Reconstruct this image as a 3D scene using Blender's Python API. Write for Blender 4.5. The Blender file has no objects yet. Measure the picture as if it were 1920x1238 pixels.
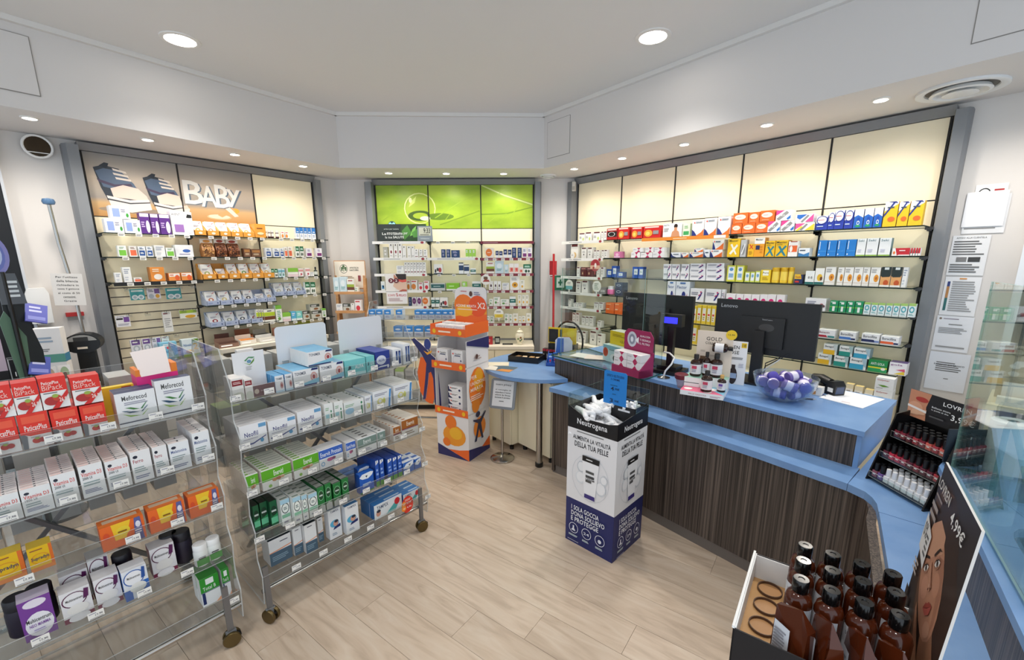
import bpy, math, random
from mathutils import Vector, Matrix
random.seed(7)
S = bpy.context.scene
COL = S.collection
R = math.radians

# ---------------------------------------------------------------- camera
cam = bpy.data.cameras.new('camera'); camo = bpy.data.objects.new('camera', cam); COL.objects.link(camo)
FPX, CYP, PITCH, ROLL, EYE = 803.7, 654.5, 11.80, -0.28, 1.72
cam.sensor_width = 36.0; cam.lens = FPX / 1920 * 36.0
cam.shift_y = (CYP - 619.0) / 1920
cam.clip_start = 0.05; cam.clip_end = 100
camo.matrix_world = Matrix.Translation((0, 0, EYE)) @ Matrix.Rotation(R(90 - PITCH), 4, 'X') @ Matrix.Rotation(R(ROLL), 4, 'Z')
S.camera = camo

# ---------------------------------------------------------------- daylight and exposure
W = bpy.data.worlds.new('daylight'); S.world = W; W.use_nodes = True
bg = W.node_tree.nodes['Background']
bg.inputs[0].default_value = (0.80, 0.90, 1.0, 1); bg.inputs[1].default_value = 1.5
S.view_settings.view_transform = 'Standard'; S.view_settings.look = 'None'
S.view_settings.gamma = 1.0; S.view_settings.use_curve_mapping = False
S.view_settings.exposure = -0.1
S.cycles.transparent_max_bounces = 40
S.cycles.max_bounces = 10
S.cycles.diffuse_bounces = 4
SPOT_W, BIG_W = 26.0, 56.0        # watts of the small soffit spots and of the wide ceiling downlights

# ---------------------------------------------------------------- materials
def lin(c):
    return c / 12.92 if c <= 0.04045 else ((c + 0.055) / 1.055) ** 2.4
def rgb(h):
    if len(h) == 3: h = ''.join(x * 2 for x in h)
    return tuple(lin(int(h[i:i + 2], 16) / 255) for i in (0, 2, 4)) + (1,)
MATS = {}
def mat(name, color, rough=0.5, metal=0.0, spec=0.5):
    if name in MATS: return MATS[name]
    m = bpy.data.materials.new(name); m.use_nodes = True; MATS[name] = m
    b = m.node_tree.nodes['Principled BSDF']
    b.inputs['Base Color'].default_value = rgb(color); b.inputs['Roughness'].default_value = rough
    b.inputs['Metallic'].default_value = metal; b.inputs['Specular IOR Level'].default_value = spec
    m.diffuse_color = rgb(color)
    return m
def ink(h):                        # printed card in one colour
    return mat('print_' + h, h, 0.42)
def emit(name, color, s):
    m = mat(name, color); b = m.node_tree.nodes['Principled BSDF']
    b.inputs['Emission Color'].default_value = rgb(color); b.inputs['Emission Strength'].default_value = s
    return m
def grain(m, c2, scale, sx=1, sy=1, sz=1, detail=6, lo=0.35, hi=0.65, bump=0.0, coord='Object', c1=None):
    """noise-driven second colour over a principled material"""
    nt = m.node_tree; b = nt.nodes['Principled BSDF']
    tc = nt.nodes.new('ShaderNodeTexCoord'); mp = nt.nodes.new('ShaderNodeMapping'); n = nt.nodes.new('ShaderNodeTexNoise'); cr = nt.nodes.new('ShaderNodeValToRGB')
    nt.links.new(tc.outputs[coord], mp.inputs[0]); mp.inputs['Scale'].default_value = (sx, sy, sz)
    nt.links.new(mp.outputs[0], n.inputs['Vector']); n.inputs['Scale'].default_value = scale; n.inputs['Detail'].default_value = detail
    nt.links.new(n.outputs['Fac'], cr.inputs[0])
    cr.color_ramp.elements[0].position = lo; cr.color_ramp.elements[1].position = hi
    cr.color_ramp.elements[0].color = rgb(c1) if c1 else tuple(b.inputs['Base Color'].default_value); cr.color_ramp.elements[1].color = rgb(c2)
    nt.links.new(cr.outputs[0], b.inputs['Base Color'])
    if bump:
        bp = nt.nodes.new('ShaderNodeBump'); bp.inputs['Strength'].default_value = bump; bp.inputs['Distance'].default_value = 0.002
        nt.links.new(n.outputs['Fac'], bp.inputs['Height']); nt.links.new(bp.outputs[0], b.inputs['Normal'])
    return m
def clear(name, tint, refl=1.0, ior=1.45, rough=0.0, body=0.0, bodycol='dddddd'):
    """thin clear sheet: straight-through light with a Fresnel reflection, and a little milky body"""
    if name in MATS: return MATS[name]
    m = bpy.data.materials.new(name); m.use_nodes = True; MATS[name] = m; nt = m.node_tree; nt.nodes.clear()
    o = nt.nodes.new('ShaderNodeOutputMaterial'); t = nt.nodes.new('ShaderNodeBsdfTransparent'); g = nt.nodes.new('ShaderNodeBsdfGlossy')
    f = nt.nodes.new('ShaderNodeLayerWeight'); p = nt.nodes.new('ShaderNodeMath'); q = nt.nodes.new('ShaderNodeMath'); x = nt.nodes.new('ShaderNodeMixShader')
    t.inputs[0].default_value = rgb(tint); g.inputs['Roughness'].default_value = rough
    f0 = ((ior - 1) / (ior + 1)) ** 2; p.operation = 'POWER'; p.inputs[1].default_value = 4.0; q.operation = 'MULTIPLY_ADD'; q.inputs[1].default_value = 0.8 - f0; q.inputs[2].default_value = f0; q.use_clamp = True
    nt.links.new(f.outputs['Facing'], p.inputs[0]); nt.links.new(p.outputs[0], q.inputs[0])
    g.inputs[0].default_value = (refl, refl, refl, 1)
    nt.links.new(q.outputs[0], x.inputs[0]); nt.links.new(t.outputs[0], x.inputs[1]); nt.links.new(g.outputs[0], x.inputs[2])
    last = x
    if body:
        d = nt.nodes.new('ShaderNodeBsdfDiffuse'); d.inputs[0].default_value = rgb(bodycol); y = nt.nodes.new('ShaderNodeMixShader'); y.inputs[0].default_value = body
        nt.links.new(x.outputs[0], y.inputs[1]); nt.links.new(d.outputs[0], y.inputs[2]); last = y
    nt.links.new(last.outputs[0], o.inputs[0])
    return m
PAINT = mat('wall_paint', 'dcd8d4', 0.75)
CEIL = mat('ceiling_paint', 'e2e1e0', 0.85)
SOFF = mat('soffit_paint', 'd9d6d4', 0.8)
CREAM = mat('cream_laminate', 'f2e6c8', 0.38)
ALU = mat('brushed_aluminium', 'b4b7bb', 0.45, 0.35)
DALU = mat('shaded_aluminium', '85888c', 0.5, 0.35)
STEEL = mat('polished_steel', 'b4b1ac', 0.22, 1.0)
BLACK = mat('black_plastic', '0e0e10', 0.35)
DARK = mat('dark_gap', '1b1a19', 0.7)
WHITE = mat('white_plastic', 'eeeeec', 0.4)
BRASS = mat('aged_brass', '6f6040', 0.4, 0.9)
GREYR = mat('grey_rubber', '77766f', 0.6)
BLUE = grain(mat('blue_laminate', '6f95c6', 0.3), '7a9ecc', 9, detail=4)
WOOD = mat('dark_zebra_veneer', '57493f', 0.42)
grain(WOOD, '6a5d54', 3.4, 46, 46, 0.3, 6, 0.40, 0.66, c1='2c2420')
PINE = grain(mat('pine_wood', 'c08a55', 0.5), 'd09c68', 6, 1, 1, 8)
ACR = clear('clear_acrylic', 'f3f4f4', 0.9, 1.32, 0.0, 0.035, 'c9cccc')
ACRE = clear('acrylic_edge', 'd8dcdc', 1.0, 1.6, 0.15, 0.5, 'dfe3e3')
GLS = clear('clear_glass', 'f8fbfa', 1.0, 1.45)
GLSE = clear('glass_edge', '4f8a7c', 1.0, 1.5, 0.1, 0.45, '2f6f62')
SHD = clear('clear_screen', 'f4f8f6', 1.0, 1.42)
CUTE = clear('screen_edge', 'a9c9c0', 1.0, 1.6, 0.1, 0.55, '9fc4bb')
BAGM = clear('cellophane', 'f6f6f4', 1.0, 1.5, 0.08, 0.06, 'ffffff')

# ---------------------------------------------------------------- mesh building
TXT = {}
def glyphs(s, bold=0.0):
    """lettering as flat triangles in the unit square, plus its aspect"""
    k = (s, bold)
    if k in TXT: return TXT[k]
    c = bpy.data.curves.new('lettering', 'FONT'); c.body = s; c.resolution_u = 2; c.offset = bold * 0.45; c.space_character = 1.05 if bold else 1.0
    o = bpy.data.objects.new('lettering', c); me = bpy.data.meshes.new_from_object(o)
    vs = [(v.co.x, v.co.y) for v in me.vertices]; fs = [tuple(p.vertices) for p in me.polygons]
    bpy.data.objects.remove(o); bpy.data.curves.remove(c); bpy.data.meshes.remove(me)
    if not vs: TXT[k] = ([], [], 1); return TXT[k]
    x0 = min(v[0] for v in vs); x1 = max(v[0] for v in vs); y0 = min(v[1] for v in vs); y1 = max(v[1] for v in vs)
    w = max(x1 - x0, 1e-6); h = max(y1 - y0, 1e-6)
    TXT[k] = ([((x - x0) / w, (y - y0) / h) for x, y in vs], fs, w / h)
    return TXT[k]
class MB:
    def __init__(s): s.v = []; s.f = []; s.m = []; s.sm = []; s.mats = []; s.tf = None
    def mi(s, m):
        if m not in s.mats: s.mats.append(m)
        return s.mats.index(m)
    def add(s, vs, fs, m, smooth=False):
        b = len(s.v); tf = s.tf
        s.v += [tuple(tf @ Vector(p)) for p in vs] if tf else [tuple(p) for p in vs]
        s.f += [tuple(i + b for i in f) for f in fs]
        if isinstance(m, (list, tuple)): s.m += [s.mi(x) for x in m]
        else: s.m += [s.mi(m)] * len(fs)
        s.sm += [smooth] * len(fs)
        return s
    def box(s, x0, y0, z0, x1, y1, z1, m, front=None, top=None, side=None, edge=None):
        vs = [(x0, y0, z0), (x1, y0, z0), (x1, y1, z0), (x0, y1, z0), (x0, y0, z1), (x1, y0, z1), (x1, y1, z1), (x0, y1, z1)]
        fs = [(0, 1, 5, 4), (2, 3, 7, 6), (1, 2, 6, 5), (3, 0, 4, 7), (4, 5, 6, 7), (3, 2, 1, 0)]
        return s.add(vs, fs, [front or m, m, side or m, side or m, top or m, m])
    def sheet(s, x0, y0, z0, x1, y1, z1, m, e):
        """thin sheet: the two broad faces in m, the rim in e"""
        d = [x1 - x0, y1 - y0, z1 - z0]; k = d.index(min(d))
        vs = [(x0, y0, z0), (x1, y0, z0), (x1, y1, z0), (x0, y1, z0), (x0, y0, z1), (x1, y0, z1), (x1, y1, z1), (x0, y1, z1)]
        fs = [(0, 1, 5, 4), (2, 3, 7, 6), (1, 2, 6, 5), (3, 0, 4, 7), (4, 5, 6, 7), (3, 2, 1, 0)]
        ax = [1, 1, 0, 0, 2, 2]
        return s.add(vs, fs, [m if a == k else e for a in ax])
    def prism(s, pts, z0, z1, m, side=None, plane='xy'):
        """outline extruded; plane xy: along z, xz: along y, yz: along x"""
        n = len(pts)
        P = {'xy': lambda a, b, c: (a, b, c), 'xz': lambda a, b, c: (a, c, b), 'yz': lambda a, b, c: (c, a, b)}[plane]
        vs = [P(a, b, z0) for a, b in pts] + [P(a, b, z1) for a, b in pts]
        fs = [tuple(range(n)), tuple(range(2 * n - 1, n - 1, -1))] + [(i, i + n, (i + 1) % n + n, (i + 1) % n) for i in range(n)]
        return s.add(vs, fs, [m, m] + [side or m] * n)
    def quad(s, pts, m): return s.add(pts, [tuple(range(len(pts)))], m)
    def lathe(s, prof, m, cx=0, cy=0, n=20, sx=1.0, sy=1.0, smooth=True):
        """profile [(r, z, material?)] turned about z"""
        vs = []; fs = []; ms = []
        for p in prof:
            for i in range(n):
                a = 2 * math.pi * i / n; vs.append((cx + p[0] * sx * math.cos(a), cy + p[0] * sy * math.sin(a), p[1]))
        for k in range(len(prof) - 1):
            mm = prof[k + 1][2] if len(prof[k + 1]) > 2 else m
            for i in range(n):
                j = (i + 1) % n; fs.append((k * n + i, k * n + j, (k + 1) * n + j, (k + 1) * n + i)); ms.append(mm)
        e = (len(prof) - 1) * n
        if prof[0][0] > 1e-5: fs.append(tuple(range(n - 1, -1, -1))); ms.append(m)
        if prof[-1][0] > 1e-5: fs.append(tuple(range(e, e + n))); ms.append(prof[-1][2] if len(prof[-1]) > 2 else m)
        return s.add(vs, fs, ms, smooth)
    def tube(s, pts, r, m, n=8, caps=True):
        pts = [Vector(p) for p in pts]; vs = []; fs = []
        for i, p in enumerate(pts):
            d = (pts[min(i + 1, len(pts) - 1)] - pts[max(i - 1, 0)]).normalized()
            a = d.orthogonal().normalized() if i == 0 else (pa - d * pa.dot(d)).normalized()
            pa = a; b = d.cross(a)
            rr = r[i] if isinstance(r, (list, tuple)) else r
            vs += [tuple(p + a * rr * math.cos(2 * math.pi * k / n) + b * rr * math.sin(2 * math.pi * k / n)) for k in range(n)]
        for i in range(len(pts) - 1):
            for k in range(n):
                j = (k + 1) % n; fs.append((i * n + k, i * n + j, (i + 1) * n + j, (i + 1) * n + k))
        if caps: fs += [tuple(range(n - 1, -1, -1)), tuple(range((len(pts) - 1) * n, len(pts) * n))]
        return s.add(vs, fs, m, True)
    def disc(s, cx, cz, rx, rz, y, m, n=20, a0=0, a1=360):
        pts = [(cx + rx * math.cos(R(a0 + (a1 - a0) * i / n)), y, cz + rz * math.sin(R(a0 + (a1 - a0) * i / n))) for i in range(n + (a1 - a0 < 360))]
        return s.quad(pts, m)
    def text(s, t, x0, z0, x1, z1, y, m, bold=0.0, fit=False):
        """lettering fitted to a rectangle in the xz plane, facing -y"""
        v, f, asp = glyphs(t, bold)
        if fit:                    # keep the letters' own shape, centred
            w, h = x1 - x0, z1 - z0
            if w / h > asp: d = (w - h * asp) / 2; x0 += d; x1 -= d
            else: d = (h - w / asp) / 2; z0 += d; z1 -= d
        return s.add([(x0 + a * (x1 - x0), y, z0 + b * (z1 - z0)) for a, b in v], f, m)
    def art(s, spec, x0, z0, w, h, y, step):
        """flat print in the xz plane, facing -y; spec: 'r col x0 z0 x1 z1; e ..; p ..; t ..; g ..' in shares of the panel"""
        for k, it in enumerate(x for x in spec.split(';') if x.strip()):
            a = it.split(); c = ink(a[1]); yy = y - step * (k + 1); X = lambda q: x0 + float(q) * w; Z = lambda q: z0 + float(q) * h
            if a[0] == 'r': s.quad([(X(a[2]), yy, Z(a[3])), (X(a[4]), yy, Z(a[3])), (X(a[4]), yy, Z(a[5])), (X(a[2]), yy, Z(a[5]))], c)
            elif a[0] == 'e': s.disc(X(a[2]), Z(a[3]), float(a[4]) * w, float(a[5]) * h, yy, c, 16)
            elif a[0] == 'o':      # ring
                n = 20; rx, rz, q = float(a[4]), float(a[5]), float(a[6])
                for i in range(n):
                    p = [(x0 + (float(a[2]) + u * rx * math.cos(2 * math.pi * j / n)) * w, yy, z0 + (float(a[3]) + u * rz * math.sin(2 * math.pi * j / n)) * h) for u, j in ((1, i), (1, i + 1), (q, i + 1), (q, i))]
                    s.quad(p, c)
            elif a[0] == 'p': s.quad([(X(q.split(',')[0]), yy, Z(q.split(',')[1])) for q in a[2:]], c)
            elif a[0] in ('t', 'T'): s.text(' '.join(a[6:]), X(a[2]), Z(a[3]), X(a[4]), Z(a[5]), yy, c, 0.03 if a[0] == 'T' else 0.0)
            elif a[0] == 'g':      # lines too small to read
                n = int(a[6]); q0, q1 = float(a[3]), float(a[5]); rnd = random.Random(it)
                for i in range(n):
                    zc = q1 - (i + 0.5) * (q1 - q0) / n; t = (q1 - q0) / n * 0.26; e = float(a[2]) + (float(a[4]) - float(a[2])) * rnd.uniform(0.65, 1)
                    s.quad([(X(a[2]), yy, Z(zc - t)), (X(e), yy, Z(zc - t)), (X(e), yy, Z(zc + t)), (X(a[2]), yy, Z(zc + t))], c)
        return s
    def mesh(s, name):
        me = bpy.data.meshes.new(name); me.from_pydata(s.v, [], s.f)
        for m in s.mats: me.materials.append(m)
        me.polygons.foreach_set('material_index', s.m); me.polygons.foreach_set('use_smooth', s.sm); me.update()
        if any(s.sm): me.set_sharp_from_angle(angle=R(38))
        return me
    def obj(s, name, parent=None, **kw): return link(name, s.mesh(name), parent, **kw)
def link(name, data, parent=None, loc=None, rz=None, label=None, cat=None, group=None, kind=None):
    o = bpy.data.objects.new(name, data); COL.objects.link(o)
    if parent: o.parent = parent
    if loc is not None: o.location = loc
    if rz is not None: o.rotation_euler = (0, 0, rz)
    return tag(o, label, cat, group, kind)
def tag(o, label=None, cat=None, group=None, kind=None):
    if label: o['label'] = label
    if cat: o['category'] = cat
    if group: o['group'] = group
    if kind: o['kind'] = kind
    return o
def thing(name, label, cat, loc=(0, 0, 0), rz=0, group=None): return link(name, None, None, loc, rz, label, cat, group)
SC = Vector((0, 0, 0))
ORD = 'first second third fourth fifth sixth seventh eighth ninth tenth eleventh twelfth thirteenth fourteenth fifteenth sixteenth seventeenth eighteenth nineteenth twentieth'.split()
class Frame:
    """a wall or fixture: origin on plan, x along it, depth v out of its face (local -y)"""
    def __init__(s, ox, oy, deg): s.o = (ox, oy); s.deg = deg; s.rz = R(deg); s.c = math.cos(s.rz); s.s = math.sin(s.rz)
    def w(s, u, v, z=0.0): return (s.o[0] + u * s.c + v * s.s, s.o[1] + u * s.s - v * s.c, z)
LW = Frame(-3.28888, 3.51571, 51.7)      # left wall units
CW = Frame(-1.54947, 5.15, 0.0)          # back wall unit
RW = Frame(0.76468, 5.13807, -50.8)      # right wall units
GF = Frame(-1.198, 1.768, 50.3)          # the acrylic trolleys
KF = Frame(0.92967, 2.52781, -50.8)      # the counter
# ---------------------------------------------------------------- the room
def struct(name, mb, **kw): return tag(mb.obj(name), kind='structure', **kw)
FLOOR = MB().prism([(-4.2, -1.2), (4.2, -1.2), (4.2, 6.0), (-4.2, 6.0)], -0.06, -0.004, mat('floor_joint', '8d7c6b', 0.8))
floor = struct('floor', FLOOR)
PLK = mat('oak_plank', 'c9b6a2', 0.36); nt = PLK.node_tree; b = nt.nodes['Principled BSDF']
tc = nt.nodes.new('ShaderNodeTexCoord'); oi = nt.nodes.new('ShaderNodeObjectInfo'); mp = nt.nodes.new('ShaderNodeMapping'); va = nt.nodes.new('ShaderNodeVectorMath'); va.operation = 'SCALE'
va.inputs[0].default_value = (37, 53, 11); nt.links.new(oi.outputs['Random'], va.inputs['Scale']); nt.links.new(va.outputs[0], mp.inputs['Location'])
nt.links.new(tc.outputs['Object'], mp.inputs[0]); mp.inputs['Scale'].default_value = (1.1, 7.5, 1)
n1 = nt.nodes.new('ShaderNodeTexNoise'); n1.inputs['Scale'].default_value = 2.2; n1.inputs['Detail'].default_value = 8; n1.inputs['Distortion'].default_value = 1.6; nt.links.new(mp.outputs[0], n1.inputs['Vector'])
cr = nt.nodes.new('ShaderNodeValToRGB'); nt.links.new(n1.outputs['Fac'], cr.inputs[0])
for p, c in ((0.3, 'b39f8b'), (0.5, 'c6b29d'), (0.68, 'cdbca9')):
    e = cr.color_ramp.elements[0] if p == 0.3 else cr.color_ramp.elements.new(p)
    e.position = p; e.color = rgb(c)
cr.color_ramp.elements[-1].color = rgb('d2c2b0')
hs = nt.nodes.new('ShaderNodeHueSaturation'); ml = nt.nodes.new('ShaderNodeMapRange'); ml.inputs[3].default_value = 0.93; ml.inputs[4].default_value = 1.06
nt.links.new(oi.outputs['Random'], ml.inputs[0]); nt.links.new(ml.outputs[0], hs.inputs['Value']); nt.links.new(cr.outputs[0], hs.inputs['Color']); nt.links.new(hs.outputs[0], b.inputs['Base Color'])
PF = Frame(0, 2, -36.2); PW, PL = 0.19, 1.22
pm = MB().box(0.0008, -PW + 0.0008, -0.008, PL - 0.0008, -0.0008, 0, PLK).mesh('plank')
offs = {-5: .839, -4: .25, -3: -.179, -2: .283, -1: .631, 0: .2375, 1: -.044, 2: -.518, 3: .12}
for k in range(-15, 9):
    o0 = offs.get(k, (k * 0.437) % PL)
    for j in range(-4, 4):
        u, v = o0 + j * PL, 0.051 + k * PW
        x, y, _ = PF.w(u + PL / 2, v + PW / 2)
        if not (-3.6 < x < 3.6 and 0.3 < y < 5.3): continue
        if y > 5.6 - 1.2 * max(0, abs(x + 0.6) - 1.4): continue
        link('plank', pm, floor, PF.w(u, v), PF.rz)
# walls (each behind its units)
WL = -0.03
def wallbox(name, F, u0, u1, z0=0.0, z1=3.2, v=WL, t=0.12, m=PAINT, **kw):
    o = MB().box(u0, -v, z0, u1, -v + t, z1, m).obj(name, loc=F.w(0, 0), rz=F.rz, kind='structure', **kw); return o
wallbox('wall_left', LW, -0.43, 2.14)
wallbox('wall_back', CW, -0.5, 2.36)
wallbox('wall_right', RW, -0.05, 3.40)
# ceiling and the dropped soffit around it
struct('ceiling', MB().prism([(-6, -1.5), (6, -1.5), (6, 6), (-6, 6)], 3.125, 3.2, CEIL))
A, B = Vector((-1.706, 4.547)), Vector((0.333, 4.62)); dA, dB = Vector((-0.5835, -0.812)), Vector((0.62, -0.785))
ZS, ZC = 2.62, 3.124
A2, B2 = A + dA * 5.2, B + dB * 5.2
struct('trim_1', MB().prism([tuple(A), tuple(A2), (A2.x - 1.6, A2.y + 1.2), (-3.5, 5.4), (-1.9, 5.4)], ZS, ZC, SOFF))
struct('trim_2', MB().prism([tuple(A), (-1.9, 5.4), (0.6, 5.4), tuple(B)], ZS, ZC, SOFF))
struct('trim_3', MB().prism([tuple(B), (0.6, 5.4), (2.6, 5.4), (B2.x + 1.6, B2.y + 1.2), tuple(B2)], ZS, ZC, SOFF))
COVE = mat('cove_paint', 'e0dedb', 0.7)
def strip(name, p, q, w, z0, z1, m):
    p, q = Vector(p), Vector(q); d = (q - p).normalized(); n = Vector((-d.y, d.x)) * w
    struct(name, MB().prism([tuple(p), tuple(q), tuple(q + n), tuple(p + n)], z0, z1, m))
strip('trim_4', A, A2, 0.03, 3.092, 3.1245, COVE); strip('trim_5', B, A, 0.03, 3.092, 3.1245, COVE); strip('trim_6', B2, B, 0.03, 3.092, 3.1245, COVE)
# ---------------------------------------------------------------- doorway and shop window past the left wall
FR = mat('black_frame', '101114', 0.4)
wl = thing('window_1', None, None, LW.w(0, 0), LW.rz); wl['kind'] = 'structure'
MB().box(-0.62, -0.02, 0, -0.445, 0.08, 2.6, FR).box(-3.0, -0.02, 0.0, -0.62, 0.06, 0.10, FR).box(-3.0, -0.02, 2.35, -0.62, 0.06, 2.6, FR).obj('window_frame', wl)
MB().box(-0.445, -0.035, 0, -0.43, 0.09, 2.6, mat('pale_reveal', 'c9cdd2', 0.5)).obj('window_trim', wl)
MB().sheet(-3.0, 0.03, 0.10, -0.62, 0.036, 2.35, GLS, GLSE).obj('window_pane', wl)
MB().box(-3.0, -0.03, 0.95, -0.62, 0.028, 1.18, mat('lilac_film', 'b9a9b8', 0.6)).box(-3.0, -0.032, 0.10, -0.62, 0.028, 0.95, mat('black_film', '17181b', 0.5)).obj('window_sill', wl)
# right-hand end: pale trim, black frame and a bright shop window
wr = thing('window_2', None, None, RW.w(0, 0), RW.rz); wr['kind'] = 'structure'
MB().box(3.40, -0.045, 0, 3.435, 0.09, 2.62, mat('white_reveal', 'eef2f6', 0.45)).obj('window_trim', wr)
MB().box(3.435, 0.05, 0, 3.70, 0.1, 2.62, FR).box(3.70, 0.05, 2.2, 5.6, 0.1, 2.62, FR).obj('window_frame', wr)
MB().sheet(3.70, 0.07, 0.0, 5.6, 0.076, 2.2, GLS, GLSE).obj('window_pane', wr)
# ---------------------------------------------------------------- fittings in the ceiling and soffit
LAMP = emit('lit_lamp', 'fff6ea', 26.0)
def spot(name, x, y, z, r, watts, ang, label, group, soft=0.05, col=(1, 0.93, 0.84)):
    t = thing(name, label, 'ceiling light', (x, y, z), 0, group)
    MB().lathe([(r * 1.32, 0), (r * 1.3, -0.006), (r * 1.02, -0.008), (r, -0.004, ), (r, 0.0)], mat('lamp_rim', 'e8e6e2', 0.4), n=24).obj('rim', t)
    MB().lathe([(r, -0.003), (r * 0.6, -0.006), (0, -0.007)], LAMP, n=20).obj('bulb', t)
    l = bpy.data.lights.new(name + '_light', 'SPOT'); l.energy = watts; l.spot_size = R(ang); l.spot_blend = 0.9; l.shadow_soft_size = soft; l.color = col
    lo = bpy.data.objects.new(name + '_light', l); COL.objects.link(lo); lo.parent = t; lo.location = (0, 0, -0.03)
    return t
SP = [(-3.07, 2.98, 'beside the round mirror'), (-2.74, 3.49, 'over the baby shoe panel'), (-2.38, 3.96, 'over the baby lettering panel'), (-2.02, 4.44, 'over the plain left wall panel'),
      (-1.29, 4.80, 'over the water drop panel'), (-0.69, 4.84, 'over the middle leaf panel'), (-0.08, 4.86, 'over the leaf rib panel'),
      (0.64, 4.63, 'next to the small round vent'), (1.01, 4.17, 'over the second cream panel'), (1.39, 3.70, 'over the third cream panel'), (1.76, 3.20, 'over the fourth cream panel'), (2.15, 2.73, 'next to the large round vent'),
      (-3.4, 2.4, None), (2.55, 2.2, None)]
for x, y, w in SP:
    spot('downlight', x, y, ZS, 0.034, SPOT_W, 158, 'small lit soffit downlight ' + (w or 'past the end of the units'), 'small downlights in the soffit')
for x, y, w in ((-2.14, 3.13, 'shining white over the front trolley side'), (0.92, 3.12, 'shining white over the counter side'), (-1.3, 1.3, None), (1.2, 1.3, None), (-0.2, 0.0, None)):
    spot('wide_downlight', x, y, 3.125, 0.085, BIG_W, 118, 'large ceiling downlight ' + (w or 'behind the viewer'), 'large downlights in the main ceiling', 0.09, (1, 0.96, 0.91))
VENTW = mat('vent_white', 'e2e4e5', 0.45)
def vent(x, y, r, label):
    t = thing('round_vent', label, 'air vent', (x, y, ZS))
    MB().lathe([(r, 0), (r, -0.012), (r * 0.93, -0.016), (r * 0.80, -0.008), (r * 0.78, 0.0)], VENTW, n=40).obj('rim', t)
    MB().lathe([(r * 0.80, -0.001), (0.0, -0.002)], mat('vent_shade', '6d6a64', 0.8), n=32).obj('throat', t)
    MB().lathe([(r * 0.62, -0.004), (r * 0.68, -0.022), (r * 0.60, -0.026), (r * 0.50, -0.006)], VENTW, n=40).obj('cone_ring', t)
    MB().lathe([(r * 0.18, -0.004), (r * 0.40, -0.028), (r * 0.30, -0.032), (0, -0.03)], VENTW, n=32).obj('cone_ring', t)
vent(2.455, 2.575, 0.185, 'large round white ceiling vent with nested rings'); vent(0.405, 4.985, 0.09, 'small round white ceiling vent by the alarm sensor')
GAP = mat('hatch_joint', '8c8985', 0.8)
def hatch(p, deg, w, z0, z1, label):   # an access panel flush in the soffit face, set in a thin joint
    t = thing('access_hatch', label, 'access panel', (p[0], p[1], 0), R(deg))
    MB().box(0, -0.002, z0, w, 0.01, z1, GAP).obj('joint', t); MB().box(0.004, -0.0035, z0 + 0.004, w - 0.004, 0.0, z1 - 0.004, SOFF).obj('panel', t)
hatch((0.362, 4.583), -51.7, 0.31, 2.70, 3.035, 'square access hatch in the soffit over the sensor')
hatch((2.18, 2.281), -51.7, 0.45, 2.706, 3.02, 'access hatch cut off by the top edge of the photo')
hatch((-3.14, 2.545), 54.3, 0.435, 2.712, 3.04, 'access hatch in the soffit above the round mirror')
t = thing('wall_mirror', 'round convex wall mirror with white rim under the soffit', 'mirror', LW.w(-0.225, 0.0, 2.535), LW.rz)
MB().tube([(0.075 * math.cos(R(a)), -0.012, 0.075 * math.sin(R(a))) for a in range(0, 361, 15)], 0.008, WHITE).obj('rim', t)
MB().disc(0, 0, 0.074, 0.074, -0.012, mat('mirror_glass', '4a4136', 0.08, 0.9), 32).box(-0.07, -0.02, -0.045, 0.07, 0.03, -0.04, WHITE).obj('mirror_face', t)
t = thing('alarm_sensor', 'small white motion sensor high in the back corner', 'sensor', CW.w(2.26, 0.04, 2.47), R(-20))
MB().prism([(-0.022, 0), (-0.018, -0.03), (0.018, -0.03), (0.022, 0)], 0, 0.1, mat('ivory_plastic', 'd9d5cb', 0.5)).obj('housing', t); MB().box(-0.014, -0.034, 0.012, 0.014, -0.029, 0.05, mat('lens_film', 'b8b2a6', 0.3)).obj('lens', t)
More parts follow.
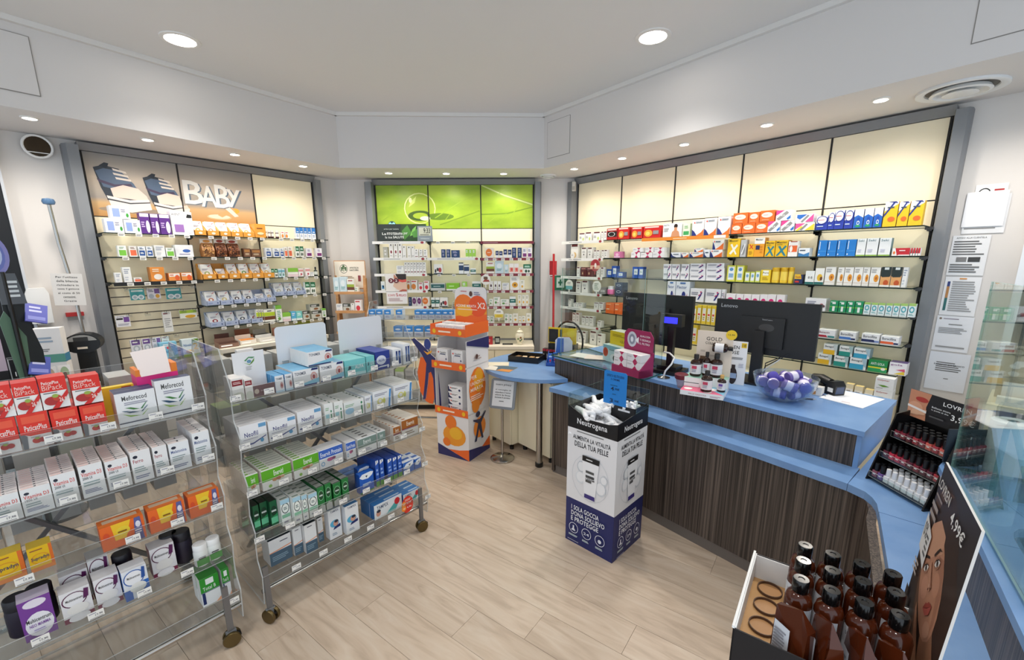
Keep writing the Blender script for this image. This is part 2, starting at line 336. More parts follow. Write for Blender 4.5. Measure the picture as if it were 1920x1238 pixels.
# ---------------------------------------------------------------- wall shelving units
GDARK = clear('shelf_edge', '394440', 0.9, 1.5, 0.1, 0.7, '20302b')
def tagmesh():
    return MB().box(-0.02, -0.002, -0.012, 0.02, 0, 0.012, mat('tag_card', 'f2f0ea', 0.5)).art('g 777 .1 .15 .9 .8 2', -0.02, -0.012, 0.04, 0.024, -0.002, 0.0005).mesh('price_tag')
TAGM = tagmesh()
BRK = MB().box(-0.012, -0.06, -0.022, 0.012, 0, -0.002, mat('bracket_metal', '4a4a4a', 0.4, 0.7)).box(-0.02, -0.075, -0.014, 0.02, -0.03, 0.003, mat('bracket_metal', '4a4a4a')).mesh('bracket')
def unit(F, label, n, shelves, art=None, base=None, posts=(1, 1), cols=0.6):
    t = thing('shelving_unit', label, 'shelving', F.w(0, 0), F.rz)
    L = n * cols
    for i in range(n):
        m = MB().box(i * cols + 0.004, 0, 2.074, (i + 1) * cols - 0.004, 0.02, 2.55, CREAM)
        o = m.obj('header_panel', t)
        if art and i < len(art) and art[i]: art[i](o, i * cols + 0.004, 2.074, cols - 0.008, 0.476)
        MB().box(i * cols + 0.004, 0, 0.78, (i + 1) * cols - 0.004, 0.02, 2.066, CREAM).obj('back_panel', t)
    for i in range(n + 1):
        MB().box(i * cols - 0.006, -0.004, 0.5, i * cols + 0.006, 0.022, 2.55, DARK).obj('slotted_upright', t)
    MB().box(-0.02, 0.001, 2.066, L + 0.02, 0.021, 2.074, DARK).obj('panel_joint', t)
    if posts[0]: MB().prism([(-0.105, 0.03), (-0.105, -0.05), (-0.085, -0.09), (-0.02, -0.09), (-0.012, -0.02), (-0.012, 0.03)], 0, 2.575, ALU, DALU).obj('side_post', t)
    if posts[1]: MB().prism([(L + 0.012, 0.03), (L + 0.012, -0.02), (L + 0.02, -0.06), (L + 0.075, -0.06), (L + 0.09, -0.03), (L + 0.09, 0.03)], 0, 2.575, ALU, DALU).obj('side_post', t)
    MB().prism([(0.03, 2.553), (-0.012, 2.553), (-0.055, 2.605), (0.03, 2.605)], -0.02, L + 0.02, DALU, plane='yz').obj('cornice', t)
    for u0, u1, z, d, kind, tags in shelves:
        if kind == 'glass': s = MB().sheet(u0 + 0.002, -d, z - 0.008, u1 - 0.002, -0.002, z, GLS, GDARK).obj('shelf', t)
        else:
            s = MB().sheet(u0 + 0.002, -d, z - 0.008, u1 - 0.002, -0.002, z, GLS, GDARK).obj('shelf', t)
            c = {'white': 'efefec', 'maroon': '7c2233', 'black': '191919', 'orange': 'e58a2e'}[kind]
            lip = MB().box(u0 + 0.004, -d - 0.004, z - 0.026, u1 - 0.004, -d, z + 0.003, ink(c))
            lip.art({'white': 'g 999 .2 .3 .6 .7 1; e a4343f .93 .5 .03 .45', 'maroon': 'g d8b0b6 .06 .35 .4 .65 1', 'black': '', 'orange': 'g f7d9b0 .4 .3 .6 .7 1; r f5efe6 .85 .1 .97 .9'}[kind], u0, z - 0.026, u1 - u0, 0.029, -d - 0.004, 0.0004)
            lip.obj('shelf_strip', s)
        for q in tags: link('price_tag', TAGM, s, (q, -d - 0.005, z - 0.014))
        for q in {round(u0 / cols) * cols, round(u1 / cols) * cols}: link('bracket', BRK, s, (q, 0, z - 0.006))
    return t
def spread(u0, u1, n): return [u0 + (u1 - u0) * (i + 0.5) / n for i in range(n)]
# printed header panels: shoes and lettering on the left unit, a leaf with a drop on the back one
def art_shoes(o, x, z, w, h):
    base = mat('shoe_photo_ground', 'b9aea0', 0.4); nt = base.node_tree
    if 'ramp' not in nt.nodes:
        tc = nt.nodes.new('ShaderNodeTexCoord'); sp = nt.nodes.new('ShaderNodeSeparateXYZ'); r = nt.nodes.new('ShaderNodeValToRGB'); r.name = 'ramp'; mr = nt.nodes.new('ShaderNodeMapRange')
        mr.inputs[1].default_value = 2.074; mr.inputs[2].default_value = 2.55
        nt.links.new(tc.outputs['Object'], sp.inputs[0]); nt.links.new(sp.outputs[2], mr.inputs[0]); nt.links.new(mr.outputs[0], r.inputs[0]); nt.links.new(r.outputs[0], nt.nodes['Principled BSDF'].inputs['Base Color'])
        e = r.color_ramp.elements; e[0].color = rgb('c08f55'); e[1].position = 1; e[1].color = rgb('8d8b88')
        for p, c in ((0.22, 'cba777'), (0.3, '9d958c'), (0.62, 'c9b9a6')): k = e.new(p); k.color = rgb(c)
    m = MB(); m.quad([(x, -0.0006, z), (x + w, -0.0006, z), (x + w, -0.0006, z + h), (x, -0.0006, z + h)], base); return m
def shoe(x, z, s, f=1):            # a canvas baby shoe in print, toe to the lower end
    q = lambda pts: ' '.join('%.3f,%.3f' % (x + a * s * f, z + b * s) for a, b in pts)
    return ';'.join(['p 2f3742 ' + q([(-.02, .86), (.10, .92), (.28, .88), (.36, .70), (.5, .5), (.56, .36), (.5, .24), (.1, .24), (.03, .5)]),
        'p 55677f ' + q([(0, .8), (.1, .86), (.3, .84), (.44, .62), (.5, .42), (.3, .46), (.06, .52)]),
        'p 222a36 ' + q([(.05, .9), (.12, .97), (.17, .96), (.14, .86)]),
        'p 4a3f58 ' + q([(0, .66), (.2, .58), (.4, .62), (.42, .57), (.2, .53), (.02, .6)]),
        'p e9ddcf ' + q([(.2, .88), (.36, .84), (.37, .80), (.21, .84)]), 'p e9ddcf ' + q([(.2, .8), (.38, .77), (.39, .73), (.21, .76)]), 'p e9ddcf ' + q([(.22, .72), (.41, .7), (.41, .66), (.23, .68)]),
        'p e6cfc0 ' + q([(.14, .5), (.3, .58), (.48, .54), (.58, .4), (.6, .3), (.16, .34)]), 'p efe2d6 ' + q([(.08, .36), (.35, .3), (.6, .34), (.62, .14), (.35, .06), (.12, .12)]),
        'p 3a3d45 ' + q([(.08, .31), (.35, .25), (.61, .29), (.61, .27), (.35, .225), (.08, .28)])])
def a1(o, x, z, w, h):
    m = art_shoes(o, x, z, w, h); m.art('e 9a8a78 .42 .12 .36 .05;e 9a8a78 .86 .12 .2 .05;' + shoe(.10, .03, .86) + ';' + shoe(.60, .0, .80) , x, z, w, h, -0.0008, 0.0002)
    m.v = [(min(p[0], x + w), p[1], min(max(p[2], z), z + h)) for p in m.v]; m.obj('header_print', o)
def a2(o, x, z, w, h):
    m = art_shoes(o, x, z, w, h); m.art('p efe2d6 0,.08 .06,.1 .08,.22 0,.26;p e9cdbd 0,.26 .05,.28 .07,.22 0,.2;e d9b88a .46 .1 .17 .05;e e7d6bc .46 .11 .15 .04;e e3a33a .7 .24 .06 .05;p e9a06a .44,.14 .66,.3 .7,.24 .5,.1;p f0d8c8 .5,.34 .58,.36 .74,.14 .68,.12;'
          'T 5f6f80 .05 .3 .30 .72 B;T 5f6f80 .26 .27 .48 .66 A;T 5f6f80 .46 .27 .66 .7 B;T 5f6f80 .62 .3 .83 .64 y;T e9e6df .03 .31 .28 .73 B;T e9e6df .24 .28 .46 .67 A;T e9e6df .44 .28 .64 .71 B;T e9e6df .6 .31 .8 .65 y', x, z, w, h, -0.0008, 0.0002); m.obj('header_print', o)
LEAF = grain(mat('leaf_print', '7f9f1c', 0.35), 'a9c433', 2.6, 1, 1, 2.2, 5, 0.3, 0.72, c1='7c9c1a')
def leaf(i):
    arts = ['o d7e08c .83 .47 .30 .36 .93;e 9db52c .84 .46 .27 .33;p c9d86a .62,.5 .66,.62 .78,.76 .74,.6;o 3f5a12 .84 .30 .24 .12 .6;e e8ecc2 .93 .24 .1 .05;e dfe6a8 .66 .66 .03 .06;p 8fae2a .1,.2 .35,.42 .36,.41 .11,.19',
            'o d7e08c -.17 .47 .30 .36 .93;e 9db52c -.16 .46 .27 .33;e 5d7d16 .2 .28 .28 .08;e e8ecc2 -.08 .24 .1 .05;p 90ae2c .1,.25 .6,.62 .95,.8 .95,.79 .6,.6 .12,.24;p 7b9a20 .2,.1 .98,.42 .98,.40 .2,.08;p 90ae2c .3,.2 .42,.38 .43,.37 .31,.19',
            'p 93ad3e 0,.98 .45,.72 1,.50 1,.58 .45,.80 .05,1;p c8d48c 0,.985 .45,.75 1,.53 1,.56 .45,.775 .02,1;p 6f901a 0,.34 .5,.36 1,.5 1,.48 .5,.33 0,.31;p 93b02e .1,.12 .3,.3 .5,.34 .5,.33 .31,.28 .12,.11;p 93b02e .3,.76 .5,.96 .51,.95 .32,.76;p 93b02e .55,.25 .7,.5 .71,.49 .57,.24']
    def f(o, x, z, w, h):
        m = MB(); m.quad([(x, -0.0006, z), (x + w, -0.0006, z), (x + w, -0.0006, z + h), (x, -0.0006, z + h)], LEAF)
        m.art(arts[i], x, z, w, h, -0.0008, 0.0002); m.v = [(min(max(p[0], x), x + w), p[1], min(max(p[2], z), z + h)) for p in m.v]; m.obj('header_print', o)
    return f
LZ = [1.937, 1.755, 1.555]
sh = [(i * .6, i * .6 + .6, z, .25, 'black' if (z == 1.555 and i == 0) else 'glass', spread(i * .6 + .05, i * .6 + .58, 5)) for z in LZ for i in range(3)]
sh += [(.6, 1.2, 1.322, .25, 'glass', spread(.65, 1.18, 5)), (.6, 1.2, 1.127, .25, 'glass', spread(.65, 1.18, 5)), (1.2, 1.8, 1.37, .25, 'glass', spread(1.22, 1.75, 5)), (1.2, 1.8, 1.107, .25, 'glass', spread(1.22, 1.75, 6))]
ul = unit(LW, 'left wall shelving with baby shoe header prints and glass shelves', 3, sh, [a1, a2, None])
for z in [1.505, 1.43, 1.36, 1.29, 1.22, 1.15, 1.08, 1.0, .92]: MB().box(0.008, -0.0015, z - 0.004, 0.592, 0.001, z + 0.004, mat('slat_groove', '57504a', 0.6)).obj('slat_groove', ul)
for z, us in ((1.50, (.1, .22, .31, .45, .55)), (1.29, (.08, .2, .33, .45, .54)), (1.08, (.1, .2, .3, .37, .48))):
    for u in us: MB().tube([(u, -0.002, z), (u, -0.12, z - 0.004), (u, -0.13, z + 0.008)], 0.0025, STEEL, 6).box(u - 0.02, -0.132, z - 0.02, u + 0.02, -0.128, z + 0.002, ACR).obj('peg_hook', ul)
# back unit
sh = [(0, .6, z, .25, 'white', []) for z in (1.92, 1.742, 1.566, 1.381, 1.2)] + [(.6, 1.2, z, .25, k, spread(.65, 1.15, 3) if k == 'glass' else []) for z, k in ((1.92, 'glass'), (1.74, 'white'), (1.563, 'glass'), (1.376, 'glass'), (1.19, 'glass'))]
sh += [(1.2, 1.8, z, .25, 'maroon', spread(1.22, 1.78, 6) if z < 1.9 else []) for z in (1.916, 1.735, 1.563, 1.376, 1.194, .997)]
unit(CW, 'back wall shelving with green leaf header print', 3, sh, [leaf(0), leaf(1), leaf(2)])
# right unit
sh = [(0, .6, z, .26, 'white', []) for z in (1.909, 1.726, 1.531, 1.357, 1.19, 1.0, .80)]
for z in (1.91, 1.73, 1.535, 1.35, 1.163, .975): sh += [(i * .6, i * .6 + .6, z, .25, 'glass', []) for i in range(1, 5)]
sh += [(1.05, 1.86, 1.905, .262, 'orange', [])]
unit(RW, 'right wall shelving with five plain cream header panels', 5, sh)
# base cabinets under the units
def base(F, u0, u1, z, d, label, doors, open_=False):
    t = thing('base_cabinet', label, 'cabinet', F.w(0, 0), F.rz)
    MB().box(u0, -d, z - 0.035, u1, -0.008, z, mat('cream_top', 'efe6d4', 0.4)).obj('worktop', t)
    n = doors; w = (u1 - u0) / n
    MB().box(u0, -d + 0.025, 0.06, u1, -0.008, 0.09, CREAM).box(u0, -d + 0.05, 0, u1, -0.02, 0.06, DARK).box(u0, -0.02, 0.09, u1, -0.008, z - 0.035, CREAM).obj('carcass', t)
    for i in range(n + 1): MB().box(u0 + i * w - 0.009 * (i > 0), -d + 0.025, 0.09, u0 + i * w + 0.009 * (i < n), -0.02, z - 0.035, CREAM).obj('side_panel', t)
    for i in range(n):
        if open_: MB().box(u0 + i * w + 0.01, -d + 0.04, z - 0.32, u0 + (i + 1) * w - 0.01, -0.02, z - 0.30, CREAM).obj('inner_shelf', t)
        else:
            dd = MB().box(u0 + i * w + 0.003, -d + 0.006, 0.09, u0 + (i + 1) * w - 0.003, -d + 0.024, z - 0.04, CREAM).obj('door', t)
            MB().tube([(u0 + i * w + w / 2 - 0.06, -d - 0.012, z - 0.1), (u0 + i * w + w / 2 + 0.06, -d - 0.012, z - 0.1)], 0.005, STEEL).obj('handle', dd)
base(LW, 0.62, 1.62, 0.94, 0.4, 'cream open base cabinet under the left wall shelves', 4, True)
base(CW, 0.0, 1.8, 0.755, 0.4, 'cream base cabinet under the leaf print shelves', 4)
base(RW, 0.2, 3.0, 0.80, 0.35, 'cream base cabinet behind the counter', 6)
# ---------------------------------------------------------------- the goods: one printed unit mesh per design, scaled to each pack
# key|name|description|front|top|side|print on the front|print on the top
D = '''
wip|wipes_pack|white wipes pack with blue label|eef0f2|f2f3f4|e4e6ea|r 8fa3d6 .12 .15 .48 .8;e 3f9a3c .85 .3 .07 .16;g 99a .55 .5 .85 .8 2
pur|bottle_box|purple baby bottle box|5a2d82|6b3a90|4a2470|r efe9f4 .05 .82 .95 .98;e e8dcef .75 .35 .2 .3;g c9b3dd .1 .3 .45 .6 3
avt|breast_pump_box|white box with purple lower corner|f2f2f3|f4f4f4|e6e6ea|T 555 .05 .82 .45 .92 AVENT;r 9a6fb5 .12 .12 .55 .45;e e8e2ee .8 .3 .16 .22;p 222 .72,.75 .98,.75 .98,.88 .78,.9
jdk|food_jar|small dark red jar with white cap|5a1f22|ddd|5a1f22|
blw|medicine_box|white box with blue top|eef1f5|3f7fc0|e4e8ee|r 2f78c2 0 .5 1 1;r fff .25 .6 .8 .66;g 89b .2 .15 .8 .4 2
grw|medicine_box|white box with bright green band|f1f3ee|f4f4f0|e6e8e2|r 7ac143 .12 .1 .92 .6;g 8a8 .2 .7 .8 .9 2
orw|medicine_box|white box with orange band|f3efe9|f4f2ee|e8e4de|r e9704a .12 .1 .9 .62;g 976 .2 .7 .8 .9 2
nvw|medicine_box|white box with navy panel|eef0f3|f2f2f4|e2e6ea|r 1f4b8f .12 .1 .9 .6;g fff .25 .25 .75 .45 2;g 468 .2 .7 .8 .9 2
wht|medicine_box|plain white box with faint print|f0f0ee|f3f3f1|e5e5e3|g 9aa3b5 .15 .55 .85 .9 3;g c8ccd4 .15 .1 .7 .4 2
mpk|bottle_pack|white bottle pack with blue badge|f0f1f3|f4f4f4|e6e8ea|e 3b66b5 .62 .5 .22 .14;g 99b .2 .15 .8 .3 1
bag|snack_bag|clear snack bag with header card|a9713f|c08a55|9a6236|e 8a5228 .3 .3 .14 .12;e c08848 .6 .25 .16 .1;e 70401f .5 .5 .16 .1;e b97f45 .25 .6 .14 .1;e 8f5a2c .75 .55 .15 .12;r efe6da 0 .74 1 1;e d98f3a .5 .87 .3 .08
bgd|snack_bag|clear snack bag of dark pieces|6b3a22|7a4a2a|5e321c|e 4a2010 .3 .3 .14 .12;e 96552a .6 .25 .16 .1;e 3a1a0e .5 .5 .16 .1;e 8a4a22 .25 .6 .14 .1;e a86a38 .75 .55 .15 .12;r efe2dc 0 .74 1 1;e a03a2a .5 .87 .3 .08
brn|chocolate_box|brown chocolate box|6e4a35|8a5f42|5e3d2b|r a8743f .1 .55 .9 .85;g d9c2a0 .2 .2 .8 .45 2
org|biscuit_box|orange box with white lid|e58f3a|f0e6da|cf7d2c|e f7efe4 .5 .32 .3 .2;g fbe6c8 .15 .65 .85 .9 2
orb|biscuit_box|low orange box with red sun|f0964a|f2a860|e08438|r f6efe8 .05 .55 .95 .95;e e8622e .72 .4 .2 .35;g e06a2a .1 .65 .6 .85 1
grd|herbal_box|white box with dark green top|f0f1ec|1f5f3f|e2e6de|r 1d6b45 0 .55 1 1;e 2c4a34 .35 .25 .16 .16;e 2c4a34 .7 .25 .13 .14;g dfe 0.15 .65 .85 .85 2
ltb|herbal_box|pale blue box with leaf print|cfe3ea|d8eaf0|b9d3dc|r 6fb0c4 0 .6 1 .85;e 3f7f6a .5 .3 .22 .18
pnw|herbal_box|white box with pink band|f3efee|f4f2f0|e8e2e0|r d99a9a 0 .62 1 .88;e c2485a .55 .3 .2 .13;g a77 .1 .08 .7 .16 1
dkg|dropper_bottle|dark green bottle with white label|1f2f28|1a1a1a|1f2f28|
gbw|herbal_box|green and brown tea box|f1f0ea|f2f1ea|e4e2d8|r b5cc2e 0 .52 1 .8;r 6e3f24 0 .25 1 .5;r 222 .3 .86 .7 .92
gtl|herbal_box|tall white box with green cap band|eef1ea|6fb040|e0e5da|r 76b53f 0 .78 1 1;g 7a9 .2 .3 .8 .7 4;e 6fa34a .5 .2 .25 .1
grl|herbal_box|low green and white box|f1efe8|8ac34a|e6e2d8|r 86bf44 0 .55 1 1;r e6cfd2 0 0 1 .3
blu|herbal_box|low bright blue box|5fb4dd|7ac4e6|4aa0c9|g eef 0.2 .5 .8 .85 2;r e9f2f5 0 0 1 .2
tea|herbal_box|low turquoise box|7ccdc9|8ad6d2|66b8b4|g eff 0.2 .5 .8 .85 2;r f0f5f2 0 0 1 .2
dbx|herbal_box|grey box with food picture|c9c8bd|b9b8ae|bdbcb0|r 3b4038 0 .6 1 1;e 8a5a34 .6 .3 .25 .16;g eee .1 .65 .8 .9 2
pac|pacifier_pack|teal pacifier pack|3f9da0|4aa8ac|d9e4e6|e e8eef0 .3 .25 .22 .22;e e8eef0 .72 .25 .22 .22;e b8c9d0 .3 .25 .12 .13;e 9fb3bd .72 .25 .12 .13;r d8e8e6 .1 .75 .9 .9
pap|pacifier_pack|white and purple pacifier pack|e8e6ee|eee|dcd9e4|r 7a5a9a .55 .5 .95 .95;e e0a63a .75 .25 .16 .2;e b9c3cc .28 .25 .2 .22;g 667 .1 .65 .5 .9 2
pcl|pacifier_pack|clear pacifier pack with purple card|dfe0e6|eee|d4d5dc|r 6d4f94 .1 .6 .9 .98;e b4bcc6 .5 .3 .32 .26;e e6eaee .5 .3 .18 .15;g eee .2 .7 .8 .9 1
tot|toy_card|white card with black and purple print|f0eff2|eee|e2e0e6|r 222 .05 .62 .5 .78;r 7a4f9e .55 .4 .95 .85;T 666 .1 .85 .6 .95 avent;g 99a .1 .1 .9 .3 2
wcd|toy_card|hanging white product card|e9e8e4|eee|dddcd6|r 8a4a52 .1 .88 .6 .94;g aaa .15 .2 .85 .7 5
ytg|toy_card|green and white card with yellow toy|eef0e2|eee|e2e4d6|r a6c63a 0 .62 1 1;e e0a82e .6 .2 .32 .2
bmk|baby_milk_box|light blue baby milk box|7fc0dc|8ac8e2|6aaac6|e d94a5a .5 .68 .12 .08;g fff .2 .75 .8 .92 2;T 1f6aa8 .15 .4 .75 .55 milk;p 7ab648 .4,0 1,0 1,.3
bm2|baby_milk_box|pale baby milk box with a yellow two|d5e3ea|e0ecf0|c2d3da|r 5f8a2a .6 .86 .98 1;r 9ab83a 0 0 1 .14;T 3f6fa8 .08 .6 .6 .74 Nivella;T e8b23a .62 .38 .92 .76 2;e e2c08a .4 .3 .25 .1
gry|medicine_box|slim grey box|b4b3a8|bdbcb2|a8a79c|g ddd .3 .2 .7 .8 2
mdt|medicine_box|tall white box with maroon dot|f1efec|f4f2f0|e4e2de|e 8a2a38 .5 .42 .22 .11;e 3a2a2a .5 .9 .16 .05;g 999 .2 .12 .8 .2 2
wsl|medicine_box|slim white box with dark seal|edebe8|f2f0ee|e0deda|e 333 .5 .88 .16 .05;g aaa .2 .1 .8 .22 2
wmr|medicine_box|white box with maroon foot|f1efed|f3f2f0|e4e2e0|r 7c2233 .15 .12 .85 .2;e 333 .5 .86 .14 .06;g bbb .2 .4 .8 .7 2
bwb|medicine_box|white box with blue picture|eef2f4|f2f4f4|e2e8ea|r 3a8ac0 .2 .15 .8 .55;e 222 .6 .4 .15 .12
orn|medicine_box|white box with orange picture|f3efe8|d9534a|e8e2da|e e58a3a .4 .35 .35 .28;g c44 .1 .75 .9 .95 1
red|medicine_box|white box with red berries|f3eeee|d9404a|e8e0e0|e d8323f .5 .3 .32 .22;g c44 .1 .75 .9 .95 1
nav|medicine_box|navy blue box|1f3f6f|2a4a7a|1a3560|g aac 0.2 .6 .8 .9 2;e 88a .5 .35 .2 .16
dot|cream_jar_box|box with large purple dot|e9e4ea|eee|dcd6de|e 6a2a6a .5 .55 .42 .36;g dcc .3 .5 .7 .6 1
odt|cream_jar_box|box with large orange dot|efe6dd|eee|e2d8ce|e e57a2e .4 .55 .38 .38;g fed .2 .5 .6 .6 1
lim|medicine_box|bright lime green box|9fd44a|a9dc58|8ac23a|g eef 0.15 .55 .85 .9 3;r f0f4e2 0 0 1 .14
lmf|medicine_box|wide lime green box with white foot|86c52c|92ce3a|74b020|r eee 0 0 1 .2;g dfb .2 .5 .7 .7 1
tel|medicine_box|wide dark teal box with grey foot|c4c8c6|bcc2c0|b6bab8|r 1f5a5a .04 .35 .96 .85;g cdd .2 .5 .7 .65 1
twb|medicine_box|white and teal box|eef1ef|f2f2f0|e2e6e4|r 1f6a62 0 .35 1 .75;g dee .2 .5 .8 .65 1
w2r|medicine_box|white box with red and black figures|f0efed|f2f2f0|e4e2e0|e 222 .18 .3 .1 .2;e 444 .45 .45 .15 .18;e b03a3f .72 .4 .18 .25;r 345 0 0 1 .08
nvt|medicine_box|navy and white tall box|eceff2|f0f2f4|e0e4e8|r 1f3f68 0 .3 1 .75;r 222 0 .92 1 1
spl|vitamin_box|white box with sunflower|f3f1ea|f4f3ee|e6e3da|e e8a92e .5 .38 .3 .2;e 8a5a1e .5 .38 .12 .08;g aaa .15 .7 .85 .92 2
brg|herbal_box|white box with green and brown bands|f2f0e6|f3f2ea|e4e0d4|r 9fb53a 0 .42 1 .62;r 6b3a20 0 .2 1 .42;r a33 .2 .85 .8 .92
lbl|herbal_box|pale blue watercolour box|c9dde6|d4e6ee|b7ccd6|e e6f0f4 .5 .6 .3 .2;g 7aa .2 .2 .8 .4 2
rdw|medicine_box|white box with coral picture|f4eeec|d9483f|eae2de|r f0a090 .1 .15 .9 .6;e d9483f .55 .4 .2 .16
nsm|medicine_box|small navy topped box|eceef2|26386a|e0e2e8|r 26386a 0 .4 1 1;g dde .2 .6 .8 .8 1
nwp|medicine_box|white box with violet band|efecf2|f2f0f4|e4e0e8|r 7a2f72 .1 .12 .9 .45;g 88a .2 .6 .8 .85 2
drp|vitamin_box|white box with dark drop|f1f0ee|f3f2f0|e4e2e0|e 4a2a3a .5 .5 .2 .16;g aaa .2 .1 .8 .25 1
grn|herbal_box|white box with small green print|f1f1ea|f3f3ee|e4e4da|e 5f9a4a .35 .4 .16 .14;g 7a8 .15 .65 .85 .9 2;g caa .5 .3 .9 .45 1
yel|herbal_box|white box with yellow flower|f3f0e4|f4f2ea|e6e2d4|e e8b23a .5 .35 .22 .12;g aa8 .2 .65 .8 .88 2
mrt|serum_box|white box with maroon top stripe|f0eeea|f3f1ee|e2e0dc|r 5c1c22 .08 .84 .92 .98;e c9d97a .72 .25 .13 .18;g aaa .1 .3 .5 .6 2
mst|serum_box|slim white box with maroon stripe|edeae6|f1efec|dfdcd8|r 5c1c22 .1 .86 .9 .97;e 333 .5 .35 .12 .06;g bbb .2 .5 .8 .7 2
mbg|serum_box|large white box with gold swirl|f0ece6|f3f0ec|e2ded8|r 5c1c22 .1 .85 .95 1;e e3c08a .55 .25 .25 .2
mdk|serum_box|dark maroon box|5e1c22|6a262c|50161c|e d9b08a .35 .35 .1 .14;g b88 .15 .75 .9 .95 1
pbg|sweet_bag|small pink sweet bag|d97fb0|e08ab8|c96fa0|e f0c0d8 .5 .5 .25 .25;r eef 0.05 .1 .95 .2
gcl|medicine_box|small grey and clear box|8f8f8f|a0a0a0|808080|r ddd .1 .3 .9 .6;g 555 .2 .4 .8 .5 1
pjr|cream_jar|pink jar with clear lid|e86fa8|ddd|e86fa8|
nbx|cosmetic_box|navy box with silver emblem|1c2f50|243a5e|162844|e c0c8d2 .5 .5 .3 .18;e 1c2f50 .5 .5 .22 .11
bl3|medicine_box|blue box with white panel|2456b0|2e62bc|1c4898|r e9eef4 .3 .3 .98 .8;g 8aa .4 .45 .9 .65 2
oro|medicine_box|bright orange box with pale label|ee6a22|f07a34|dd5c18|r f7b27a .05 .82 .6 .92;g f9cfa4 .1 .3 .6 .5 1
prg|throat_box|red box with flame picture|c81e1e|d42a24|b41616|r e9cfc8 .08 .84 .9 .95;e f0a23a .3 .4 .24 .3;e f7d46a .28 .38 .12 .16;r 8f8f92 .58 .3 .9 .6
prk|throat_box|dark red box with black panel|b01a1c|c02422|9c1214|r 161616 .05 .25 .95 .72;o ddd .45 .48 .32 .2 .86;r f2d8d2 .08 .82 .9 .93
tor|supplement_box|white box with skin figure print|eef0f0|f2f2f2|e0e4e4|T 333 .04 .8 .34 .92 INITIV;e 2a1a14 .68 .78 .1 .16;e c98f6a .68 .56 .08 .14;p c98f6a .45,0 .92,0 .86,.36 .74,.48 .6,.48 .5,.36;g aaa .05 .4 .35 .7 2
gwc|supplement_box|white and green card box|dfeccf|e4f0d6|cfdfbe|r 3fa05a .1 .1 .9 .4;g 7a7 .2 .6 .8 .85 2
swo|supplement_box|white box with navy and orange swoosh|f3f2f0|f4f4f2|e6e4e2|p 22307a 0,0 .45,0 .2,.28 0,.4;p e8702a .35,0 1,0 1,.42 .8,.22;e d9402f .2 .83 .06 .05;g 567 .3 .78 .85 .9 2;o ddd .7 .6 .2 .2 .9
sws|supplement_box|low white box with orange swoosh|f3f1ee|f4f3f0|e6e3e0|p 22307a 0,0 .3,0 .14,.5 0,.8;p e8702a .25,0 1,0 1,.7 .7,.35;e d9402f .15 .8 .05 .09;g 567 .25 .7 .8 .9 1
nvo|supplement_box|low white box with navy oval|e9ebf0|eef0f2|dde0e6|p 1f2f6a 0,0 .6,0 .2,.3 0,.9;g 456 .25 .45 .85 .75 1
ovl|lozenge_box|orange box with cream oval|ee6a26|f17c3a|dd5a18|e f6dccb .48 .6 .38 .24;g c9a2b0 .22 .55 .74 .66 1;g f5b48a .15 .12 .85 .22 1
nok|dietary_box|white box with pink and blue corners|f1eff0|f2f2f2|e2e0e2|p e0458f 0,.5 .55,1 0,1;p 2f74c4 .72,.2 .98,.5 .98,.2 .8,.05;p 8f908f .05,.2 .22,.05 .85,.75 .68,.92;T f2f2f2 .3 .42 .62 .58 XX
nkb|dietary_box|white box with blue fan and pink corner|f1eff0|f2f2f2|e2e0e2|p 2f6fc4 .08,.95 .62,.95 .25,.4 .08,.6;p 8f908f .3,.15 .4,.05 .75,.8 .65,.9;p e0559a .98,.98 .98,.1 .55,.1
nky|dietary_box|white box with pink and yellow corners|f1eee8|f2f2f2|e2e0da|p e0559a 0,.95 .5,.95 0,.2;p 8f908f .25,.15 .35,.05 .65,.8 .55,.9;p f0d23a .98,.9 .98,.05 .5,.05;p f0d23a 0,.0 .15,0 .4,.5 .3,.6
brc|cough_box|blue box with white oval top|2a3fa8|e6eaf2|22348c|p eef0f4 0,.45 .8,.6 1,1 0,1;e f2f4f6 .45 .68 .42 .24;o 1f2f8a .5 .68 .48 .3 .86;r c9303a .1 .68 .7 .71;g cde .1 .2 .7 .3 1
brn2|cough_box|blue box with white sleeping figure|2467c4|eef2f6|1c58ac|p f0f2f5 0,.6 .4,.7 1,.55 1,1 0,1;e 1f4fb0 .5 .46 .18 .12;o e8f0f6 .5 .28 .16 .12 .6;e 2fa06a .5 .12 .3 .06
byl|vitamin_box|yellow box with white and navy bands|f2c722|f6d84a|e0b414|p f4f3ee 0,.62 1,.9 1,1 0,1;p 2a3a8a 0,.5 .62,.98 .8,.98 0,.38;e e8702a .6 .3 .28 .1;p 2a3a8a .2,1 .8,1 .95,.92;g 456 .2 .72 .8 .82 1
tri|medicine_box|low white box with magenta triangles|f2eff1|f3f2f3|e5e2e4|p c2255f .42,1 .78,1 .6,.5;p c2255f .42,0 .78,0 .6,.5;g bbb .06 .55 .4 .75 2
yx1|energy_box|yellow box with white cross|efc21f|f3ce3a|dcae10|p f6f2e2 .15,.2 .3,.12 .85,.6 .75,.7;p f6f2e2 .2,.68 .35,.72 .8,.15 .68,.12;T 6a5a1a .1 .84 .85 .95 Master
gyx|energy_box|grey tube box|b8b9ba|c2c3c4|a6a7a8|e 888 .5 .4 .3 .3;p eee .2,.2 .35,.15 .8,.7 .7,.8
yrx|energy_box|small yellow box with red cross|efb81f|f3c43a|dca410|p d0342a .2,.62 .3,.58 .85,.9 .75,.95;p d0342a .2,.92 .3,.97 .85,.64 .76,.58;g b8860b .2 .15 .8 .45 3
wyx|energy_box|tall orange and white box|f0a32a|f4f1ea|dd9418|r f1efea 0 .68 1 1;r 1f2a5a .15 .38 .55 .6;T 333 .1 .86 .8 .95 Master;g e08a1a .6 .2 .9 .6 3
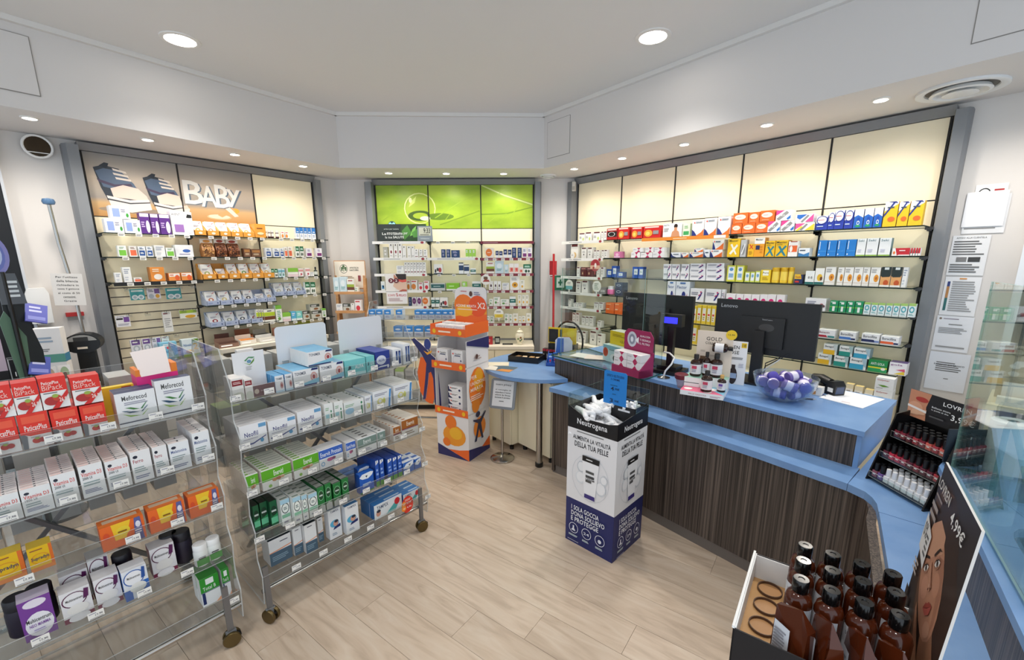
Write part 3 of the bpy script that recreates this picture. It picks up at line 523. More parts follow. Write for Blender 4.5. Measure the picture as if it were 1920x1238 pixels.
yxt|energy_box|yellow box with teal cross|f0bf22|f4cc40|deac12|p 2a7f8f .05,.05 .25,.05 .95,.62 .8,.68;p 2a7f8f .2,.62 .38,.66 .95,.05 .75,.05;T 222 .06 .82 .94 .94 Master;g a88a20 .1 .7 .7 .78 1
wox|energy_box|white box with orange panel|f1eeea|c84a3a|e4e0dc|r e8672e .05 .3 .95 .72;e f4f0ea .3 .5 .16 .2;r a8342a .2 .95 .9 1
wbx|energy_box|low white and blue box|e9eef2|eef2f4|d6e0e8|p 3a7fb8 0,0 1,0 1,.5 .5,.25 0,.45;g 456 .1 .6 .7 .85 1
sbl|medicine_box|bright blue box with white edge text|1f7ed0|2f8cdc|176cba|r eaf2f8 .12 .42 .2 .92;e e6f0f8 .16 .12 .07 .05;r 5fb0ea 0 .3 1 .32
sek|syrup_box|white box with teal side|eff1f1|f2f3f3|3f6f80|T 4a6f7a .12 .82 .75 .94 Seki;r 8fb84a 0 0 1 .07;g ccd .15 .2 .6 .4 3
dym|medicine_box|low red and white box|c8222e|f2eeee|ededee|p f4f2f0 0,0 .3,0 .16,1 0,1;e e8833a .12 .4 .07 .2;g f6dada .4 .55 .85 .8 1;p f4f2f0 .3,0 1,0 1,.14 .4,.14
dys|medicine_box|slim red striped box end|c8222e|f2eeee|ededee|r f4f2f0 0 0 1 .3
flx|joint_box|white box with running figure|eeedf0|f2f2f2|e0dfe4|e c2356a .78 .74 .06 .07;p 22307a .55,.15 .65,.15 .82,.5 .9,.75 .78,.68;p c2356a .6,.5 .78,.6 .8,.55 .62,.42;g 778 .08 .5 .6 .75 2
fle|joint_box|tall white box with dark blue figure|e8ecf2|f0f2f4|d8dee6|T 2f4f86 .08 .62 .8 .78 Flector;e 22307a .6 .28 .14 .2;p c2356a .7,.1 .8,.1 .9,.4;r 3f6fb0 .3 .88 .7 .95
ygb|cream_box|yellow green box with white tube print|d9d84a|e2e05a|c4c23a|r eef2f2 .15 .1 .85 .92;e 5a8fc0 .5 .75 .22 .1;r 8ab0d4 .25 .25 .75 .5
ygs|cream_box|small white tube box with green rim|c9d25a|d2da68|b4be4a|r eef2f2 .12 .12 .88 .9;e 7aa8d0 .5 .6 .26 .16
ybt|cream_box|yellow box with white bottle|f0cf30|f3d74a|deba1e|r f6f4e6 .2 .55 .8 .95;T 6a6a3a .2 .7 .8 .84 Pure;g c8a018 .2 .2 .8 .45 2
can|supplement_can|yellow can|f0c830|f2d24a|f0c830|
tos|cough_box|yellow and navy box with red label|1f2f5a|e6b62a|18264c|p f0c22e 0,.5 .85,.5 .7,1 0,1;e e8b830 .42 .72 .4 .2;T b02a2a .1 .62 .74 .82 Toscafin;r c8362e .08 .12 .6 .3
tsf|vitamin_box|white and teal box with flowers|eef0ee|f2f2f0|dfe4e0|r 1f6a66 0 0 1 .16;e 9a9a9a .4 .5 .1 .1;e 9a9a9a .7 .5 .1 .1
snf|vitamin_box|white box with sunflower bunch|f1efe8|f3f2ec|e4e0d6|e e8b82e .55 .42 .3 .22;e 6a3a1a .72 .36 .14 .12;r 1f6a66 0 0 1 .14
hny|vitamin_box|white box with orange flower|f3f0ea|f0ece4|e6e2da|e e89a2a .66 .42 .26 .2;e b8601a .66 .42 .1 .08;r ece8e0 0 0 1 .16;g aaa .1 .7 .8 .92 2;r c88a4a 0 .155 1 .165
pmk|vitamin_box|black topped box with pumpkin|e8a868|1e2b28|f0ece6|p 1e2b28 0,.55 .15,.48 .9,.5 1,.6 1,1 0,1;r e6ecea .3 .86 .75 .98;e c9551e .6 .2 .26 .14;r f2efe8 0 0 1 .08
pnk|medicine_box|low white box with pink print|f2ecee|f4f2f2|e6e0e2|e d82a78 .48 .45 .3 .2;r e0558f .2 .3 .8 .36
wrp|medicine_box|white box with red capsules|f0eef0|f2f2f2|e2e0e2|e b0303a .8 .45 .1 .14;e 6a4a52 .9 .38 .08 .1;g 99a .1 .5 .6 .8 2
gds|eye_drop_box|green box with white dropper bottle|1f8f5f|2a9f6f|187a50|r 6ab84a 0 .4 1 .5;r eef2ee .35 .06 .65 .5;r f4f4ee .3 .7 .7 .85;g cfe8d8 .1 .8 .9 .95 1
tds|eye_drop_box|white box with teal ring and green top|e6eff0|9fc46a|d6e2e4|r a4c86a 0 .84 1 1;o 4fa8b4 .5 .55 .36 .24 .55;g 6aa .15 .1 .85 .25 2
bor|lozenge_box|flat white box with blue stripe|f2f2f3|f4f4f4|e4e4e6|T 2a2a33 .08 .55 .85 .85 Borocillina;p 4a7ac4 0,.1 .8,.1 .7,.38 0,.38;r 1f2a5a .75 .1 1 .3
bob|lozenge_box|flat white box with navy stripe|f2f2f3|f4f4f4|e4e4e6|T 2a2a33 .08 .55 .85 .85 Borocillina;p 1f2a5a 0,.1 .8,.1 .7,.38 0,.38;r 7a8fc4 .75 .1 1 .3
boo|lozenge_box|flat white box with orange stripe|f2f2f3|f4f4f4|e4e4e6|T 2a2a33 .08 .55 .85 .85 Borocillina;p e8622e 0,.1 .8,.1 .7,.38 0,.38;r 1f2a5a .75 .1 1 .3
bon|lozenge_box|flat white box with red and teal stripe|f2f2f3|f4f4f4|e4e4e6|T 8a3a4a .08 .55 .7 .8 Benactiv;p b03040 0,.08 .6,.08 .5,.34 0,.34;r 3f8a8a .6 .08 1 .3
bey|lozenge_box|white box with yellow foot|eef0ee|c9d2d2|8fa8ac|T 22302f .1 .62 .72 .86 Benagol;r e8b830 0 0 .85 .45;p c9d4d4 .7,1 1,1 1,.2 .85,.4
bet|lozenge_box|white box with green teal foot|eef0ee|c9d2d2|8fa8ac|T 22302f .1 .62 .72 .86 Benagol;r 2f9488 0 0 .85 .45;p a9c4c4 .7,1 1,1 1,.2 .85,.4
beb|lozenge_box|white box with sky blue foot|eef0f0|b9cdd4|8fa8b4|T 22302f .1 .62 .72 .86 Benagol;r 3fa4c8 0 0 .85 .45;p a9c4d0 .7,1 1,1 1,.2 .85,.4
ang|lozenge_box|green box with yellow foot|1f8a4a|1a7a40|176a3a|r e0dc3a 0 .3 1 .42;r 2f9a5a 0 0 1 .3;T e8f4ea .12 .58 .85 .8 ANTI GOLA;e f4f2e0 .8 .3 .12 .12
wpy|lozenge_box|white box with pink and yellow swoosh|efeef0|6a5a8a|e2e0e4|p e8c83a .3,.05 .95,.05 .9,.35;p d85a7a .4,.4 .95,.3 .9,.55;T 8a4a8a .06 .72 .75 .9 gola
gel|medicine_box|large white box with green leaf|f0f1f0|f3f3f3|e2e3e2|T b5483f .1 .72 .75 .88 Gelymar;p 6a9a3a .15,.4 .45,.25 .8,.32 .5,.42;g aaa .1 .1 .6 .2 1
yob|medicine_box|pale yellow and white small box|efe2c0|e8d08a|dccfae|r f2f0ea 0 0 1 .6;g 987 .15 .2 .8 .5 2
bbk|medicine_box|tall yellow box standing like a book|f0d040|f0d65a|d9b828|r f4f1e0 .15 .15 .85 .85;r d9443a .25 .45 .75 .55;g b09a30 .3 .2 .7 .4 2
'''
SPEC = {}
for ln in D.strip().splitlines():
    a = ln.split('|') + ['', '']; SPEC[a[0]] = a[1:]
UM = {}
def bands(m, k):
    """round packs in the unit cube"""
    if k in ('can', 'cnd'):
        a = ink('f0c830'); b = ink('d9a818'); m.lathe([(.46, 0, a), (.5, .03, a), (.5, .16, a), (.5, .17, b), (.5, .72, ink('f4d65a')), (.5, .74, a), (.5, .76, a), (.52, .78, b), (.52, .97, b), (.46, 1, a)], a, 0, .5, 20, 1, 1)
    elif k == 'jdk': m.lathe([(.45, 0), (.5, .05), (.5, .2), (.5, .22, ink('e9e2da')), (.5, .62, ink('e9e2da')), (.5, .64), (.46, .72), (.48, .74, ink('d8d6d2')), (.48, .97, ink('d8d6d2')), (.42, 1, ink('d8d6d2'))], ink('4a1a1e'), 0, .5, 16)
    elif k == 'pjr': m.lathe([(.4, 0), (.48, .05), (.5, .5), (.46, .62), (.42, .66, ink('e6e2e6')), (.42, .96, ink('e6e2e6')), (.36, 1, ink('e6e2e6'))], ink('e86fa8'), 0, .5, 16)
    elif k == 'dkg': m.lathe([(.4, 0), (.44, .03), (.44, .15), (.44, .16, ink('e2e6de')), (.44, .5, ink('e2e6de')), (.44, .52), (.36, .62), (.16, .68), (.16, .74), (.22, .75, ink('1a1a1a')), (.2, 1, ink('1a1a1a'))], ink('24332c'), 0, .5, 14)
def unitmesh(k):
    if k in UM: return UM[k]
    n, desc, f, t, s, sp, tsp = SPEC[k][:7]
    m = MB()
    if k in ('can', 'jdk', 'pjr', 'dkg'): bands(m, k)
    elif k in ('bag', 'bgd'):
        m.add([(-.46, .1, 0), (.46, .1, 0), (.46, .9, 0), (-.46, .9, 0), (-.5, .0, .35), (.5, .0, .35), (.5, 1, .35), (-.5, 1, .35), (-.46, .42, .8), (.46, .42, .8), (.46, .58, .8), (-.46, .58, .8), (-.48, .46, 1), (.48, .46, 1), (.48, .54, 1), (-.48, .54, 1)],
              [(i + a, i + b, i + 4 + b, i + 4 + a) for i in (0, 4, 8) for a, b in ((0, 1), (1, 2), (2, 3), (3, 0))] + [(12, 13, 14, 15), (3, 2, 1, 0)], ink(f))
        for i in range(60):         # the pieces inside, as facets pressed against the film
            r = random.Random(i * 7 + len(k)); x = r.uniform(-.4, .4); z = r.uniform(.05, .66); q = r.uniform(.05, .1); y = (.1 - .1 * z / .35 if z < .35 else (z - .35) * .42 / .45) - .012
            m.quad([(x - q, y, z), (x, y - .04, z - q * .7), (x + q, y, z + .01), (x, y - .03, z + q * .7)], ink(r.choice(('c9985a', 'a8743f', '8a5a30', '5e3a20') if k == 'bag' else ('5a2d18', '8a4a26', '3a1c10', 'a8683a'))))
        m.box(-.5, .40, .74, .5, .6, 1.0, ink('efe6da')); m.art('e d98f3a .5 .5 .3 .3' if k == 'bag' else 'e a03a2a .5 .5 .3 .3', -.5, .74, 1, .26, .40, .01)
    else:
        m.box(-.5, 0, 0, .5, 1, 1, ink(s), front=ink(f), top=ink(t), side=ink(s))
        m.art(sp, -.5, 0, 1, 1, 0, .006)
        if tsp:
            m.tf = Matrix(((1, 0, 0, 0), (0, 0, 1, 0), (0, -1, 0, 1), (0, 0, 0, 1))); m.art(tsp, -.5, 0, 1, 1, 0, .004); m.tf = None
    UM[k] = m.mesh(n); return UM[k]
PUTS = 0
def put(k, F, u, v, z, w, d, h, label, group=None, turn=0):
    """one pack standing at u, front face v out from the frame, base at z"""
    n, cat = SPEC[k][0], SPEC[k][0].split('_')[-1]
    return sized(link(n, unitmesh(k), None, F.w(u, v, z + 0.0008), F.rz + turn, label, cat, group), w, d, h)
def sized(o, w, d, h): o.scale = (w, d, h); return o
def nth(i, n):
    if n == 1: return ''
    if n == 2: return ('left', 'right')[i] + ' one'
    return (ORD[i] if i < 20 else 'number %d' % (i + 1)) + ' from left'
def settle(items):
    """neighbours do not overlap, and upper packs rest on the ones below"""
    for it in items:
        if len(it) < 5: it.append(0)
    L = {}
    for it in items: L.setdefault(round(it[4] / .035), []).append(it)
    below = []
    for q in sorted(L):
        row = sorted(L[q], key=lambda a: a[1])
        for a, b in zip(row, row[1:]):
            o = a[1] + a[2] / 2 - (b[1] - b[2] / 2) + .0012
            if 0 < o < .05: a[1] -= o / 4; a[2] -= o / 2; b[1] += o / 4; b[2] -= o / 2
        if q > 0:
            for a in row:
                t = [b[4] + b[3] for b in below if abs(b[1] - a[1]) < (a[2] + b[2]) / 2]
                if t: a[4] = max(t) + .0009
        below = row if q > 0 or not below else below
        if q == 0: below = row
def shelf_row(F, z, v, where, items, d=0.09):
    """items: (key, u, w, h[, dz]); labels count each design along the shelf, layer by layer"""
    settle(items)
    tot = {}; seen = {}
    for it in items:
        q = (SPEC[it[0]][1], round((it[4] if len(it) > 4 else 0) / .035)); tot[q] = tot.get(q, 0) + 1
    lay = {}
    for q in tot: lay.setdefault(q[0], []).append(q[1])
    for it in sorted(items, key=lambda a: a[1]):
        k, u, w, h = it[:4]; dz = it[4] if len(it) > 4 else 0; q = (SPEC[k][1], round(dz / .035)); i = seen.get(q, 0); seen[q] = i + 1
        L = sorted(lay[q[0]]); ln = '' if len(L) == 1 else ('lower', 'upper')[L.index(q[1])] if len(L) == 2 else ('bottom', 'middle', 'top')[min(2, L.index(q[1]))]
        nn = nth(i, tot[q]); bits = [q[0]] + ([nn] if nn else []) + ([ln + ' layer'] if ln else [])
        if z < 1.88: h = min(h, .168 - (dz if dz < .15 else 0))
        put(k, F, u, v, z + dz, w, min(d, max(w, .04)), h, ', '.join(bits) + ', ' + where, q[0] + ' on the ' + where if tot[q] + len(L) > 2 else None)
ROWS = '''
L|1.937|0.22|0.09|top shelf, left wall|wip 0.078 0.107 0.105;wip 0.186 0.100 0.102;wip 0.125 0.117 0.097 0.109;pur 0.268 0.062 0.161;pur 0.331 0.053 0.160;pur 0.398 0.071 0.160;avt 0.517 0.150 0.191;jdk 1.185 0.020 0.076;jdk 1.218 0.024 0.071;jdk 1.247 0.024 0.072;jdk 1.293 0.031 0.072;orn 1.341 0.029 0.066;orn 1.380 0.032 0.065;blw 1.489 0.034 0.111;blw 1.529 0.035 0.113;blw 1.571 0.035 0.113;blw 1.613 0.037 0.112;blw 1.659 0.040 0.115
L|1.755|0.22|0.09|second shelf, left wall|grw 0.097 0.052 0.085;orw 0.162 0.047 0.084;nvw 0.217 0.045 0.082;nvw 0.267 0.040 0.083;wht 0.333 0.069 0.092;grw 0.402 0.055 0.074;mpk 0.502 0.126 0.099;bag 0.683 0.093 0.157;bgd 0.785 0.086 0.160;bgd 0.886 0.097 0.157;brn 0.993 0.058 0.078;brn 1.071 0.085 0.073;nvw 1.185 0.052 0.087;nvw 1.260 0.055 0.085;nvw 1.313 0.036 0.086;orw 1.353 0.028 0.097;orw 1.396 0.037 0.101;grd 1.469 0.034 0.106;grd 1.514 0.037 0.107;nwp 1.591 0.059 0.090;nwp 1.701 0.060 0.092
L|1.555|0.22|0.09|third shelf, left wall|wht 0.044 0.039 0.077;wht 0.100 0.048 0.119;org 0.293 0.092 0.116;orb 0.404 0.081 0.064;orb 0.490 0.078 0.065;orw 0.160 0.050 0.035
L|1.555|0.22|0.09|third shelf, left wall, plain end|grd 1.202 0.028 0.084;grd 1.235 0.028 0.083;ltb 1.271 0.027 0.082;ltb 1.304 0.028 0.082;grl 1.402 0.102 0.088;pnw 1.482 0.049 0.081;pnw 1.555 0.048 0.085;wht 1.602 0.035 0.044;dkg 1.651 0.043 0.096
L|1.37|0.22|0.09|fourth shelf, left wall|grd 1.536 0.048 0.124;grd 1.595 0.052 0.121
L|1.107|0.22|0.09|fifth shelf, left wall|gbw 1.014 0.021 0.145;gbw 1.039 0.020 0.143;gbw 1.062 0.016 0.141;gbw 1.125 0.101 0.136;gtl 1.216 0.059 0.173;grl 1.289 0.081 0.086;blu 1.360 0.048 0.093;tea 1.418 0.061 0.088;dbx 1.492 0.071 0.089;dbx 1.605 0.109 0.078;dbx 1.594 0.104 0.070 0.080;gtl 1.691 0.046 0.093
C|1.742|0.22|0.07|second shelf, back wall, left bay|gry 0.135 0.052 0.120;mdt 0.200 0.044 0.157;mdt 0.251 0.041 0.157;mdt 0.300 0.041 0.157;wsl 0.346 0.040 0.134;wsl 0.400 0.041 0.129;wsl 0.445 0.038 0.129;wmr 0.479 0.047 0.096;wmr 0.531 0.038 0.093;wmr 0.580 0.040 0.092
C|1.566|0.22|0.07|third shelf, back wall, left bay|wht 0.290 0.084 0.091;wmr 0.353 0.031 0.129;wmr 0.387 0.031 0.128;wmr 0.421 0.031 0.128;wmr 0.456 0.032 0.128;wmr 0.491 0.031 0.128;wmr 0.526 0.032 0.128;wmr 0.562 0.032 0.128
C|1.381|0.2|0.06|fourth shelf, back wall, left bay|bwb 0.077 0.045 0.099;orn 0.372 0.042 0.108;orn 0.435 0.073 0.113;red 0.508 0.052 0.086;red 0.575 0.058 0.104
C|1.2|0.2|0.07|fifth shelf, back wall, left bay|nav 0.376 0.033 0.098;dot 0.425 0.052 0.101;dot 0.483 0.053 0.101;odt 0.561 0.085 0.100
C|1.74|0.2|0.07|second shelf, back wall, middle bay|nav 0.780 0.045 0.094;nav 0.836 0.041 0.094;nav 0.915 0.091 0.084;lim 1.049 0.034 0.096;lim 1.088 0.034 0.095;lim 1.127 0.034 0.095
C|1.563|0.22|0.07|third shelf, back wall, middle bay|w2r 0.719 0.094 0.107;nvt 0.979 0.052 0.124;nvt 1.040 0.057 0.102;twb 1.113 0.060 0.059
C|1.376|0.22|0.07|fourth shelf, back wall, middle bay|tel 0.707 0.166 0.082;lmf 0.878 0.147 0.081;lim 1.012 0.053 0.096;twb 1.149 0.098 0.100
C|1.19|0.22|0.07|fifth shelf, back wall, middle bay|twb 0.646 0.042 0.105;twb 0.696 0.045 0.105;w2r 0.768 0.088 0.105
C|1.735|0.22|0.07|second shelf, back wall, right bay|odt 1.305 0.094 0.111;nsm 1.387 0.035 0.079;nsm 1.430 0.038 0.076;nsm 1.480 0.041 0.095;nsm 1.529 0.041 0.092;nav 1.579 0.049 0.113;nav 1.640 0.047 0.112;nwp 1.697 0.050 0.112;nwp 1.754 0.049 0.112
C|1.563|0.22|0.07|third shelf, back wall, right bay|brg 1.308 0.090 0.127;lbl 1.411 0.099 0.142;lbl 1.491 0.048 0.100;rdw 1.548 0.051 0.111;rdw 1.604 0.051 0.110;rdw 1.656 0.040 0.072;grd 1.726 0.088 0.102
C|1.376|0.22|0.07|fourth shelf, back wall, right bay|drp 1.314 0.047 0.102;drp 1.365 0.039 0.102;drp 1.409 0.037 0.101;wht 1.480 0.080 0.082;spl 1.586 0.109 0.155;yel 1.670 0.050 0.116
C|1.194|0.22|0.07|fifth shelf, back wall, right bay|grn 1.313 0.041 0.081;grn 1.377 0.072 0.104;grn 1.469 0.099 0.077;twb 1.560 0.069 0.108;yel 1.639 0.037 0.131;yel 1.684 0.036 0.126;yel 1.725 0.036 0.126
C|0.997|0.22|0.07|sixth shelf, back wall, right bay|grn 1.276 0.036 0.079;grn 1.322 0.046 0.079;grn 1.490 0.049 0.107;grn 1.537 0.036 0.102;yel 1.591 0.060 0.109;yel 1.644 0.033 0.077;yel 1.686 0.041 0.080;yel 1.744 0.057 0.109
R|1.909|0.22|0.09|top shelf, white-edged bay|mrt 0.268 0.084 0.086;mrt 0.358 0.085 0.091;mrt 0.472 0.092 0.089;mst 0.545 0.027 0.088;mst 0.584 0.033 0.088
R|1.91|0.22|0.09|top shelf, right wall|prk 0.670 0.132 0.111;prg 0.809 0.130 0.113;prg 0.964 0.123 0.106;prg 1.126 0.181 0.108;tor 1.334 0.182 0.118;gwc 1.468 0.064 0.107;swo 1.572 0.103 0.130;swo 1.679 0.101 0.137;swo 1.791 0.100 0.141;ovl 1.893 0.076 0.075;ovl 1.984 0.095 0.076;ovl 2.079 0.087 0.076;ovl 1.916 0.112 0.082 0.070;ovl 2.017 0.075 0.079 0.067;ovl 2.110 0.101 0.081 0.068;nok 2.165 0.085 0.079;nok 2.256 0.087 0.077;nok 2.221 0.099 0.073 0.075;nky 2.367 0.119 0.054;nkb 2.359 0.114 0.060 0.054;brc 2.468 0.067 0.095;brc 2.521 0.034 0.112;brc 2.566 0.052 0.122;brc 2.619 0.046 0.120;brn2 2.670 0.048 0.120;brn2 2.722 0.046 0.122;brn2 2.770 0.042 0.121;byl 2.829 0.064 0.152;byl 2.890 0.049 0.146;byl 2.949 0.061 0.146
R|1.726|0.22|0.09|second shelf, white-edged bay|mbg 0.163 0.104 0.150;mst 0.301 0.071 0.117;mst 0.385 0.064 0.115;mst 0.457 0.034 0.085;mst 0.497 0.036 0.085;mst 0.560 0.030 0.085;mst 0.598 0.036 0.086
R|1.73|0.22|0.09|second shelf, right wall|pbg 0.743 0.074 0.061;tri 0.962 0.101 0.052;tri 1.083 0.125 0.046;tri 1.211 0.119 0.049;tri 0.984 0.109 0.039 0.052;tri 1.112 0.092 0.043 0.045;tri 1.217 0.102 0.040 0.048;nvo 1.384 0.093 0.044;sws 1.471 0.066 0.040;sws 1.576 0.119 0.043;sws 1.595 0.076 0.032 0.043;nvo 1.667 0.050 0.063;sws 1.748 0.099 0.061;sws 1.758 0.090 0.080 0.061;yx1 1.886 0.094 0.143;gyx 1.961 0.043 0.133;yrx 2.019 0.044 0.099;wyx 2.078 0.072 0.143;yxt 2.155 0.066 0.117;yxt 2.233 0.079 0.119;wox 2.309 0.060 0.109;wbx 2.382 0.067 0.059;sbl 2.492 0.050 0.109;sbl 2.547 0.050 0.107;sbl 2.601 0.048 0.109;sbl 2.654 0.050 0.109;sek 2.707 0.047 0.112;sek 2.764 0.059 0.113;sek 2.828 0.058 0.111;dym 2.910 0.084 0.047;dys 2.960 0.008 0.046;dys 2.972 0.008 0.046;dys 2.984 0.008 0.046;dys 2.995 0.008 0.046
R|1.531|0.22|0.09|third shelf, white-edged bay|mst 0.227 0.043 0.104;mdk 0.304 0.079 0.100;mdk 0.398 0.096 0.101;mst 0.507 0.039 0.100;mst 0.561 0.036 0.103
R|1.535|0.2|0.09|third shelf, right wall|bl3 0.634 0.061 0.079;bl3 0.698 0.057 0.113;bl3 0.773 0.068 0.053;bl3 0.953 0.061 0.107;bl3 1.015 0.054 0.107;flx 1.303 0.082 0.069;flx 1.388 0.074 0.070;flx 1.473 0.079 0.069;flx 1.299 0.079 0.066 0.069;flx 1.382 0.074 0.065 0.070;flx 1.474 0.071 0.067 0.069;flx 1.593 0.140 0.052;flx 1.746 0.153 0.058;flx 1.589 0.140 0.046 0.052;flx 1.742 0.153 0.045 0.058;flx 1.588 0.135 0.044 0.098;flx 1.741 0.148 0.042 0.102;ygb 1.877 0.068 0.128;ygb 1.946 0.058 0.128;ygs 2.005 0.037 0.079;ygs 2.044 0.032 0.079;ygs 2.082 0.034 0.085;ybt 2.138 0.069 0.096;can 2.202 0.055 0.114;can 2.260 0.053 0.115;can 2.308 0.033 0.117;tos 2.364 0.052 0.067;tsf 2.433 0.055 0.093;snf 2.491 0.054 0.113;hny 2.554 0.059 0.122;hny 2.614 0.034 0.120;hny 2.659 0.048 0.121;hny 2.710 0.046 0.122;hny 2.753 0.034 0.122;hny 2.799 0.049 0.122;pmk 2.853 0.049 0.125;pmk 2.906 0.049 0.125;wht 2.946 0.022 0.124
R|1.357|0.22|0.09|fourth shelf, white-edged bay|mst 0.234 0.069 0.118;mst 0.329 0.085 0.131;gcl 0.502 0.069 0.066;gcl 0.576 0.068 0.069;pjr 0.658 0.078 0.084
R|1.35|0.2|0.09|fourth shelf, right wall|nbx 0.766 0.093 0.078;nbx 0.766 0.090 0.052 0.078;fle 1.353 0.080 0.176;fle 1.464 0.128 0.180;flx 1.602 0.122 0.112;flx 1.744 0.130 0.114;flx 1.828 0.023 0.115;pnk 1.892 0.075 0.084;pnk 1.963 0.054 0.085;pnk 2.022 0.054 0.086;pnk 2.083 0.058 0.088;pnk 2.146 0.058 0.092;pnk 2.197 0.063 0.095;pnk 2.262 0.054 0.096;wrp 2.490 0.125 0.085;gds 2.601 0.047 0.076;gds 2.650 0.042 0.077;gds 2.696 0.041 0.079;gds 2.742 0.043 0.081;tds 2.785 0.033 0.076;tds 2.823 0.033 0.076;tds 2.860 0.034 0.077;tds 2.898 0.032 0.078;tds 2.933 0.031 0.080;tds 2.969 0.034 0.081;tds 3.008 0.034 0.084
R|1.19|0.22|0.09|fifth shelf, white-edged bay|mst 0.110 0.042 0.081;mst 0.197 0.058 0.044;mst 0.266 0.067 0.049;mst 0.497 0.059 0.071;mst 0.562 0.056 0.076
R|1.163|0.22|0.09|fifth shelf, right wall|oro 0.680 0.105 0.107;oro 0.786 0.087 0.113;bbk 1.602 0.038 0.147;bbk 1.645 0.038 0.159;bbk 1.690 0.040 0.160;bbk 1.732 0.034 0.160;bbk 1.771 0.033 0.161;bon 2.586 0.100 0.058;bor 2.708 0.090 0.058;bob 2.833 0.092 0.060;boo 2.931 0.089 0.056
R|1.0|0.22|0.09|sixth shelf, white-edged bay|mst 0.181 0.047 0.120;mst 0.235 0.048 0.125;mst 0.322 0.049 0.095;mst 0.377 0.048 0.098;mst 0.433 0.051 0.101;mst 0.547 0.050 0.066
R|0.975|0.22|0.09|sixth shelf, right wall|bbk 1.618 0.048 0.171;bey 2.598 0.081 0.073;bet 2.694 0.081 0.073;beb 2.789 0.091 0.076;bey 2.623 0.079 0.073 0.079;bet 2.713 0.075 0.069 0.082;beb 2.801 0.086 0.067 0.079;ang 2.894 0.098 0.079;wpy 2.995 0.084 0.080
R|0.8|0.24|0.09|bottom shelf, white-edged bay|mst 0.138 0.038 0.131;mst 0.186 0.037 0.131;mst 0.239 0.034 0.121;mst 0.295 0.063 0.126;mst 0.357 0.045 0.130;mst 0.486 0.091 0.152;mst 0.576 0.062 0.128
R|0.8|0.3|0.09|base cabinet top, right wall|gel 2.958 0.092 0.078;gel 2.956 0.092 0.080 0.080;yob 2.781 0.041 0.081;yob 2.832 0.043 0.075;yob 2.887 0.042 0.065
'''
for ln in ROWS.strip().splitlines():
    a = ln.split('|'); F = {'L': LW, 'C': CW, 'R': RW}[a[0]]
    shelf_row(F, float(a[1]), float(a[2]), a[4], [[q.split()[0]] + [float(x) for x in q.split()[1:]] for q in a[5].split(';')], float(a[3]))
# ---------------------------------------------------------------- carton trays of pouches on the left wall
def tray_mesh(c, c2, logo):
    m = MB(); A, Bk = ink(c), ink(c2)
    m.box(-.5, 0, 0, .5, 1, .04, Bk); m.box(-.5, 0, 0, .5, .04, .34, A); m.box(-.5, .96, 0, .5, 1, 1, Bk, front=A)
    for s in (-.5, .46): m.prism([(0, .04), (.98, .04), (.98, .95), (.04, .34), (0, .34)], s, s + .04, Bk, plane='yz')
    m.art('e f0e2cc .5 .17 .16 .08' if logo else 'g 8a9ac0 .1 .1 .5 .25 1;e 4a5a8a .8 .17 .05 .06', -.5, 0, 1, 1, 0, .012)
    return m
def pouch_mesh(dot, dot2):
    m = MB(); w = ink('efeeec')
    P = [(-.46, 0, 0), (.46, 0, 0), (.5, -.12, .3), (.5, -.1, .7), (.46, .05, 1), (-.46, .05, 1), (-.5, -.1, .7), (-.5, -.12, .3)]
    Q = [(x, y * -1 + .25, z) for x, y, z in P]
    m.add(P + Q, [(0, 1, 2, 7), (7, 2, 3, 6), (6, 3, 4, 5), (8 + 7, 8 + 2, 8 + 1, 8 + 0), (8 + 6, 8 + 3, 8 + 2, 8 + 7), (8 + 5, 8 + 4, 8 + 3, 8 + 6), (0, 8, 9, 1), (1, 9, 10, 2), (2, 10, 11, 3), (3, 11, 12, 4), (4, 12, 13, 5), (5, 13, 14, 6), (6, 14, 15, 7), (7, 15, 8, 0)], w)
    m.art('e %s .5 .34 .24 .15;e %s .5 .34 .12 .08;g 99a .15 .55 .7 .7 2;p c23a4a .62,.8 .7,.8 .9,.92 .82,.92' % (dot, dot2), -.5, 0, 1, 1, -.125, .012)
    return m
TR = {}
def tray(F, u, z, w, h, kind, dot, lab, where, low=False, d=.15):
    k = kind
    if k not in TR: TR[k] = (tray_mesh('df9a3c', 'e2a54e', 1) if k == 'o' else tray_mesh('aab6d0', 'b4bfd6', 0)).mesh('display_tray')
    c, tn = ('orange', 'orange') if k == 'o' else ('blue grey', 'grey')
    o = link('display_tray', TR[k], None, F.w(u, .225, z + .001), F.rz, '%s carton tray of food pouches, %s, %s' % (c, lab, where), 'tray', '%s trays on the %s' % (c, where)); o.scale = (w * .97, d, h)
    if dot not in TR: TR[dot] = pouch_mesh(dot, 'f4efe6').mesh('food_pouch')
    for i in range(1 if low else 2):
        p = link('food_pouch', TR[dot], None, F.w(u, .175 - i * .04, z + .0085 + .001), F.rz, 'white food pouch, %s, %s tray %s, %s' % (('front', 'rear')[i], tn, lab.replace(' the', ''), where), 'pouch', 'white food pouches on the ' + where)
        p.scale = (w * .82, .024, h * (.62 if low else .93)); p.rotation_euler = (R(-14), 0, F.rz)
for (u, w, h), i, dot in zip(((0.639, .093, .13), (.737, .098, .13), (.832, .092, .13), (.928, .098, .13), (1.028, .098, .13)), range(5), ('d9b04a', 'e07a5a', 'c9c8c0', 'e0a53a', 'cfa85a')):
    tray(LW, u, 1.937, w, h, 'o', dot, ORD[i] + ' in the row', 'top left wall shelf')
cm = MB().box(-.5, 0, 0, .5, 1, 1, ink('e09a3c')); cm.art('g 8a4a1a .2 .6 .8 .75 1;e f2d9a8 .5 .3 .3 .1', -.5, 0, 1, 1, 0, .01)
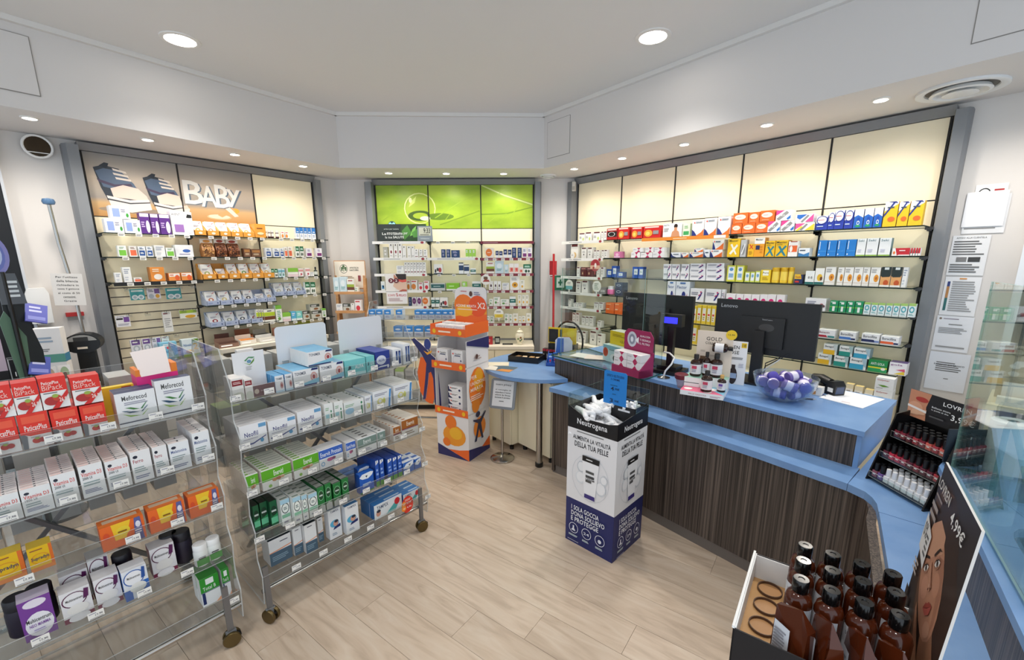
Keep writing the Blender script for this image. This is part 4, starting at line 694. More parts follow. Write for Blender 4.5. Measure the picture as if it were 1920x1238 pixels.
sized(cm.obj('biscuit_box', loc=LW.w(1.132, .22, 1.938), rz=LW.rz, label='plain orange carton closing the orange tray row, top left wall shelf', cat='box'), .098, .12, .126)
for (u, w, h), i, dot in zip(((.66, .112, .14), (.765, .088, .14), (.862, .098, .14), (.962, .098, .14), (1.064, .1, .14), (1.165, .098, .14)), range(6), ('9fb06a', '8a8a92', 'd9a53a', '5f9a4a', 'b0a890', 'd9b86a')):
    tray(LW, u, 1.555, w, h, 'o', dot, ORD[i] + ' in the row', 'third left wall shelf', i == 1)
for (u, w, h), i, dot in zip(((.66, .108, .125), (.767, .105, .12), (.872, .1, .12), (.972, .1, .12), (1.072, .095, .115), (1.162, .08, .12)), range(6), ('c9704a', 'd2c27a', '4a3038', '3a2a30', '8a8a92', 'd9a94a')):
    tray(LW, u, 1.322, w, h, 'b', dot, ORD[i] + ' in the row', 'fourth left wall shelf', i == 4)
for (u, w, h), i, dot in zip(((1.262, .11, .125), (1.362, .09, .125), (1.462, .105, .125)), range(3), ('c9c4b0', '4a2a22', 'b8a070')):
    tray(LW, u, 1.37, w, h, 'b', dot, ORD[i] + ' in the row', 'raised left wall shelf')
for (u, w, h), i, dot in zip(((.668, .115, .125), (.784, .11, .12), (.896, .11, .12), (1.004, .105, .12)), range(4), ('9a2f3a', '9aa08a', '3f4a5a', 'a8484f')):
    tray(LW, u, 1.127, w, h, 'b', dot, ORD[i] + ' in the row', 'fifth left wall shelf')
# hanging packs on the pegboard
WH = 'pegboard, left wall'
for k, u, w, z0, z1, l in (('pac', .16, .093, 1.405, 1.495, 'second peg'), ('pap', .268, .088, 1.408, 1.495, 'third peg'), ('pac', .404, .108, 1.396, 1.49, 'fourth peg'), ('tot', .04, .088, 1.195, 1.288, 'first peg of middle row'), ('wcd', .33, .062, 1.115, 1.29, 'middle row'),
                           ('ytg', .486, .125, 1.22, 1.29, 'end of middle row'), ('pcl', .092, .068, .97, 1.078, 'first of lowest row'), ('pcl', .162, .06, .97, 1.078, 'second of lowest row'), ('pap', .228, .062, .975, 1.078, 'third of lowest row'), ('wcd', .292, .05, .98, 1.078, 'fourth of lowest row')):
    o = put(k, LW, u, .115, z0 - .0008, w, .02, z1 - z0, SPEC[k][1] + ', ' + l + ', left wall', 'hanging packs on the pegboard')
o = MB().box(0.19, -.2, .875, .56, 0, .883, GLS).obj('shelf', ul)
put('bmk', LW, .29, .18, .883, .12, .07, .15, 'light blue baby milk box below the pegboard, beside the pale one'); put('bm2', LW, .45, .18, .883, .125, .07, .155, 'pale baby milk box with a yellow two, below the pegboard')
# chocolate and snack cartons on the left base cabinet
def carton(u, v, w, d, h, c, fill, lab, F=LW, z=.94, n=5):
    t = thing('snack_carton', lab + ', left base cabinet top', 'carton', F.w(u, v, z + .001), F.rz + R(random.uniform(-4, 4)), 'snack cartons on the left base cabinet')
    C2 = ink(c); m = MB().box(-w / 2, 0, 0, w / 2, d, .004, C2).box(-w / 2, 0, 0, w / 2, .004, h * .5, C2).box(-w / 2, d - .004, 0, w / 2, d, h, C2)
    for s in (-w / 2, w / 2 - .004): m.box(s, .004, 0, s + .004, d - .004, h * .6, C2)
    m.art('g fff .1 .1 .9 .4 1', -w / 2, 0, w, h, 0, .0006); m.obj('box', t)
    for i in range(n):
        x = -w / 2 + .012 + (w - .024) * (i + .5) / n
        q = MB().box(-w / n * .42, .012, .005, w / n * .42, d - .012, h * .52, ink(fill)).art('e f0e6d8 .5 .4 .3 .3', -w / n * .42, .005, w / n * .84, h * .52, .012, .0006); q.obj('bar', t, loc=(x, 0, 0))
carton(.70, .33, .16, .12, .075, '8a6a5a', '4a3028', 'brown carton of chocolate bars, first in line'); carton(.72, .19, .12, .1, .1, '6e4438', '5a2f2a', 'dark brown carton behind the first')
carton(.87, .31, .14, .12, .08, 'e8e2d6', 'e08a3a', 'white carton of orange bars, second in line'); carton(.90, .18, .13, .1, .12, '9a5a3a', 'e0853a', 'tall brown carton behind the orange bars')
carton(1.05, .32, .15, .12, .06, 'e6e4de', 'cfcac0', 'white carton of grey bars, third in line'); carton(1.06, .18, .12, .1, .1, 'b9b2a4', '6a6a66', 'grey carton behind the third')
carton(1.19, .28, .1, .1, .11, 'a8735a', '8a3f38', 'red brown carton, fourth in line'); carton(1.53, .3, .14, .1, .05, 'dfe0c8', '5a6a2a', 'pale green carton at the far end'); carton(1.5, .17, .16, .08, .13, 'a3a83a', '4a4a2a', 'olive carton behind the far end one')
# crates stored in the base cabinet
for i, u in enumerate((.765, 1.065, 1.365, 1.665)):
    MB().box(-.09, 0, 0, .09, .24, .2, ink('b98a55' if i % 2 else 'a97f50'), top=ink('d8c6a0')).box(-.08, -.004, .06, .08, 0, .15, ink('e6dcc8')).obj('storage_crate', loc=LW.w(u - .02 - .05 * i, .32, .6408), rz=LW.rz, label='brown storage crate in the %s opening of the left base cabinet' % ORD[i], cat='crate')
# ---------------------------------------------------------------- signs and clock on the back unit
def board(name, F, u0, u1, z0, z1, v, t, spec, base, label, cat, lean=0, edge=None, rz=0.0):
    m = MB().box(u0 - u0, 0, 0, u1 - u0, t, z1 - z0, ink(edge or base), front=ink(base)); m.art(spec, 0, 0, u1 - u0, z1 - z0, 0, .0005)
    o = m.obj(name, loc=F.w(u0, v, z0), label=label, cat=cat); o.rotation_euler = (R(-lean), 0, F.rz + R(rz)); return o
board('shelf_sign', CW, .052, .60, 1.9225, 2.11, .2, .006, 'r 2f4a26 .45 0 1 1;p 4f8a3a .55,.1 .7,.5 .62,.95 .5,.6;p 7fc45a .66,.3 .72,.7 .8,.9 .76,.4;p 5a9a44 .75,.1 .95,.6 .9,.9 .7,.5;p 274a20 .5,0 1,0 .85,.25 .6,.2;p 2c3330 0,0 .52,0 .46,.6 .5,1 0,1;t c9d6cc .14 .66 .44 .76 artico per natura;T eef2ee .1 .38 .18 .52 La;T eef2ee .2 .38 .52 .52 FITOTERAPIA;t eef2ee .54 .36 .62 .52 per;t eef2ee .16 .18 .3 .32 la tua;T eef2ee .32 .18 .54 .32 SALUTE', '2c3330', 'dark green herbal sign with a heart emblem, top back wall shelf', 'sign')
m = MB().prism([(.045 * math.cos(R(a)), .045 * math.sin(R(a))) for a in range(0, 360, 18)], 0, .006, ink('1f4a4a'), plane='xz'); m.art('p 9fd8dc .5,.1 .12,.5 .1,.75 .3,.88 .5,.7 .7,.88 .9,.75 .88,.5;p 1f4a4a .5,.28 .28,.52 .3,.68 .5,.52;p 2f7f8a .5,.28 .72,.52 .7,.68 .5,.52', -.045, -.045, .09, .09, 0, .0005)
m.obj('sign_emblem', bpy.data.objects['shelf_sign'], loc=(.17, -.001, .175))
t = thing('digital_clock', 'silver digital clock reading 9:33 beside the herbal sign', 'clock', CW.w(.585, .215, 1.9225), 0)
MB().prism([(-.085, 0), (.085, 0), (.08, .165), (-.08, .165)], 0, .025, mat('clock_silver', '8e979c', 0.35, 0.4), plane='xz').obj('case', t)
m = MB().quad([(-.066, -.001, .06), (.066, -.001, .06), (.066, -.001, .15), (-.066, -.001, .15)], ink('c9ccb8')); m.art('T 1c1c18 .40 .30 .95 .92 9:33;g 555 .1 .08 .9 .2 1', -.066, .06, .132, .09, -.001, .0006); m.obj('screen', t)
MB().box(-.05, -.002, .02, .05, 0, .035, mat('clock_grey', 'a9b2b5', 0.4)).obj('button_strip', t)
board('shelf_poster', CW, .127, .362, 1.372, 1.566, .262, .004, 'r f0ece8 0 0 .45 1;p e3c0aa .35,.3 .55,.1 .8,.0 1,0 1,.75 .75,.9 .5,.85;p 2a1c18 .5,.95 .62,.7 .9,.62 1,.7 1,1 .5,1;p c98a70 .42,1 .55,.8 .62,.6 .5,.55 .4,.8;p d9544a .55,.72 .8,.66 1,.7 1,.55 .8,.52 .6,.6;p b8604f .6,.0 .8,.12 1,.1 1,0;e 6a1c2c .27 .62 .13 .14;e 6a1c2c .52 .62 .13 .14;T f2e8e4 .22 .55 .32 .69 3;T f2e8e4 .47 .55 .57 .69 2;r b03a4a .38 .6 .42 .64', 'ece6e2', 'poster of a reclining dark-haired woman with maroon discs, back wall', 'poster')
board('price_sign', CW, .131, .364, 1.232, 1.367, .268, .003, 'T c22f3a .06 .62 .42 .8 SCONTO;T c22f3a .46 .6 .56 .9 %;T c22f3a .6 .62 .95 .8 FELICI;g b99 .1 .2 .8 .5 3', 'f0eeee', 'white sign with red letters under the woman poster, back wall', 'sign')
def roundsign(F, u, z, v, r, spec, base, label):
    m = MB().prism([(r * math.cos(R(a)), r * math.sin(R(a))) for a in range(0, 360, 15)], 0, .003, ink(base), plane='xz'); m.art(spec, -r, -r, 2 * r, 2 * r, 0, .0005); m.box(-.006, -.0, -r - .03, .006, .003, -r, ink(base)); m.obj('shelf_talker', loc=F.w(u, v, z), rz=F.rz, label=label, cat='sign', group='round shelf signs')
roundsign(CW, 1.257, 1.497, .266, .056, 'p a8443a .2,.3 .9,.3 .8,.5 .4,.55;e 6a4a32 .5 .66 .22 .16;g 888 .25 .75 .75 .85 1', 'eeece6', 'round white sign with red brown capsule picture, back wall')
roundsign(CW, 1.40, 1.112, .266, .055, 'p e3cf4a .1,.1 .9,.1 .95,.45 .05,.45;e d9b83a .5 .25 .3 .14;g 999 .25 .6 .75 .8 2', 'f0efe6', 'round white sign with yellow flowers, lowest back wall shelf')
roundsign(RW, .2, 1.76, .29, .03, 'g aaa .25 .4 .75 .7 2', 'eeece8', 'small round white sign on the second white-edged shelf')
roundsign(RW, .53, 1.655, .30, .062, 'r e0b49a 0 .2 1 .5;p a8343c .1,.55 .9,.55 .7,.95 .3,.95;e f2e6e0 .55 .5 .12 .2;e a8343c .35 .3 .1 .1', 'b0444a', 'red and pink oval sign hanging from the white-edged bay')
roundsign(RW, .17, 1.44, .30, .055, 'r 5fa8b0 .05 .05 .95 .4;g 999 .25 .55 .75 .8 2', 'e8e9e0', 'round sign with teal lower half on the white-edged bay')
roundsign(RW, .56, 1.44, .30, .058, 'g 9a9 .25 .2 .75 .8 4', 'e6e8e0', 'round pale sign at the end of the white-edged bay')
# ---------------------------------------------------------------- small wooden ladder display in the back left corner
t = thing('ladder_shelf', 'small pine ladder shelf with a cream header poster in the back corner', 'shelf', CW.w(-.281, .155, 0), 0); t.scale = (.83, .85, 1)
for s in (-.21, .175): MB().prism([(-.22, 0), (-.165, 0), (-.035, 1.52), (-.09, 1.52)], s, s + .035, PINE, plane='yz').obj('side_rail', t); MB().prism([(.13, 0), (.165, 0), (-.055, 1.55), (-.09, 1.55)], s, s + .025, PINE, plane='yz').obj('rear_rail', t)
for z, y in ((1.347, -.22), (1.137, -.235), (.90, -.25)): MB().box(-.18, y, z, .18, y + .17, z + .016, PINE).box(-.18, y, z + .016, .18, y + .008, z + .03, PINE).obj('shelf', t)
m = MB().box(-.212, -.075, 1.40, .212, -.066, 1.716, PINE, front=PINE).box(-.204, -.077, 1.41, .204, -.074, 1.708, ink('f1e6d6')); m.art('o 3f4a3a .3 .72 .13 .17 .9;p 4a6a3f .29,.62 .31,.62 .31,.8 .29,.8;e 4a6a3f .25 .75 .045 .04;e 4a6a3f .36 .75 .045 .04;e 4a6a3f .3 .82 .04 .04;e 4a6a3f .24 .68 .03 .03;e 4a6a3f .37 .68 .03 .03;T 4a4f46 .5 .73 .8 .79 APOTECA;T 4a4f46 .5 .64 .8 .70 NATURA;g a98 .18 .36 .66 .46 2;r 8a3a3f .76 .25 .85 .47', -.204, 1.41, .408, .298, -.077, .0005); m.obj('header_card', t)
q = Frame(CW.o[0] - .281, CW.o[1] - .17, 0)
for k, u, w, h, z, l in (('lbl', -.145, .075, .17, 1.3635, 'pale blue and teal bottle box leaning'), ('lbl', -.055, .095, .175, 1.3635, 'pale blue box beside it'), ('brg', .045, .095, .15, 1.3635, 'white box with green and brown bands'), ('grn', .12, .04, .06, 1.3635, 'tiny white box'), ('wht', -.13, .085, .085, 1.1535, 'small white box'), ('dbx', -.03, .1, .09, 1.1535, 'low grey box'), ('wsl', .05, .05, .09, 1.1535, 'slim white box'), ('red', .125, .085, .13, 1.1535, 'white box with red top')):
    put(k, q, u * .83, .165, z, w * .83, .05, h, l + ' on the pine ladder shelf')
# vase, clock and bits on the back cabinet
t = thing('pharmacy_jar', 'cream ceramic pharmacy jar with painted leaves and lid', 'jar', CW.w(1.64, .27, .756), 0); t.scale = (.72, .72, .72); J = mat('glazed_ceramic', 'e6dfc6', 0.2)
m = MB().lathe([(.036, 0), (.05, .004), (.05, .012), (.038, .02), (.036, .028), (.062, .07), (.072, .12), (.066, .165), (.046, .19), (.05, .2)], J, n=24); m.art('e 5a7a3a .3 .5 .1 .06;e 8a5a2a .6 .6 .1 .08;e 3a5a3a .55 .35 .12 .05;e 4a6a3a .7 .45 .06 .08', -.07, 0, .14, .2, -.074, .001); m.obj('body', t)
MB().lathe([(.052, .2), (.054, .206), (.036, .228), (.012, .236), (.01, .24), (.016, .252), (.0, .264)], J, n=24).obj('lid', t)
t = thing('desk_clock', 'small dark desk clock on the back cabinet', 'clock', CW.w(1.38, .25, .756), 0); MB().box(-.03, 0, 0, .03, .02, .085, BLACK).obj('case', t); MB().quad([(-.022, -.001, .02), (.022, -.001, .02), (.022, -.001, .07), (-.022, -.001, .07)], ink('9aa09a')).obj('screen', t)
MB().box(-.045, 0, 0, .045, .06, .09, ink('a8202a'), top=ink('7a161e')).art('g e8b0a8 .2 .3 .8 .7 2', -.045, 0, .09, .09, 0, .0005).obj('gift_box', loc=CW.w(1.28, .28, .756), label='small dark red box on the back cabinet', cat='box')
MB().box(-.06, 0, 0, .06, .035, .012, BLACK).art('g 555 .1 .1 .9 .9 2', -.06, 0, .12, .012, 0, .0005).obj('cordless_phone', loc=CW.w(1.50, .3, .756), label='dark cordless phone lying on the back cabinet', cat='phone')
# ---------------------------------------------------------------- back corner by the right units: signs and mop
board('extinguisher_sign', CW, 2.0, 2.085, 1.50, 1.70, -.025, .003, 'r f3efee 0 0 1 .18;p f6f2f0 .44,.3 .58,.3 .6,.62 .54,.72 .56,.82 .46,.82 .48,.72 .42,.62;g a33 .1 .04 .9 .14 1', 'c8242a', 'red fire extinguisher sign on the back corner wall', 'sign', edge='eee')
t = thing('first_aid_cabinet', 'green and white first aid cabinet in the back corner', 'cabinet', CW.w(2.05, 0, 1.36), 0)
MB().box(0, -.03, 0, .19, .028, .17, ink('1f6a48')).obj('case', t); MB().box(.03, -.034, .03, .12, -.03, .15, ink('c9dbd0')).art('r 1f6a48 .4 .2 .6 .8;r 1f6a48 .2 .4 .8 .6', .03, .03, .09, .12, -.034, .0005).obj('door', t)
t = thing('mop', 'red handled mop leaning in the back corner', 'mop', CW.w(2.03, .25, 0), 0)
MB().tube([(0, -.05, .1), (.012, .22, 1.78)], .013, mat('red_plastic', 'b51f24', 0.35), 10).obj('handle', t); MB().lathe([(.055, 0), (.06, .02), (.03, .1), (.02, .14)], mat('mop_yarn', 'c9c4b8', 0.9), 0, -.05).obj('head', t)
# papers taped to the right wall
for u0, u1, z0, z1, spec, base, l, v in ((3.135, 3.31, 1.86, 2.08, 'g 888 .05 .1 .95 .7 9', 'e6e7e9', 'pale notice behind the blank sheet', .030), (3.16, 3.29, 2.04, 2.14, 'o 222 .3 .5 .2 .3 .8;r b02a2a .6 .4 .9 .7;g 444 .1 .05 .9 .2 1', 'eeeeec', 'notice with red mark above the blank sheet', .031), (3.13, 3.30, 1.90, 2.10, '', 'f0f1f4', 'blank white sheet, topmost on the right wall', .036),
                              (3.105, 3.265, 1.61, 1.85, 'T 555 .1 .92 .9 .96 AVVISO ALLA CLIENTELA;g 666 .06 .5 .94 .88 6;r 7a7a7a .2 .34 .48 .46;r 3a3a3a .52 .34 .84 .46;g 666 .06 .06 .94 .3 4', 'e9eaec', 'printed notice with two grey pictures, right wall', .03), (3.108, 3.265, 1.36, 1.60, 'r 2a3a7a .08 .75 .16 .88;r b8824a .08 .45 .16 .75;r 2a6a6a .08 .12 .16 .45;g 999 .22 .1 .92 .9 14;r d9903a .4 .94 .6 .97', 'edeef0', 'sheet with a blue orange and teal bar, right wall', .03),
                              (3.105, 3.27, 1.13, 1.355, 'e 8a7a6a .1 .92 .04 .03;g 8a7a8a .18 .9 .6 .94 1;g 888 .35 .74 .8 .79 1;g 999 .1 .5 .9 .68 4;g 999 .1 .08 .9 .16 1', 'eceef2', 'letter with a small round emblem, right wall', .03), (3.105, 3.29, .87, 1.12, 'g 777 .2 .5 .85 .76 5;T 444 .15 .66 .9 .7 FARMACI DA BANCO;g 888 .45 .3 .6 .34 1', 'e9edf4', 'lowest white notice on the right wall', .03)):
    board('wall_notice', RW, u0, u1, z0, z1, v - .055, .0015, spec, base, l, 'notice')
